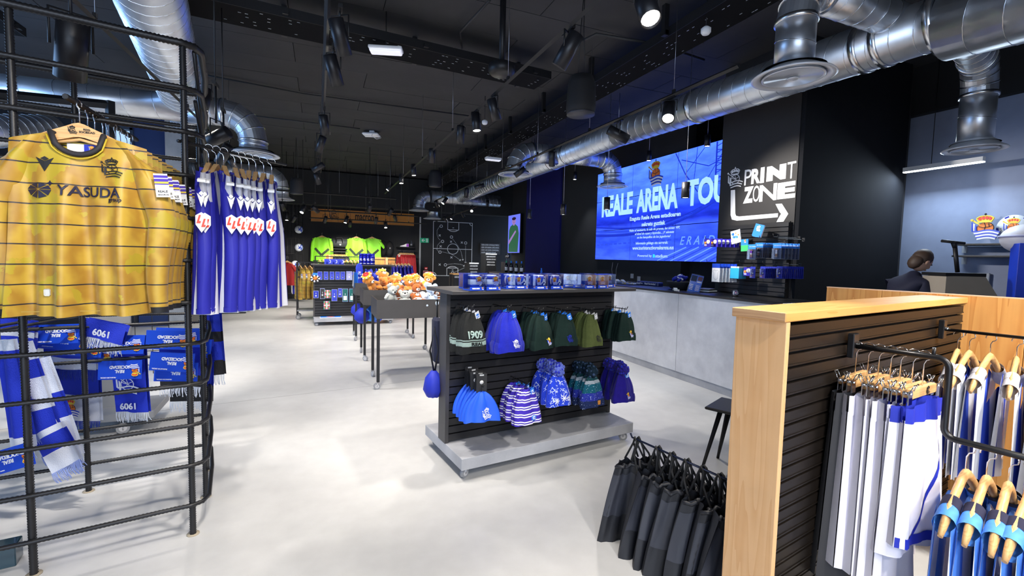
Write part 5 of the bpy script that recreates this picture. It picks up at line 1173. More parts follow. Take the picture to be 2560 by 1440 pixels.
# ---- rails
def gp(px, py, s): return PP(px, py, G0+GA*s, HB)   # plane square to the slats, s metres along them
w1_ = PP(2124, 862, G0, HA); s1 = (w1_-G0).dot(GA)
RAILM = mat('rail_black', (.014, .014, .016), .32, .3)
def gl(p): d = V((p.x, p.y, 0))-G0; return V((d.dot(GA), d.dot(GB), p.z))   # world -> gondola frame
def bracket(t, z): G().cbox((0, -.012, z+.0), (.05, .024, .1), .003).build('bracket', RAILM, t); G().ball((0, -.03, z+.005), .01, 8).build('bolt', CHR, t)
t = thing('step_rail', 'thick black step rail reaching out of the slats with shorts and tops', 'rail', G0+GA*s1, GH)
z1 = w1_.z
pts_px = [(2124, 862), (2200, 871), (2260, 880), (2300, 887), (2335, 897)]
q1 = [gl(gp(*q, s1)) for q in ((2310, 888), (2372, 935), (2357, 1050), (2560, 1152))]
y1 = q1[0].y; z1b = q1[3].z
def arc(c, y0, z0, r, a0, a1, n=6): return [V((0, y0+r*cos(a0+(a1-a0)*i/n), z0+r*sin(a0+(a1-a0)*i/n))) for i in range(n+1)]
yv = q1[1].y; zl = q1[2].z-.06
R_ = .035
path = [V((0, -.02, z1))]+[V((0, yv+R_, z1))]+arc(0, yv+R_, z1-R_, R_, pi/2, pi)[1:]+[V((0, yv, zl+R_))]+arc(0, yv-R_, zl+R_, R_, 0, -pi/2)[1:]+[V((0, yv-.55, zl-.0))]
print('RAIL', s1, z1, yv, zl, y1)
G().tube(path, .0115, 12).build('bar', RAILM, t); bracket(t, z1); G().cyl((0, yv+R_+.01, z1), (0, yv+R_+.01, z1+.035), .006, 8).build('stop_pin', RAILM, t)
w2_ = PP(2349, 822, G0, HA); s2 = (w2_-G0).dot(GA); z2 = w2_.z
t2 = thing('step_rail', 'thin black rail near the pine wall carrying white tank tops', 'rail', G0+GA*s2, GH); G().tube([(0, -.02, z2), (0, -1.2, z2)], .008, 10).build('bar', RAILM, t2); bracket(t2, z2)
print('RAIL2', s2, z2)
# ---- shorts on clip hangers
def shorts(label, loc, rz, m, band, stripe=None, w=.16, h=.40, group='white shorts on clip hangers'):
    t = thing('shorts', label, 'shorts', loc, rz, group)
    G().cbox((0, 0, -.13), (.21, .02, .036), .003).build('wooden_bar', HW, t); hook(t, -.11, .11, ang=90)
    crest(t, TR(.02, -.0115, -.13), .03, 'black')
    for s in (-1, 1):
        x = s*.125; c = G().box((s*.108, 0, -.13), (.02, .008, .008)).box((x, -.008, -.14), (.03, .003, .05)).box((x, .008, -.14), (.03, .003, .05)).build('clip', CHR, t)
        G().tube([(x-.013, -.012, -.115), (x-.013, -.022, -.09), (x+.013, -.022, -.09), (x+.013, -.012, -.115)], .0022, 5).tube([(x-.013, .012, -.115), (x-.013, .022, -.09), (x+.013, .022, -.09), (x+.013, .012, -.115)], .0022, 5).cyl((x, -.014, -.125), (x, .014, -.125), .005, 8).build('spring', CHR, c)
    ph = random.uniform(0, 6); z0 = -.16
    def sd(sgn, a0=0, a1=.12, ex=0):
        def f(u, v):
            s_ = -1+2*u; vv = a0+(a1-a0)*v; x = s_*w*(1+.16*vv)*(1+.12*max(0, vv-.15)); y = sgn*(.03*sqrt(max(0, 1-s_*s_))*(1+1.2*vv)+.002+ex)+.011*sin(s_*6+ph)*(.3+vv)+.006*sin(s_*13+ph)
            z = z0-h*vv-(0 if sgn < 0 else .0)+.012*cos(s_*pi)*(vv < .02); return (x, y, z)
        return f
    g = G()
    for sgn in (-1, 1): g.grid(sd(sgn, .11, 1), 28, 14)
    g.build('cloth', m, t)
    g = G()
    for sgn in (-1, 1): g.grid(sd(sgn, 0, .13, .002), 28, 3)
    g.build('waistband', band, t)
    if stripe:
        g = G(); P = []; 
        for i in range(15):
            v = .13+.83*i/14; u = max(.03, .6-.62*max(0, v-.13)**1.7); P.append((u, v))
        for (ua, va), (ub, vb) in zip(P, P[1:]):
            f = sd(-1, 0, 1, .002); a = V(f(ua, va)); b = V(f(min(1, ua+.03), va)); c = V(f(min(1, ub+.03), vb)); d = V(f(ub, vb)); g.add([a, b, c, d], [(0, 1, 2, 3)])
        f = sd(-1, .93, 1.0, .003); g.grid(f, 20, 2); g.build('side_stripe', stripe, t)
    return t
SHW = mat('cloth_white', (.74, .73, .82), .75); SHB = mat('cloth_black', (.03, .03, .034), .7)
R1 = G0+GA*s1
zc = z1-.085+.085
def onrail(y, dz=0, s=s1): return G0+GA*s+GB*y+V((0, 0, dz))
yy_ = [gl(gp(x, 885, s1)).y for x in (2141, 2172, 2199, 2229, 2254, 2285, 2312)]
print('HOOKS', yy_)
first = None
for i, y in enumerate(yy_):
    loc = onrail(y, z1-.0); rz = GH+RD([2, -3, 3, -3, 2, -3, -2][i])
    last = i == 6
    if last: shorts('white shorts with blue waistband and blue side stripe, front one', loc, rz, SHW, ROY, ROY, h=.5)
    elif i == 5: shorts('white shorts with a blue waistband right behind the front pair', loc, rz, SHW, ROY, None, h=.55)
    elif i == 0: shorts('black shorts hanging against the slats behind the white ones', loc, rz, SHB, SHB, None, h=.75, group='black shorts')
    else:
        l = f'plain white shorts on a clip hanger, {ORD[i-1]} from the slats'
        if first is None: first = shorts(l, loc, rz, SHW, SHW, None, h=.68); ftr = tree(first)
        else: dup(first, loc, None, l, None, (0, 0, rz), ftr)
# ---- wide-neck tops on the lower arm of the step rail
topc = striped('cloth_white_blue_top', (.8, .8, .86), (.08, .25, .75), 0, .16, .5, off=.04, rough=.75); NVY = mat('trim_navy', (.01, .01, .04), .8)
def top_(label, loc, rz, m, trim, group, strap):
    t = thing('tank_top', label, 'top', loc, rz, group); G().tube([(.22*u, 0, -.15*abs(u)**1.55-.015+.008*math.exp(-(u*5)**2)) for u in [-1+i/10 for i in range(21)]], [.007+.005*min(1, (1-abs(i/10-1))*6) for i in range(21)], 12, sq=1.65).build('wooden_hanger', HW, t); hook(t, .0, .085, ang=90)
    L_ = .62; ph = random.uniform(0, 6); nk = .13
    def f(sg):
        def q(u, v):
            s = -1+2*u; x = s*.2; a = abs(x); zt = -.012-.15*(a/.22)**1.4-(.14 if a < nk else 0)*(1 if sg < 0 else .5); z = zt*(1-v)-L_*v
            return (x*(1+.08*v), sg*(.02+.02*sqrt(max(0, 1-s*s))+.01*v)+.012*v*sin(s*8+ph), z)
        return q
    g = G(); g.grid(f(-1), 32, 10); g.grid(lambda u, v: f(1)(1-u, v), 32, 10); g.build('top_body', m, t)
    for s in (-1, 1):
        def w_(u, v, s=s):
            a = 2*pi*u; x = s*(.12+.028*v); return (x, .027*cos(a), -.15*(abs(x)/.22)**1.55-.017+.026*sin(a))
        G().grid(w_, 16, 3).build('shoulder_trim', trim, t)
        def w3(u, v, s=s):
            a = 2*pi*u; x = s*(.146+.04*v); return (x, (.026+.006*v)*cos(a), -.15*(abs(x)/.22)**1.55-.018+(.025+.012*v)*sin(a)-.004*v)
        G().grid(w3, 16, 4).build('shoulder', strap, t)
    return t
LBL = mat('cloth_light_blue', (.07, .27, .8), .7, noise=.25, scale=30)
yl = [gl(gp(x, y, s1)).y for x, y in ((2388, 1110), (2409, 1117), (2432, 1124), (2461, 1132), (2479, 1136), (2501, 1142), (2534, 1150))]
print('LOW', yl)
rt_ = None
for i, y in enumerate([yv-R_-.03-.052*k for k in range(8)]):
    loc = onrail(y, zl-.105); l = f'white and light blue top with navy shoulder trim, {ORD[i]} on the lower arm'
    if rt_ is None: rt_ = top_(l, loc, GH, topc, NVY, 'white and light blue tops on the lower arm', LBL); rtr = tree(rt_)
    else: dup(rt_, loc, None, l, None, (0, 0, GH+RD(random.uniform(-5, 5))), rtr)
tk = striped('cloth_tank', (.78, .79, .84), (.03, .08, .55), 0, .13, .42, off=.02, rough=.75); r2 = None
for i, px in enumerate((2396, 2426, 2479, 2546)):
    y = gl(PP(px, 840, G0+GA*s2, HB)).y; l = f'white tank top on the thin rear rail, {ORD[i]} from the slats'
    loc = onrail(y, z2-.105, s2)
    if r2 is None: r2 = top_(l, loc, GH+RD(4), tk, mat('strap_grey', (.6, .6, .66), .7), 'white tank tops on the rear rail', mat('strap_grey', (.6, .6, .66), .7)); r2t = tree(r2)
    else: dup(r2, loc, None, l, None, (0, 0, GH+RD(random.uniform(-6, 6))), r2t)
for i in range(3):
    loc = onrail(y-.11*(i+1), z2-.105, s2); dup(r2, loc, None, f'white tank top at the right edge of the rear rail, {ORD[i+4]} from the slats', None, (0, 0, GH+RD(random.uniform(-6, 6))), r2t)
# ---- drawstring gym bags on the rear side
def gq(px, py, s): return PP(px, py, G0+GA*s, HB)
sb = .22
e0 = gq(1815, 1192, sb); e1 = gq(1580, 1098, sb); zb = (e0.z+e1.z)/2
yb0 = GW; yb1 = gl(e1).y
print('BAGROD', zb, e0, e1, gl(e0), gl(e1))
t = thing('bag_rod', 'thin dark rod behind the post carrying the black gym bags', 'rail', G0+GA*sb, GH); G().tube([(0, GW, zb), (0, yb1, zb), (0, yb1+.012, zb+.02)], .0055, 8).build('rod', mat('rod_blue_black', (.01, .015, .04), .25, .4), t); G().box((0, GW+.01, zb), (.04, .02, .07)).build('bracket', RAILM, t)
BG = mat('bag_nylon', (.012, .013, .018), .55, bump=.2, bscale=18); BG2 = mat('bag_nylon_grey', (.035, .038, .052), .5)
CRD = mat('cord_black', (.012, .012, .013), .8)
def bag(label, y, i):
    t = thing('gym_bag', label, 'bag', G0+GA*sb+GB*y+V((0, 0, zb)), GH+RD(-14 if i == 0 else random.uniform(-10, 4)), 'black drawstring gym bags'); ph = i*1.3
    H_, Wd = .58, .2
    def f(sg):
        def q(u, v):
            s = -1+2*u; w = Wd*(.62+.5*min(1, v*1.3)); arc = sqrt(max(0, 1-s*s)); x = s*w+.0; y_ = sg*(.045*arc*(.7+.7*v))+.014*sin(s*9+ph)*(1-.6*v)+.008*sin(s*17+ph*2+v*4); z = -.115-H_*v+.01*sin(s*14+ph)*(1-v)-.02*s*(v); return (x, y_+.02*sin(v*3), z)
        return q
    g = G(); g.grid(f(-1), 30, 16); g.grid(lambda u, v: f(1)(1-u, v), 30, 16)
    g.build('bag_body', BG, t)
    G().grid(lambda u, v: tuple(V(f(-1)(u, .1+.4*v))+V((0, -.003, 0))), 24, 6).build('grey_panel', BG2, t)
    g = G(); pts = [V(f(-1)(k/24, .02))+V((0, -.004, 0)) for k in range(25)]; g.tube([p+V((0, 0, .006*sin(k*2.1))) for k, p in enumerate(pts)], .009, 6)
    g.build('gathered_hem', BG, t)
    for s in (-1, 1):
        x = s*random.uniform(.02, .05)
        for d in (-.011, .011):
            pts = [V((x+d*.3, .0-.022, -.13)), V((x*.6+d*.5, -.018, -.05)), V((d, -.01, .006)), V((d, .0, .013)), V((d, .01, .004)), V((x*1.1+d, -.03, -.07)), V((x*1.3+d, -.075, -.14)), V((s*(.05)+d*2, -.088, -.30)), V((s*.08+d, -.1, -.54))] if d > 0 else [V((x+d, -.03, -.1)), V((d, -.012, -.01)), V((d*1.2, 0, .014)), V((d*1.2, .012, -.02)), V((x+d, .03, -.11))]
            G().tube(pts, .0058, 6).build('cord', CRD, t)
    return t
for i in range(7):
    y = yb1-.035-(yb1-GW-.08)*(i+(.6 if i else 0))/7
    l = ['black drawstring gym bag at the rod tip, its blue lining showing below', 'black drawstring gym bag second from the rod tip'][i] if i < 2 else f'black drawstring gym bag, {ORD[i]} from the rod tip'
    b_ = bag(l, y, i)
    if i == 0: G().box((-.1, -.04, -.545), (.1, .004, .02)).build('blue_lining', ROY, b_)
# ---- stool behind
sp_ = PZ(1812, 1022, .47)
t = thing('stool', 'black stool with crossed tube legs between counter and pine post', 'stool', (sp_.x+.1, sp_.y-.02, 0), RD(25)); G().cbox((0, 0, .47), (.34, .34, .02), .006).build('seat', BLK, t)
for a in (-1, 1):
    for b in (-1, 1): G().cyl((a*.09, b*.09, .46), (a*.17, b*.17, 0), .011, 8).cyl((a*.11, b*.07, .46), (a*.17, b*.17, 0), .009, 8).build('leg', BLK, t)
# ------------------------------------------------------------------ print room at the far right
p = PX(2430, 577, 6.97)
def RWL(cx, cy): q = PX(2200+cx/5.142, 480+cy/5.142, 6.95); return q
for i, (x0, x1, y) in enumerate(((1068, 1851, 684), (1055, 1851, 829))):
    a, b = RWL(x0, y), RWL(x1, y); b.y -= .4
    t = thing('wall_shelf', f'thin black shelf on the pale wall, {"upper" if i == 0 else "lower"} one', 'shelf', (6.86, (a.y+b.y)/2, a.z)); G().cbox((0, 0, 0), (.26, abs(a.y-b.y), .02), .002).build('board', BLK, t)
    for q in (-.0, .45): G().box((.12, q, -.05), (.02, .04, .08)).build('bracket', mat('bracket_grey', (.4, .42, .45), .5), t)
a, b = RWL(1400, 650), RWL(1400, 305)
t = thing('crest_cutout', 'large colour crest cutout standing on the upper wall shelf', 'sign', (6.84, a.y, a.z+.01), RD(-90)); crest(t, TR(0, 0, (b.z-a.z)*.47), (b.z-a.z)*.9, 'colour', 'crest_board', .004)
RR_ = (RWL(1700, 300).z-RWL(1700, 625).z)/2; t = thing('round_sign', 'round club sign with blue ring segments behind the white cap', 'sign', (6.9, RWL(1525, 460).y-RR_, RWL(1700, 462).z), RD(-90)); t.scale = (RR_/.36,)*3
G().lathe([(.36, 0), (.36, .012), (.001, .012)], 40, T=RX(90)).build('disc', mat('sign_pale', (.6, .65, .72), .5), t)
for i in range(10):
    a0 = 2*pi*i/10; g = G(); g.prism([(r*cos(a), r*sin(a)) for r, a in [(.35, a0), (.35, a0+.15), (.35, a0+.3), (.31, a0+.3), (.31, a0+.15), (.31, a0)]], .002, y0=-.012); g.build('ring_segment', ROY if i % 2 else WHT, t)
crest(t, TR(0, -.014, 0), .5, 'colour'); text('REAL', .04, INK, t, TR(-.25, -.015, -.05) @ RY(75), .001)
t = thing('giant_cap', 'oversized white cap shape above the blue display stand', 'display prop', PD(2568, 597, 4.7)); G().ball((0, 0, 0), (.2, .2, .15), 28).build('crown', mat('cap_white', (.6, .6, .68), .5), t); G().tube([(.202*cos(a), .202*sin(a), .02) for a in [2*pi*i/30 for i in range(30)]], .012, 8, closed=True).build('band', mat('cap_band', (.35, .36, .55), .5), t); text('REGRESA', .03, ROY, t, RZ(-28) @ TR(-.1, -.17, -.07), .0005)
t = thing('display_stand', 'royal blue display stand with a white arched opening at the right edge', 'stand', PD(2600, 760, 4.5)*1.0); t.location.z = 0; t.rotation_euler = (0, 0, RD(-52))
G().cbox((.0, .1, .88), (.36, .2, 1.76), .004).build('cabinet', mat('stand_blue', (.005, .04, .55), .45), t); g = G(); g.prism([(-.1, .3), (.2, .3), (.2, 1.5), (.06, 1.56), (-.04, 1.5), (-.1, 1.38)], .01); g.build('arched_front', mat('stand_white', (.6, .65, .75), .4), t); text('C', .12, WHT, t, TR(-.03, -.008, 1.66), .006)
# heat press on a bench
t = thing('bench', 'black work bench behind the pine wall', 'table', PD(2440, 740, 4.7)); t.location.z = 0; t.rotation_euler = (0, 0, RD(-35)); G().cbox((0, 0, 1.16), (.9, .5, .04), .004).build('bench_top', BLK, t)
for x in (-.4, .4):
    for y in (-.25, .25): G().box((x, y, .57), (.05, .05, 1.14)).build('leg', BLK, t)
bz = 1.18
pp = PD(2392, 700, 4.5)
t = thing('heat_press', 'grey-brown box-shaped heat press with a lamp arm above', 'machine', (pp.x, pp.y, bz), RD(-30)); HPM = mat('press_taupe', (.32, .28, .23), .55)
G().cbox((0, 0, .03), (.4, .3, .06), .004).build('base', BLK, t)
g = G(); g.prism([(-.2, .06), (.26, .04), (.12, .26), (-.2, .24)], .3, y0=.15); g.build('hood', HPM, t); G().box((-.04, 0, .26), (.34, .31, .03)).build('lid', BLK, t)
G().tube([(.0, 0, .28), (-.04, 0, .52)], .018, 8).build('arm', BLK, t); G().tube([(-.16, 0, .58), (.04, 0, .56)], .014, 8).tube([(-.04, 0, .52), (-.06, 0, .57)], .02, 8).build('lamp_head', BLK, t)
t = thing('wall_socket', 'pale socket plate with yellow-green wire right of the heat press', 'socket', (6.96, RWL(1250, 1140).y, RWL(1250, 1140).z), RD(-90)); G().cbox((0, 0, 0), (.2, .02, .18), .004).build('plate', mat('socket_pale', (.33, .37, .44), .5), t); G().tube([(0, -.02, 0), (-.02, -.06, -.08), (.03, -.05, -.2)], .006, 6).build('wire', mat('wire_green', (.25, .4, .05), .5), t)
# ------------------------------------------------------------------ person bending at the press
hp = PD(2318, 648, 4.7)
pr = thing('person', 'person in a dark navy top with short brown hair bending over the bench', 'person', (hp.x-.05, hp.y+.12, 0), RD(-24))
# local x to the viewer's right, y away, z up
def skin(name, verts, edges, radii, m, parent, root=0, sub=2):
    me = bpy.data.meshes.new(name); me.from_pydata([V(v_) for v_ in verts], edges, []); o = bpy.data.objects.new(name, me); C.objects.link(o)
    md = o.modifiers.new('s', 'SKIN'); md.use_smooth_shade = True; sv = me.skin_vertices[0].data
    for i, r in enumerate(radii): sv[i].radius = (r, r) if isinstance(r, (int, float)) else r; sv[i].use_root = i == root
    ss = o.modifiers.new('u', 'SUBSURF'); ss.levels = ss.render_levels = sub
    dg = bpy.context.evaluated_depsgraph_get(); dg.update(); m2 = bpy.data.meshes.new_from_object(o.evaluated_get(dg)); bpy.data.objects.remove(o); m2.materials.clear(); m2.materials.append(m); m2.polygons.foreach_set('use_smooth', [True]*len(m2.polygons)); q = put(name, m2, parent); return q
SKN = mat('skin', (.45, .26, .18), .55); NT = mat('top_navy', (.006, .008, .03), .8); TRS = mat('trousers_black', (.012, .012, .015), .8); HAIR = mat('hair_brown', (.05, .028, .018), .6)
bv = [(-.12, .0, .95), (-.1, 0, 1.08), (-.05, 0, 1.22), (.0, 0, 1.34), (.05, 0, 1.40), (.08, 0, 1.46), (-.14, -.1, .9), (-.15, -.11, .5), (-.14, -.11, .1), (-.05, -.13, .05), (-.14, .1, .9), (-.13, .12, .5), (-.14, .12, .1), (-.05, .14, .05),
      (.0, -.18, 1.32), (.06, -.24, 1.1), (.22, -.2, 1.2), (.0, .18, 1.32), (.1, .24, 1.12), (.28, .15, 1.2)]
be = [(0, 1), (1, 2), (2, 3), (3, 4), (4, 5), (0, 6), (6, 7), (7, 8), (8, 9), (0, 10), (10, 11), (11, 12), (12, 13), (3, 14), (14, 15), (15, 16), (3, 17), (17, 18), (18, 19)]
br = [.15, .135, .14, .13, .07, .055, .1, .07, .05, .045, .1, .07, .05, .045, .07, .05, .035, .07, .05, .035]
bd = skin('body', bv, be, br, NT, pr)
bd.data.materials.append(TRS)
for p_ in bd.data.polygons:
    if p_.center.z < .95: p_.material_index = 1
HC = V((.12, 0, 1.56)); HM = TR(*HC) @ RY(35)
g = G(HM); g.ball((0, 0, 0), (.085, .075, .11), 20); g.ball((.088, 0, -.01), (.016, .012, .02), 8); g.ball((.075, 0, -.055), (.012, .022, .007), 8)
for s in (-1, 1): g.ball((0, s*.075, -.01), (.02, .01, .03), 8); g.ball((.076, s*.03, .012), (.01, .013, .008), 8, 1)
g.build('head', [SKN, mat('eye_dark', (.02, .015, .01), .3)], pr)
g = G(HM); g.ball((-.018, 0, .025), (.09, .085, .105), 18); g.ball((-.05, 0, -.03), (.06, .075, .09), 14); g.build('hair', HAIR, pr)
for s, w0, t0 in ((-1, V((.22, -.2, 1.2)), 1), (1, V((.28, .15, 1.2)), 1)):
    hv = [w0, w0+V((.07, 0, -.01))]; he = [(0, 1)]; hr = [.028, .032]
    for k in range(4):
        b0 = w0+V((.1, (k-1.5)*.02, -.01)); hv += [b0, b0+V((.035-.004*abs(k-1.3), 0, -.008)), b0+V((.06-.006*abs(k-1.3), 0, -.03))]; n0 = len(hv)-3; he += [(1, n0), (n0, n0+1), (n0+1, n0+2)]; hr += [.01, .009, .007]
    hv += [w0+V((.04, -s*.04, -.01)), w0+V((.075, -s*.06, -.02))]; he += [(1, len(hv)-2), (len(hv)-2, len(hv)-1)]; hr += [.012, .009]
    skin('hand', hv, he, hr, SKN, pr, 0, 1)
# ------------------------------------------------------------------ wheeled plush tables
def toy_table(x, y, label, W=1.02, Dp=.62):
    t = thing('toy_table', label, 'table', (x, y, 0)); zt, zb_ = 1.0, .79
    g = G()
    G().box((W/2, .0075, (zt+zb_)/2), (W, .015, zt-zb_)).build('front_board', DKG, t); G().box((W/2, Dp-.0075, (zt+zb_)/2), (W, .015, zt-zb_)).build('back_board', DKG, t)
    for q in (.0075, W-.0075): G().box((q, Dp/2, (zt+zb_)/2), (.015, Dp-.03, zt-zb_)).build('side_board', DKG, t)
    G().box((W/2, Dp/2, zb_+.01), (W-.03, Dp-.03, .02)).build('bottom', DKG, t)
    for q in (.02, W-.02):
        for r in (.02, Dp-.02): G().box((q, r, (zb_+.085)/2), (.032, .032, zb_-.085)).build('leg', BLK, t); caster(t, q, r, 0, .036, random.uniform(0, 3))
    return t
TT = [(.565, 5.24, 'nearest dark toy table full of koalas and elephants'), (.545, 6.72, 'middle dark toy table full of orange plush animals'), (.54, 8.35, 'farthest dark toy table with blue soft toys')]
for a in TT: toy_table(*a)
PLG = mat('plush_grey', (.5, .52, .5), .95, sheen=.4, bump=.3, bscale=120); PLB = mat('plush_pale_blue', (.55, .65, .8), .95, sheen=.4); PLO = mat('plush_orange', (.72, .27, .04), .95, sheen=.4, bump=.3, bscale=120); PLR = mat('plush_rust', (.5, .13, .02), .95, sheen=.4); PLW = mat('plush_white', (.85, .83, .8), .95, sheen=.4)
EYE = mat('eye_black', (.01, .01, .01), .15)
def plush(kind, label, loc, rot, s=1, group='plush toys'):
    m, m2 = {'koala': (PLG, PLW), 'elephant': (PLB, PLW), 'fox': (PLO, PLW), 'panda': (PLR, PLW), 'ball': (ROY, WHT)}[kind]
    t = thing('plush_toy', label, 'soft toy', loc, 0, group); t.rotation_euler = rot
    G().ball((0, 0, -.02*s), (.07*s, .06*s, .08*s), 12).build('torso', m, t)
    h = G().ball((0, -.01*s, .1*s), (.075*s, .068*s, .066*s), 14).build('head', m, t)
    g = G(); [g.ball((a*.072*s, 0, .15*s), (.032*s if kind != 'elephant' else .05*s, .014*s, .034*s if kind != 'elephant' else .05*s), 10) for a in (-1, 1)]; g.build('ears', m, t)
    if kind == 'elephant': G().tube([(0, -.07*s, .1*s), (0, -.1*s, .07*s), (0, -.105*s, .03*s)], [.02*s, .016*s, .012*s], 8).build('trunk', m, t)
    else: g = G(); g.ball((0, -.07*s, .085*s), (.03*s, .022*s, .024*s), 10); g.build('muzzle', m2, t); G().ball((0, -.092*s, .095*s), .009*s if kind != 'koala' else .014*s, 8).build('nose', EYE, t)
    g = G(); [g.ball((a*.03*s, -.072*s, .115*s), .007*s, 7) for a in (-1, 1)]; g.build('eyes', EYE, t)
    for a in (-1, 1): G().tube([(a*.05*s, -.02*s, .02*s), (a*.085*s, -.05*s, -.02*s)], [.026*s, .022*s], 8).ball((a*.088*s, -.055*s, -.026*s), .024*s, 8).build('arm', m, t); G().tube([(a*.04*s, -.02*s, -.07*s), (a*.06*s, -.08*s, -.085*s)], [.03*s, .026*s], 8).ball((a*.062*s, -.085*s, -.086*s), .028*s, 8).build('leg', m, t)
    if kind == 'fox':
        c = G().lathe([(.04*s, .14*s), (.06*s, .16*s), (.066*s, .19*s), (.05*s, .205*s)], 16).build('crown_cap', GOLDY, t)
        g = G(); g.ball((0, 0, .205*s), (.045*s, .045*s, .022*s), 12); g.build('crown_top', RED, c)
        g = G(); [g.ball((.068*s*cos(a), .068*s*sin(a), .19*s), .012*s, 7) for a in [2*pi*i/8 for i in range(8)]]; g.build('crown_pearls', PLW, c)
    if kind == 'panda': 
        for k in (-.04, .0, .04): G().tube([(.072*s*cos(a), .062*s*sin(a)-.0, k*s-.01*s) for a in [pi+pi*i/6 for i in range(7)]], .009*s, 6).build('white_band', PLW, t)
    return t
PR_ = {}
def pl(kind, label, loc, rot, s=1, group='plush toys'):
    k = (kind, s)
    if k not in PR_: o = plush(kind, label, loc, rot, s, group); PR_[k] = (o, tree(o)); return o
    return dup(PR_[k][0], loc, None, label, group, rot, PR_[k][1])
def onT(px, Y, z=1.0): p = PY(px, 720, Y); return V((p.x, Y, z))
g1 = 'plush toys in the nearest table'
for kind, px, Y, z, rot, l in [('koala', 975, 5.4, 1.03, (.3, .2, .4), 'grey plush koala leaning at the left corner of the near table'), ('panda', 1000, 5.5, 1.0, (.2, -.3, .3), 'rust and white banded plush beside the left koala'), ('koala', 1013, 5.36, .97, (-.4, 0, -.2), 'grey plush koala face up in the middle of the near table'),
        ('panda', 1040, 5.5, 1.04, (.1, 0, .2), 'rust plush standing tall in the near table middle'), ('panda', 1045, 5.36, .96, (-.9, 0, .1), 'rust plush lying before the standing one'), ('elephant', 1073, 5.42, 1.03, (0, .2, .3), 'pale blue plush elephant right in the near table'), ('elephant', 1060, 5.36, .95, (-.8, .4, -.3), 'pale blue plush elephant lying low'), ('panda', 1093, 5.5, 1.0, (.2, .1, -.3), 'rust plush behind the elephant at the right end'), ('koala', 990, 5.6, .98, (.5, 0, 1), 'grey plush koala at the back left of the near table'), ('elephant', 1090, 5.34, .94, (-1, 0, .4), 'pale blue plush lying at the right end')]: pl(kind, l, onT(px, Y, z), rot, .78, g1)
g1 = 'orange plush toys in the middle table'
for kind, px, Y, z, rot, l in [('fox', 928, 6.9, 1.06, (.2, -.7, .6), 'big orange plush with crown lying at the left of the middle table'), ('fox', 962, 7.05, 1.12, (-.9, 0, .2), 'orange plush with its red crown tilted to the viewer'), ('fox', 950, 7.15, 1.0, (.2, .4, .8), 'orange crowned plush behind the big left one'), ('fox', 985, 7.1, 1.1, (-1.2, .2, -.3), 'orange crowned plush on top of the middle heap'), ('fox', 978, 6.85, .98, (-1.3, 0, 0), 'orange crowned plush face down in the middle front'),
        ('fox', 1000, 6.85, .98, (-1.2, .3, .2), 'orange crowned plush lying front centre'), ('fox', 1022, 6.9, 1.0, (-.3, .1, .1), 'orange crowned plush sitting right of centre'), ('fox', 1045, 6.95, 1.02, (-.3, -.3, .3), 'orange crowned plush sitting before the blue cushion'), ('fox', 1066, 7.0, 1.04, (-.2, .3, -.3), 'orange crowned plush standing at the right end'), ('fox', 1075, 6.85, .97, (-1, .3, .5), 'orange crowned plush lying at the right end')]: pl(kind, l, onT(px, Y, z), rot, 1.0, g1)
t = thing('cushion', 'blue and white cushion poking up behind the orange plush toys', 'cushion', onT(1052, 7.12, 1.05)); t.rotation_euler = (RD(70), RD(35), .3)
G().grid(lambda u, v: ((u-.5)*.24, (v-.5)*.24, .04*(1-(2*u-1)**2)*(1-(2*v-1)**2)), 8, 8, mf=lambda u, v: int(u > .5)).grid(lambda u, v: ((.5-u)*.24, (v-.5)*.24, -.04*(1-(2*u-1)**2)*(1-(2*v-1)**2)), 8, 8, mf=lambda u, v: int(u < .5)).build('cover', [WHT, AZU], t)
g1 = 'blue soft toys in the farthest table'
for i, (px, Y, z) in enumerate([(903, 8.6, 1.04), (915, 8.5, 1.0), (925, 8.6, 1.06), (936, 8.55, 1.0), (945, 8.7, 1.05)]): pl('ball', f'blue and white soft toy in the far table, {ORD[i]} from the left', onT(px, Y, z), (-.2, .2*i-.4, .4*i), 1, g1)
t = thing('foam_hand', 'tall blue foam hand with white lettering in the far table', 'foam hand', onT(898, 8.5, 1.05)); G().cbox((0, 0, .05), (.12, .03, .26), .02).ball((0, 0, .2), (.06, .018, .09), 12).ball((.07, 0, .02), (.03, .016, .07), 10).build('foam', mat('foam_blue', (.03, .06, .6), .8), t); o = text('REAL', .06, WHT, t, TR(0, -.02, .08) @ RY(90), .001)
for i in range(8):
    t = thing('folder', f'{"pale grey" if i < 3 else "light blue"} folder standing in the left end of the far table, {ORD[i]} from the left', 'folder', onT(884+1.6*i, 8.5, .93), RD(75), 'folders in the far table'); G().box((0, 0, .12), (.2, .003, .26)).build('sleeve', (mat('folder_grey', (.5, .52, .6), .4), AZU)[i > 2], t); t.rotation_euler = (0, RD(14 if i < 2 else 0), RD(75))
t = thing('doll', 'white and blue soft figures lying at the right of the far table', 'soft toy', onT(1010, 8.55, 1.04)); g = G()
for i in range(40): g.ball((random.uniform(-.25, .3), random.uniform(-.1, .1), random.uniform(-.06, .05)), (random.uniform(.02, .05), .03, random.uniform(.015, .03)), 7, i % 3 == 0)
tag(g.build('toys', [mat('plush_lilac', (.65, .68, .85), .9), ROY], t), kind='stuff')
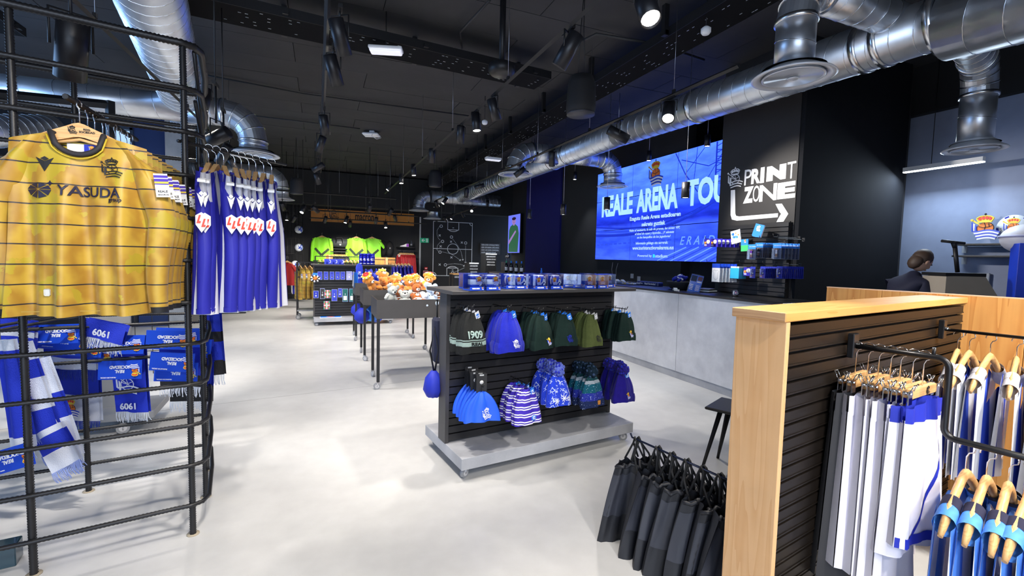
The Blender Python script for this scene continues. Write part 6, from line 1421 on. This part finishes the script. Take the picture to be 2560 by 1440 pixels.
for i, (px, py) in enumerate(((905, 790), (930, 785), (941, 788), (893, 775))):
    t = thing('ball_bag', ['blue bag under the middle table left', 'bright blue bag under the middle table', 'blue bag half hidden under the middle table', 'blue strip of cloth under the far table'][i], 'bag', PY(px, py, 8.65 if i == 3 else 7.0+.08*i)); G().lathe([(.03, .12), (.1, .05), (.11, -.04), (.05, -.1), (.001, -.11)], 14, wav=.1).build('pouch', (ROY, AZU, BLU, ROY)[i], t); G().tube([(0, 0, .1), (0, 0, max(.12, .8-t.location.z))], .004, 5).build('string', BLK, t)
# bag hanging beside the beanie unit
t = thing('swim_bag', 'royal blue pleated bag with a black strap at the left end of the beanie unit', 'bag', FP_(1084, 960, .45)); G().lathe([(.02, .1), (.06, .05), (.075, -.04), (.05, -.09), (.001, -.095)], 20, wav=.12, wn=9).build('pouch', ROY, t); G().tube([(0, 0, .1), (-.03, 0, .25), (0, -.01, .42), (.03, 0, .25), (.01, 0, .1)], .007, 6).build('strap', BLK, t)
t = thing('dark_coat_bag', 'dark navy bag hanging tall behind the beanie unit end panel', 'bag', FP_(1092, 850, .5)); G().cbox((0, 0, 0), (.06, .12, .34), .02).build('sack', NT, t); G().tube([(0, 0, .17), (0, 0, .3)], .006, 5).build('strap', BLK, t)
# ------------------------------------------------------------------ dark accessories unit in the middle distance
o2 = PZ(785, 806, .08); u2 = display_unit(V((o2.x, o2.y, 0)), RD(2), 'wheeled black slatted unit with keyrings in the middle distance', W=1.6)
U2 = V((o2.x, o2.y, 0))
def UP2(px, py, v=.22): return PP(px, py, U2+V((0, v, 0)), 88)
PKB = mat('pack_blue', (.03, .05, .5), .4); PKL = mat('pack_edge', (.35, .4, .75), .4)
def fpack(r, w=.09, h=.17, m=PKB, prt=CHR):
    G().box((0, 0, 0), (w, .012, h)).build('card', PKL, r); G().box((0, -.007, 0), (w-.012, .002, h-.014)).build('face', m, r); g = G(); g.cyl((0, -.01, .04), (0, -.01, 0), .004, 5); g.lathe([(.016, 0), (.016, .004), (.001, .004)], 10, T=TR(0, -.008, -.03) @ RX(90)); g.build('charm', prt, r)
for i, px in enumerate((800, 815, 830, 844, 857)):
    t = thing('keyring_pack', f'blue keyring pack in the upper row of the far dark unit, {ORD[i]} from the left', 'keyring', UP2(px, 689), RD(-3), 'keyring packs on the far dark unit'); fpack(t)
for px, py, w, h, m, l in [(819, 735, .12, .17, RED, 'red and green flag pack on the far dark unit, upper one'), (817, 763, .12, .17, RED, 'red and green flag pack hanging lowest on the far dark unit'), (836, 738, .11, .25, PKB, 'tall blue lanyard pack on the far dark unit'), (850, 732, .08, .19, PKB, 'slim blue pack right of the lanyards'), (863, 738, .11, .28, mat('pack_teal', (.005, .12, .11), .4), 'teal pack with a white square on the far dark unit, left one'), (880, 738, .11, .28, MATS['pack_teal'], 'teal pack with a white square on the far dark unit, right one'), (873, 689, .12, .19, mat('pack_lilac', (.35, .36, .6), .4), 'pale lilac pack beside the folders'), (790, 736, .1, .15, ROY, 'blue mesh pouch hanging at the left of the far dark unit'), (806, 734, .09, .22, SHB, 'black pouch hanging between the blue pouch and the flag pack')]:
    t = thing('gift_pack', l, 'gift pack', UP2(px, py), RD(-3), 'gift packs on the far dark unit'); fpack(t, w, h, m, WHT)
    if m == MATS['pack_teal']: G().box((0, -.01, -.06), (.07, .002, .09)).build('white_square', WHT, t)
    if m == RED:
        g = G()
        for q in strip([(-w/2, -h/2), (w/2, h/2)], .02)+strip([(-w/2, h/2), (w/2, -h/2)], .02): g.prism(q, .001, 0, y0=-.01)
        for q in strip([(0, -h/2), (0, h/2)], .018)+strip([(-w/2, 0), (w/2, 0)], .018): g.prism(q, .001, 1, y0=-.011)
        g.build('flag_cross', [mat('flag_green', (.05, .35, .15), .5), WHT], t)
t = thing('scrunchie', 'orange and white rosette with a blue card at the unit left end', 'rosette', UP2(788, 693)); g = G(); [g.ball((.07*cos(a), 0, .05*sin(a)-.03), .028, 7, i % 2) for i, a in enumerate([2*pi*k/14 for k in range(14)])]; g.build('petals', [WHT, INK], t); G().ball((0, -.03, -.02), .04, 10).build('centre', ORG, t); G().box((0, 0, .06), (.09, .01, .06)).build('card', AZU, t)
t = thing('print_board', 'flat blue and white picture boards lying on the far unit base', 'board', U2+V((.32, .12, .165))); G().box((0, 0, 0), (.42, .2, .012)).build('board', WHT, t); G().box((0, 0, .008), (.4, .18, .002)).build('print', AZU, t); G().ball((0, 0, .006), (.1, .07, .006), 12).build('ball_print', ORG, t)
zt2 = 1.27
for i, px in enumerate((819, 835, 851)):
    p = PP(px, 655, U2+V((0, .2, 0)), 88); t = thing('boxed_mug', f'boxed blue mug on the far dark unit, {ORD[i]} from the left', 'mug', (p.x, p.y, zt2), 0, 'boxed mugs on the far dark unit'); G().box((0, 0, .055), (.13, .11, .11)).build('carton', PKB, t); G().lathe([(.04, .01), (.042, .1), (.038, .1)], 14, c=(-.01, -.02, 0)).build('mug', ROY, t); G().tube([(.03, -.057, .09), (.055, -.057, .08), (.055, -.057, .035), (.03, -.057, .025)], .006, 6).build('handle', WHT, t)
BOT = mat('bottle_blue', (.01, .015, .4), .25, .5)
bl = None
for i, (px, v) in enumerate(((902, .2), (911, .2), (920, .2), (929, .2), (904, .32), (914, .32), (924, .32), (933, .32))):
    p = PP(px, 655, U2+V((0, v, 0)), 88); l = f'blue metal drinking bottle on the far dark unit, {"front" if i < 4 else "back"} row, {ORD[i % 4]} from the left'
    if bl is None:
        bl = thing('drinking_bottle', l, 'bottle', (p.x, p.y, zt2), 0, 'blue drinking bottles'); G().lathe([(.034, 0), (.036, .01), (.036, .17), (.03, .2)], 16).build('body', BOT, bl); G().lathe([(.03, .2), (.033, .205), (.033, .24), (.001, .243)], 14).build('cap', BOT, bl); crest(bl, TR(.0, -.037, .11), .055, 'white'); G().box((0, -.037, .03), (.05, .002, .01)).build('lettering', WHT, bl); blt = tree(bl)
    else: dup(bl, (p.x, p.y, zt2), None, l, None, None, blt)
# ------------------------------------------------------------------ gold jersey rail further left
a, b = PY(742, 655, 11.4), PY(786, 655, 11.4); zr = a.z
t = thing('garment_rail', 'black wheeled garment rail with gold jerseys and a steel tray', 'rail', (a.x, 11.4, 0)); W_ = 1.15
for q in (0, W_): G().box((q, 0, zr/2+.05), (.03, .03, zr-.1)).build('upright', BLK, t); G().box((q, .4, zr/2+.05), (.03, .03, zr-.1)).build('upright', BLK, t)
G().box((W_/2, .2, zr-.01), (W_, .025, .025)).build('rail', BLK, t); G().cbox((W_/2, .2, .2), (W_, .5, .03), .003).build('tray', GREYP, t)
for q in (.03, W_-.03): caster(t, q, 0, 0, .05); caster(t, q, .4, 0, .05)
for i in range(11):
    dup(gj, V((a.x+.06+.1*i, 11.6, zr-.12)), None, f'distant gold jersey on the wheeled rail, {ORD[i]} from the left', 'gold jerseys on the wheeled rail', (0, 0, RD(-68+random.uniform(-4, 4))), gtr, .95)
# ------------------------------------------------------------------ dark grid wall with balls at the far left
gx = PY(690, 600, 15.6).x; gx1 = PY(757, 600, 15.6).x
t = thing('wire_grid', 'black wire grid wall holding three footballs', 'grid panel', (gx, 15.6, 0))
for i in range(8): G().cyl(((gx1-gx)*i/7, 0, .1), ((gx1-gx)*i/7, 0, 3.0), .008, 5).build('wire', BLK, t)
for i in range(12): G().cyl((0, 0, .25+.24*i), (gx1-gx, 0, .25+.24*i), .008, 5).build('wire', BLK, t)
for i, (px, py) in enumerate(((747, 574), (747, 619), (738, 661))):
    p = PY(px, py, 15.47); t = thing('football', ['top', 'middle', 'lowest'][i]+' white and blue football held on the dark grid', 'ball', p, 0, 'footballs on the grid'); G().ball((0, 0, 0), .115, 20).build('skin', mat('ball_white', (.75, .8, .88), .4), t)
    g = G(); [g.tube([(V((.116*cos(a)*cos(b_), .116*sin(a)*cos(b_), .116*sin(b_)))) for a, b_ in [(-1.6+j*.25, .5*sin(j+k*2)+.3*k-.3) for j in range(6)]], .012, 5) for k in range(3)]; g.build('swirls', BLU, t); G().tube([(.05, .1, -.1), (0, .0, -.12), (-.05, .1, -.1)], .008, 5).build('cradle', BLK, t)
p = PY(698, 573, 15.58); t = thing('round_badge', 'round white badge with red digit 7 at the edge of the striped jerseys', 'sign', p, 0); G().lathe([(.13, 0), (.13, .02), (.001, .02)], 20, T=RX(90)).build('disc', WHT, t); text('7', .18, RED, t, TR(0, -.022, 0), .01)
RDC = mat('cloth_red', (.35, .008, .015), .7); RDC2 = mat('cloth_dark_red', (.28, .01, .012), .7)
p = PY(718, 655, 15.5); shirt('jersey', 'dark red jersey hanging below the footballs', 'jersey', RDC2, RDC2, RDC2, sleeve='short', L_=.7, loc=p, rz=RD(-35), low=6, group=None)
p = PY(747, 670, 15.45); shirt('jersey', 'blue and white jersey hung near the gold jersey rail', 'jersey', cst, WHT, WHT, L_=.8, loc=p, rz=RD(-40), low=6)
for q_, l_ in ((PY(718, 655, 15.5), 'short prong on the dark grid holding the red jersey'), (PY(747, 670, 15.45), 'short prong on the dark grid holding the blue and white jersey')):
    t = thing('display_hook', l_, 'hook', q_+V((0, 0, .13))); G().cyl((0, -.08, 0), (0, .16, 0), .01, 6).build('prong', BLK, t); G().box((0, .1, 0), (.06, .01, .08)).build('plate', BLK, t)
# ------------------------------------------------------------------ back wall displays
a, b = PY(777, 524, 16.45), PY(1035, 562, 16.45)
t = thing('wall_sign', 'wide orange wooden sign with dark lettering on the far wall', 'sign', ((a.x+b.x)/2, 16.46, (a.z+b.z)/2)); w_ = b.x-a.x; h_ = abs(PY(777, 524, 16.45).z-PY(777, 556, 16.45).z)
n_ = 4
for i in range(n_): G().box((-w_/2+w_*(i+.5)/n_, 0, 0), (w_/n_-.008, .04, h_)).build('board', wood('sign_wood', (.65, .28, .05), (.55, .22, .04), 0, 3), t)
fit('macron', -w_*.09, w_*.09, -.11, .08, INK, t, -.022, .02); crest(t, TR(-w_*.29, -.022, 0), .34, 'black')
for q in strip([(w_*.3, .1), (w_*.33, -.1), (w_*.36, .1)], .04): pass
GJ = mat('cloth_neon_green', (.3, .85, .03), .6); GJD = mat('cloth_moss', (.012, .06, .01), .7)
for i, (px, py, sl, l) in enumerate(((805, 592, 'long', 'neon green hooded jacket, left of the sports bag'), (891, 594, 'long', 'neon green training top, middle one on the far wall'), (930, 595, 'short', 'neon green T-shirt, right one on the far wall'))):
    p = PY(px, py, 15.9); t = shirt('training_top', l, 'jacket', GJ, GJ, GJ, L_=.78, hw=.29, sleeve=sl, loc=p, rz=RD(-16), group='neon green tops on the far wall', T=.05, slr=(.1, .06), low=8, hw_h=.2)
    g = G(); [g.prism(q, .004, y0=-.065) for q in strip([(-.2+.2*i/8, -.36-.22*i/8) for i in range(9)]+[(.22*i/8, -.58+.2*i/8) for i in range(1, 9)], .07)]; conform(g.build('dark_chevron', mat('chevron_grey', (.03, .05, .03), .7), t), YF[t.name], .01)
    G().grid(lambda u, v: ((u-.5)*.5, -.06-.01*sin(u*9), -.74-.12*v), 10, 2).build('lower_layer', GJD, t)
def rail_of(x0, x1, z, y, n, mk_, group, lab, hgt=.8, ms=None):
    t = thing('wall_rail', 'black rail for '+group, 'rail', ((x0+x1)/2, y, z)); G().box((0, 0, 0), (x1-x0+.1, .025, .025)).box((0, .25, 0), (.05, .5, .03)).build('bar', BLK, t)
    root = None
    for i in range(n):
        p = (x0+(x1-x0)*(i+.5)/n, y, z-.12); l = f'{lab}, {ORD[i]} from the left'
        if root is None: root = shirt('garment', l, 'garment', ms[0], ms[0], ms[1], L_=hgt, hw=.22, sleeve='long', loc=p, rz=RD(-75), group=group, low=2, T=.04, hw_h=.17); rtt = tree(root)
        else: dup(root, p, None, l, None, (0, 0, RD(-75+random.uniform(-6, 6))), rtt)
a, b = PY(830, 629, 15.7), PY(866, 629, 15.7); rail_of(a.x, b.x, a.z, 15.7, 10, None, 'dark tops under the sports bag', 'dark top under the sports bag', .7, (mat('cloth_charcoal', (.02, .025, .03), .7), GJ))
a, b = PY(998, 626, 15.7), PY(1034, 626, 15.7); rail_of(a.x, b.x, a.z, 15.7, 12, None, 'dark red garments at the right of the far wall', 'dark red garment on the far wall rail', 1.05, (RDC, WHT))
for px0, px1, py, l in ((828, 868, 622, 'black shelf with the grey sports bag'), (996, 1035, 618, 'black shelf with a boot above the red garments')):
    a, b = PY(px0, py, 15.9), PY(px1, py, 15.9); t = thing('wall_shelf', l, 'shelf', ((a.x+b.x)/2, 16.1, a.z)); G().cbox((0, 0, 0), (b.x-a.x, .6, .03), .003).build('board', BLK, t)
p = PY(848, 612, 16); t = thing('sports_bag', 'big grey sports bag on the far wall shelf', 'bag', (p.x, 16.05, PY(848, 621, 15.9).z+.02)); G().lathe([(.1, -.27), (.15, -.24), (.155, 0), (.15, .24), (.1, .27)], 20, T=TR(0, 0, .15) @ RY(90), sx=1, sy=.9, wav=.02).build('bag_body', mat('bag_charcoal', (.05, .055, .06), .5), t); G().tube([(-.1, -.14, .15), (-.08, -.17, .32), (.08, -.17, .32), (.1, -.14, .15)], .012, 6).build('handle', BLK, t); G().box((.03, -.145, .1), (.05, .01, .04)).build('logo', WHT, t)
p = PY(1011, 613, 15.9); t = thing('football_boot', 'white and purple football boot on the right shelf', 'shoe', (p.x, 15.9, PY(1011, 618, 15.9).z+.016)); G().prism([(-.14, 0), (.14, 0), (.14, .1), (.06, .1), (-.02, .06), (-.13, .03)], .09, y0=.045).build('upper', WHT, t); G().box((.1, 0, .05), (.08, .094, .09)).build('heel', mat('boot_purple', (.3, .05, .5), .5), t)
for i, px in enumerate((1019, 1029)):
    p = PY(px, 612, 15.9); t = thing('drinking_bottle', f'dark drinking bottle on the right shelf, {"left" if i == 0 else "right"} one', 'bottle', (p.x, 15.95, PY(1011, 618, 15.9).z+.016)); G().lathe([(.035, 0), (.035, .15), (.015, .19), (.015, .24), (.001, .245)], 12).build('body', mat('bottle_dark', (.05, .06, .08), .2, .5), t); G().lathe([(.036, .05), (.036, .1)], 12).build('label', GREYP, t)
for i, (px, py) in enumerate(((958, 620), (974, 622))):
    p = PY(px, py, 16.3); t = thing('backpack', f'black backpack hanging on the far wall, {"left, with a white patch" if i == 0 else "right"}', 'bag', p); G().ball((0, 0, 0), (.15, .1, .26), 14).ball((0, -.08, -.08), (.11, .05, .13), 12).build('sack', BLKM, t); G().box((.0, -.12, .02), (.05, .01, .05)).build('patch', WHT if i == 0 else GREYP, t); G().tube([(0, 0, .22), (0, .2, .3)], .01, 5).build('loop', BLK, t)
for i, (px, w2) in enumerate(((940, .5), (965, .3))): pass
a = PY(937, 662, 13.2)
t = thing('pine_gondola', 'far orange-pine gondola behind the dark accessories unit', 'partition', (PY(935, 660, 13).x, 13, 0)); x1_ = PY(988, 660, 13).x-t.location.x
G().cbox((x1_/2, 0, .71), (x1_, .05, 1.42), .003).build('back_board', PINE_W, t); G().cbox((x1_*.5, -.25, .71), (.05, .45, 1.42), .003).build('cross_board', PINE_Z, t); G().box((x1_/2, -.25, 1.36), (x1_, .02, .02)).build('rail', BLK, t)
t = thing('pine_gondola', 'small far pine gondola end left of the mugs', 'partition', (PY(815, 648, 13).x, 13, 0)); x2_ = PY(832, 648, 13).x-t.location.x; G().cbox((x2_/2, 0, .73), (x2_, .05, 1.46), .003).build('back_board', PINE_W, t); G().cbox((x2_*.5, -.15, .73), (.04, .3, 1.46), .003).build('cross_board', PINE_Z, t)
GS = BJ
rt2 = None
for i in range(7):
    p = (PY(970, 668, 12.8).x+.09*i, 12.75, 1.24); l = f'{"blue" if i < 6 else "red"} garment by the far pine gondola, {ORD[i]} from the left'
    if rt2 is None: rt2 = shirt('garment', l, 'garment', BJ, BJ, WHT, L_=.85, hw=.22, loc=p, rz=RD(-72), group='blue garments by the far pine gondola', low=2, hw_h=.17); r3 = tree(rt2)
    else: dup(rt2, p, None, l, None, (0, 0, RD(-72+random.uniform(-6, 6))), r3)
# long rail of dark clothes behind the unit
a, b = PY(788, 655, 12.5), PY(905, 655, 12.5); t = thing('garment_rail', 'long low garment rail of black clothes behind the dark unit', 'rail', (a.x, 12.5, 0)); G().box(((b.x-a.x)/2, 0, 1.42), (b.x-a.x, .02, .02)).build('rail', BLK, t)
for q in (0, b.x-a.x): G().box((q, 0, .71), (.03, .03, 1.42)).build('upright', BLK, t)
rt3 = None
for i in range(11):
    p = (a.x+.1+(b.x-a.x-.2)*i/10, 12.5, 1.3); l = f'black garment with a neon trim on the long rail, {ORD[i]} from the left'
    if rt3 is None: rt3 = shirt('garment', l, 'garment', MATS['cloth_charcoal'], MATS['cloth_charcoal'], GJ, L_=.7, hw=.22, loc=p, rz=RD(-75), group='black garments on the long rail', low=2, hw_h=.17); r4 = tree(rt3)
    else: dup(rt3, p, None, l, None, (0, 0, RD(-75+random.uniform(-6, 6))), r4)
# ------------------------------------------------------------------ pitch diagram, exit sign, fire sign
a, b = PY(1083.8, 553, 16.48), PY(1178.6, 689.5, 16.48); a2 = PY(1178.6, 553, 16.48)
t = thing('pitch_diagram', 'white line drawing of a football pitch with arrows on the dark wall', 'wall graphic', (a.x, 16.48, b.z)); W_, H_ = b.x-a.x, a.z-b.z; LN = mat('line_white', (.75, .8, .85), .5)
def Q(cx, cy): return ((cx-1530)/360*W_, (790-cy)/513*H_)
g = G(); PLs = [[(1530, 277), (1890, 277), (1890, 790), (1530, 790), (1530, 277)], [(1530, 533), (1890, 533)], [(1660, 277), (1660, 350), (1762, 350), (1762, 277)], [(1657, 790), (1657, 717), (1760, 717), (1760, 790)], [(1703, 331), (1718, 331)], [(1703, 735), (1718, 735)]]
def arcpx(cx, cy, rx, ry, a0, a1, n=14): return [(cx+rx*cos(a0+(a1-a0)*i/n), cy+ry*sin(a0+(a1-a0)*i/n)) for i in range(n+1)]
PLs += [arcpx(1710, 533, 50, 50, 0, 2*pi, 24), arcpx(1711, 350, 40, 16, 0, pi), arcpx(1708, 717, 40, 16, pi, 2*pi), arcpx(1890, 277, 26, 26, pi/2, pi, 6), arcpx(1530, 790, 30, 30, -pi/2, 0, 6)]
for pth in PLs:
    for q in strip([Q(*p_) for p_ in pth], .02): g.prism(q, .004)
g.build('pitch_lines', LN, t); g = G()
for cx, cy in ((1600, 320), (1695, 419), (1614, 464), (1829, 471), (1592, 566), (1643, 687), (1712, 762)):
    for q in strip([Q(*p_) for p_ in arcpx(cx, cy, 12, 12, 0, 2*pi, 12)], .02): g.prism(q, .004)
for cx, cy in ((1587, 408), (1597, 512), (1692, 464), (1793, 468), (1698, 614), (1591, 685), (1842, 686)):
    for s in (-1, 1):
        for q in strip([Q(cx-9, cy-9*s), Q(cx+9, cy+9*s)], .018): g.prism(q, .004)
g.build('player_marks', LN, t); g = G()
def dash(pth, arrow=True):
    pts = [];
    for (x0, y0), (x1, y1) in zip(pth, pth[1:]):
        n = max(1, int(math.hypot(x1-x0, y1-y0)/6)); pts += [(x0+(x1-x0)*i/n, y0+(y1-y0)*i/n) for i in range(n)]
    pts.append(pth[-1])
    for i in range(0, len(pts)-1, 2):
        for q in strip([Q(*pts[i]), Q(*pts[i+1])], .016): g.prism(q, .004)
    if arrow:
        (x0, y0), (x1, y1) = pth[-2], pth[-1]; a_ = math.atan2(y1-y0, x1-x0)
        for d in (2.5, -2.5):
            for q in strip([Q(x1, y1), Q(x1+13*cos(a_+d), y1+13*sin(a_+d))], .02): g.prism(q, .004)
dash([(1583, 326), (1563, 360), (1562, 400), (1575, 435), (1594, 455)], False); dash([(1594, 470), (1570, 500), (1562, 540), (1580, 562)], False); dash([(1708, 438), (1755, 500), (1788, 560), (1806, 640)]); dash([(1829, 497), (1831, 666)]); dash([(1614, 563), (1690, 580), (1740, 610), (1784, 642)]); dash([(1662, 682), (1730, 674), (1790, 680), (1822, 696)]); dash([(1732, 755), (1836, 706)])
g.build('dashed_arrows', LN, t)
p = PY(1062, 601, 16.4); t = thing('exit_sign', 'green emergency exit sign with a left arrow on the far wall', 'sign', p); G().cbox((-.01, 0, 0), (.3, .03, .16), .002).build('panel', mat('exit_green', (.005, .18, .09), .5, emit=(.005, .25, .12), es=.5), t)
g = G(); [g.prism(q, .003, y0=-.016) for q in strip([(-.05, .05), (-.11, 0), (-.05, -.05)], .022)+strip([(-.11, 0), (-.0, 0)], .022)+strip([(.05, -.06), (.05, .06), (.1, .06), (.1, -.06), (.05, -.06)], .012)+strip([(.06, .02), (.09, -.01), (.07, -.04)], .016)]; g.build('pictogram', WHT, t); G().prism(circ(.08, .04, .01), .003, y0=-.016).build('runner_head', WHT, t)
p = PY(1064, 683, 16.48); t = thing('fire_sign', 'red fire alarm sign with a white hand on the far wall', 'sign', p); G().cbox((0, 0, 0), (.19, .02, .19), .002).build('panel', mat('fire_red', (.45, .01, .03), .5), t); g = G(); [g.prism(q, .003, y0=-.011) for q in strip([(-.085, -.085), (.085, -.085), (.085, .085), (-.085, .085), (-.085, -.085)], .01)]; g.prism([(-.05, -.06), (.0, -.06), (.01, .0), (-.01, .03), (-.03, .01), (-.03, .06), (-.045, .06), (-.05, 0)], .003, y0=-.011); g.prism(circ(.05, 0, .025, .05), .003, y0=-.011); g.build('pictogram', WHT, t)
p = PY(1065, 671, 16.46); t = thing('fire_call_point', 'small red fire call point above the fire sign', 'alarm button', p); G().cbox((0, 0, 0), (.1, .05, .09), .006).build('housing', RED, t); G().box((0, -.027, 0), (.06, .004, .03)).build('glass', WHT, t)
# ------------------------------------------------------------------ lit stair boxes with name lists
def stair(px0, py0, px1, py1, Y, label, n=4, led=True):
    a, b = PY(px0, py0, Y), PY(px1, py1, Y); t = thing('stair_block', label, 'stairs', ((a.x+b.x)/2, Y, 0)); w = b.x-a.x; ztop = a.z
    G().cbox((0, .25, ztop/2), (w, .5, ztop), .004).build('block', mat('stair_dark', (.02, .022, .026), .6), t)
    if led: G().box((-.0, -.02, ztop-.01), (w*.95, .03, .02)).build('light_strip', mat('strip_glow', (1, 1, 1), .3, emit=(.9, .95, 1), es=7), t)
    for k in range(n): text(['ALONSO GONZALEZ PRIETO', 'KORTABARRIA LOPEZ UFARTE', 'LUIS SAGRA ARANZABAL', 'ZUBIMENDI OLABE ZELAIA'][k % 4], .055, LN, t, TR(0, -.006, ztop-.1-.09*k) @ MX.Diagonal((w*.62/.55, 1, 1, 1)), .002)
    return t
stair(1214, 634, 1241, 660, 14.5, 'dark lettered stair block with a light strip, upper one', 4)
stair(1173, 657, 1196, 680, 13.6, 'dark lettered stair block with a light strip, lower one', 3)
stair(1134, 684, 1160, 700, 12.6, 'dark low stair block with a light strip beside the pitch diagram', 1)
a, b = PY(1220, 612, 15.6), PY(1272, 612, 15.6); t = thing('name_panel', 'dark wall panel with four rows of white names', 'wall graphic', ((a.x+b.x)/2, 16.46, a.z-.25)); G().box((0, 0, .12), (b.x-a.x, .02, .42)).build('panel', mat('panel_grey', (.05, .05, .055), .7), t)
for k in range(4): fit(['XABI ALONSO GONZALEZ PRIETO', 'ASIER CORTABERRIA LOPEZ UFARTE', 'CARO LUIS SAGRA ARANZABAL', 'XABIER ANTONIO ZELAIA'][k], -.36, .34-.12*(k == 3), .24-.095*k, .295-.095*k, LN, t, -.011, .01)
p = PZ(1150, 735, .85); t = thing('side_table', 'small table with a pine top beside the low stair block', 'table', (PY(1145, 695, 11.5).x, 11.5, 0)); G().cbox((0, 0, 1.05), (.35, .35, .03), .003).build('table_top', PINE_X, t)
for q in (-.15, .15): G().box((q, -.15, .52), (.03, .03, 1.04)).build('leg', BLK, t); G().box((q, .15, .52), (.03, .03, 1.04)).build('leg', BLK, t)
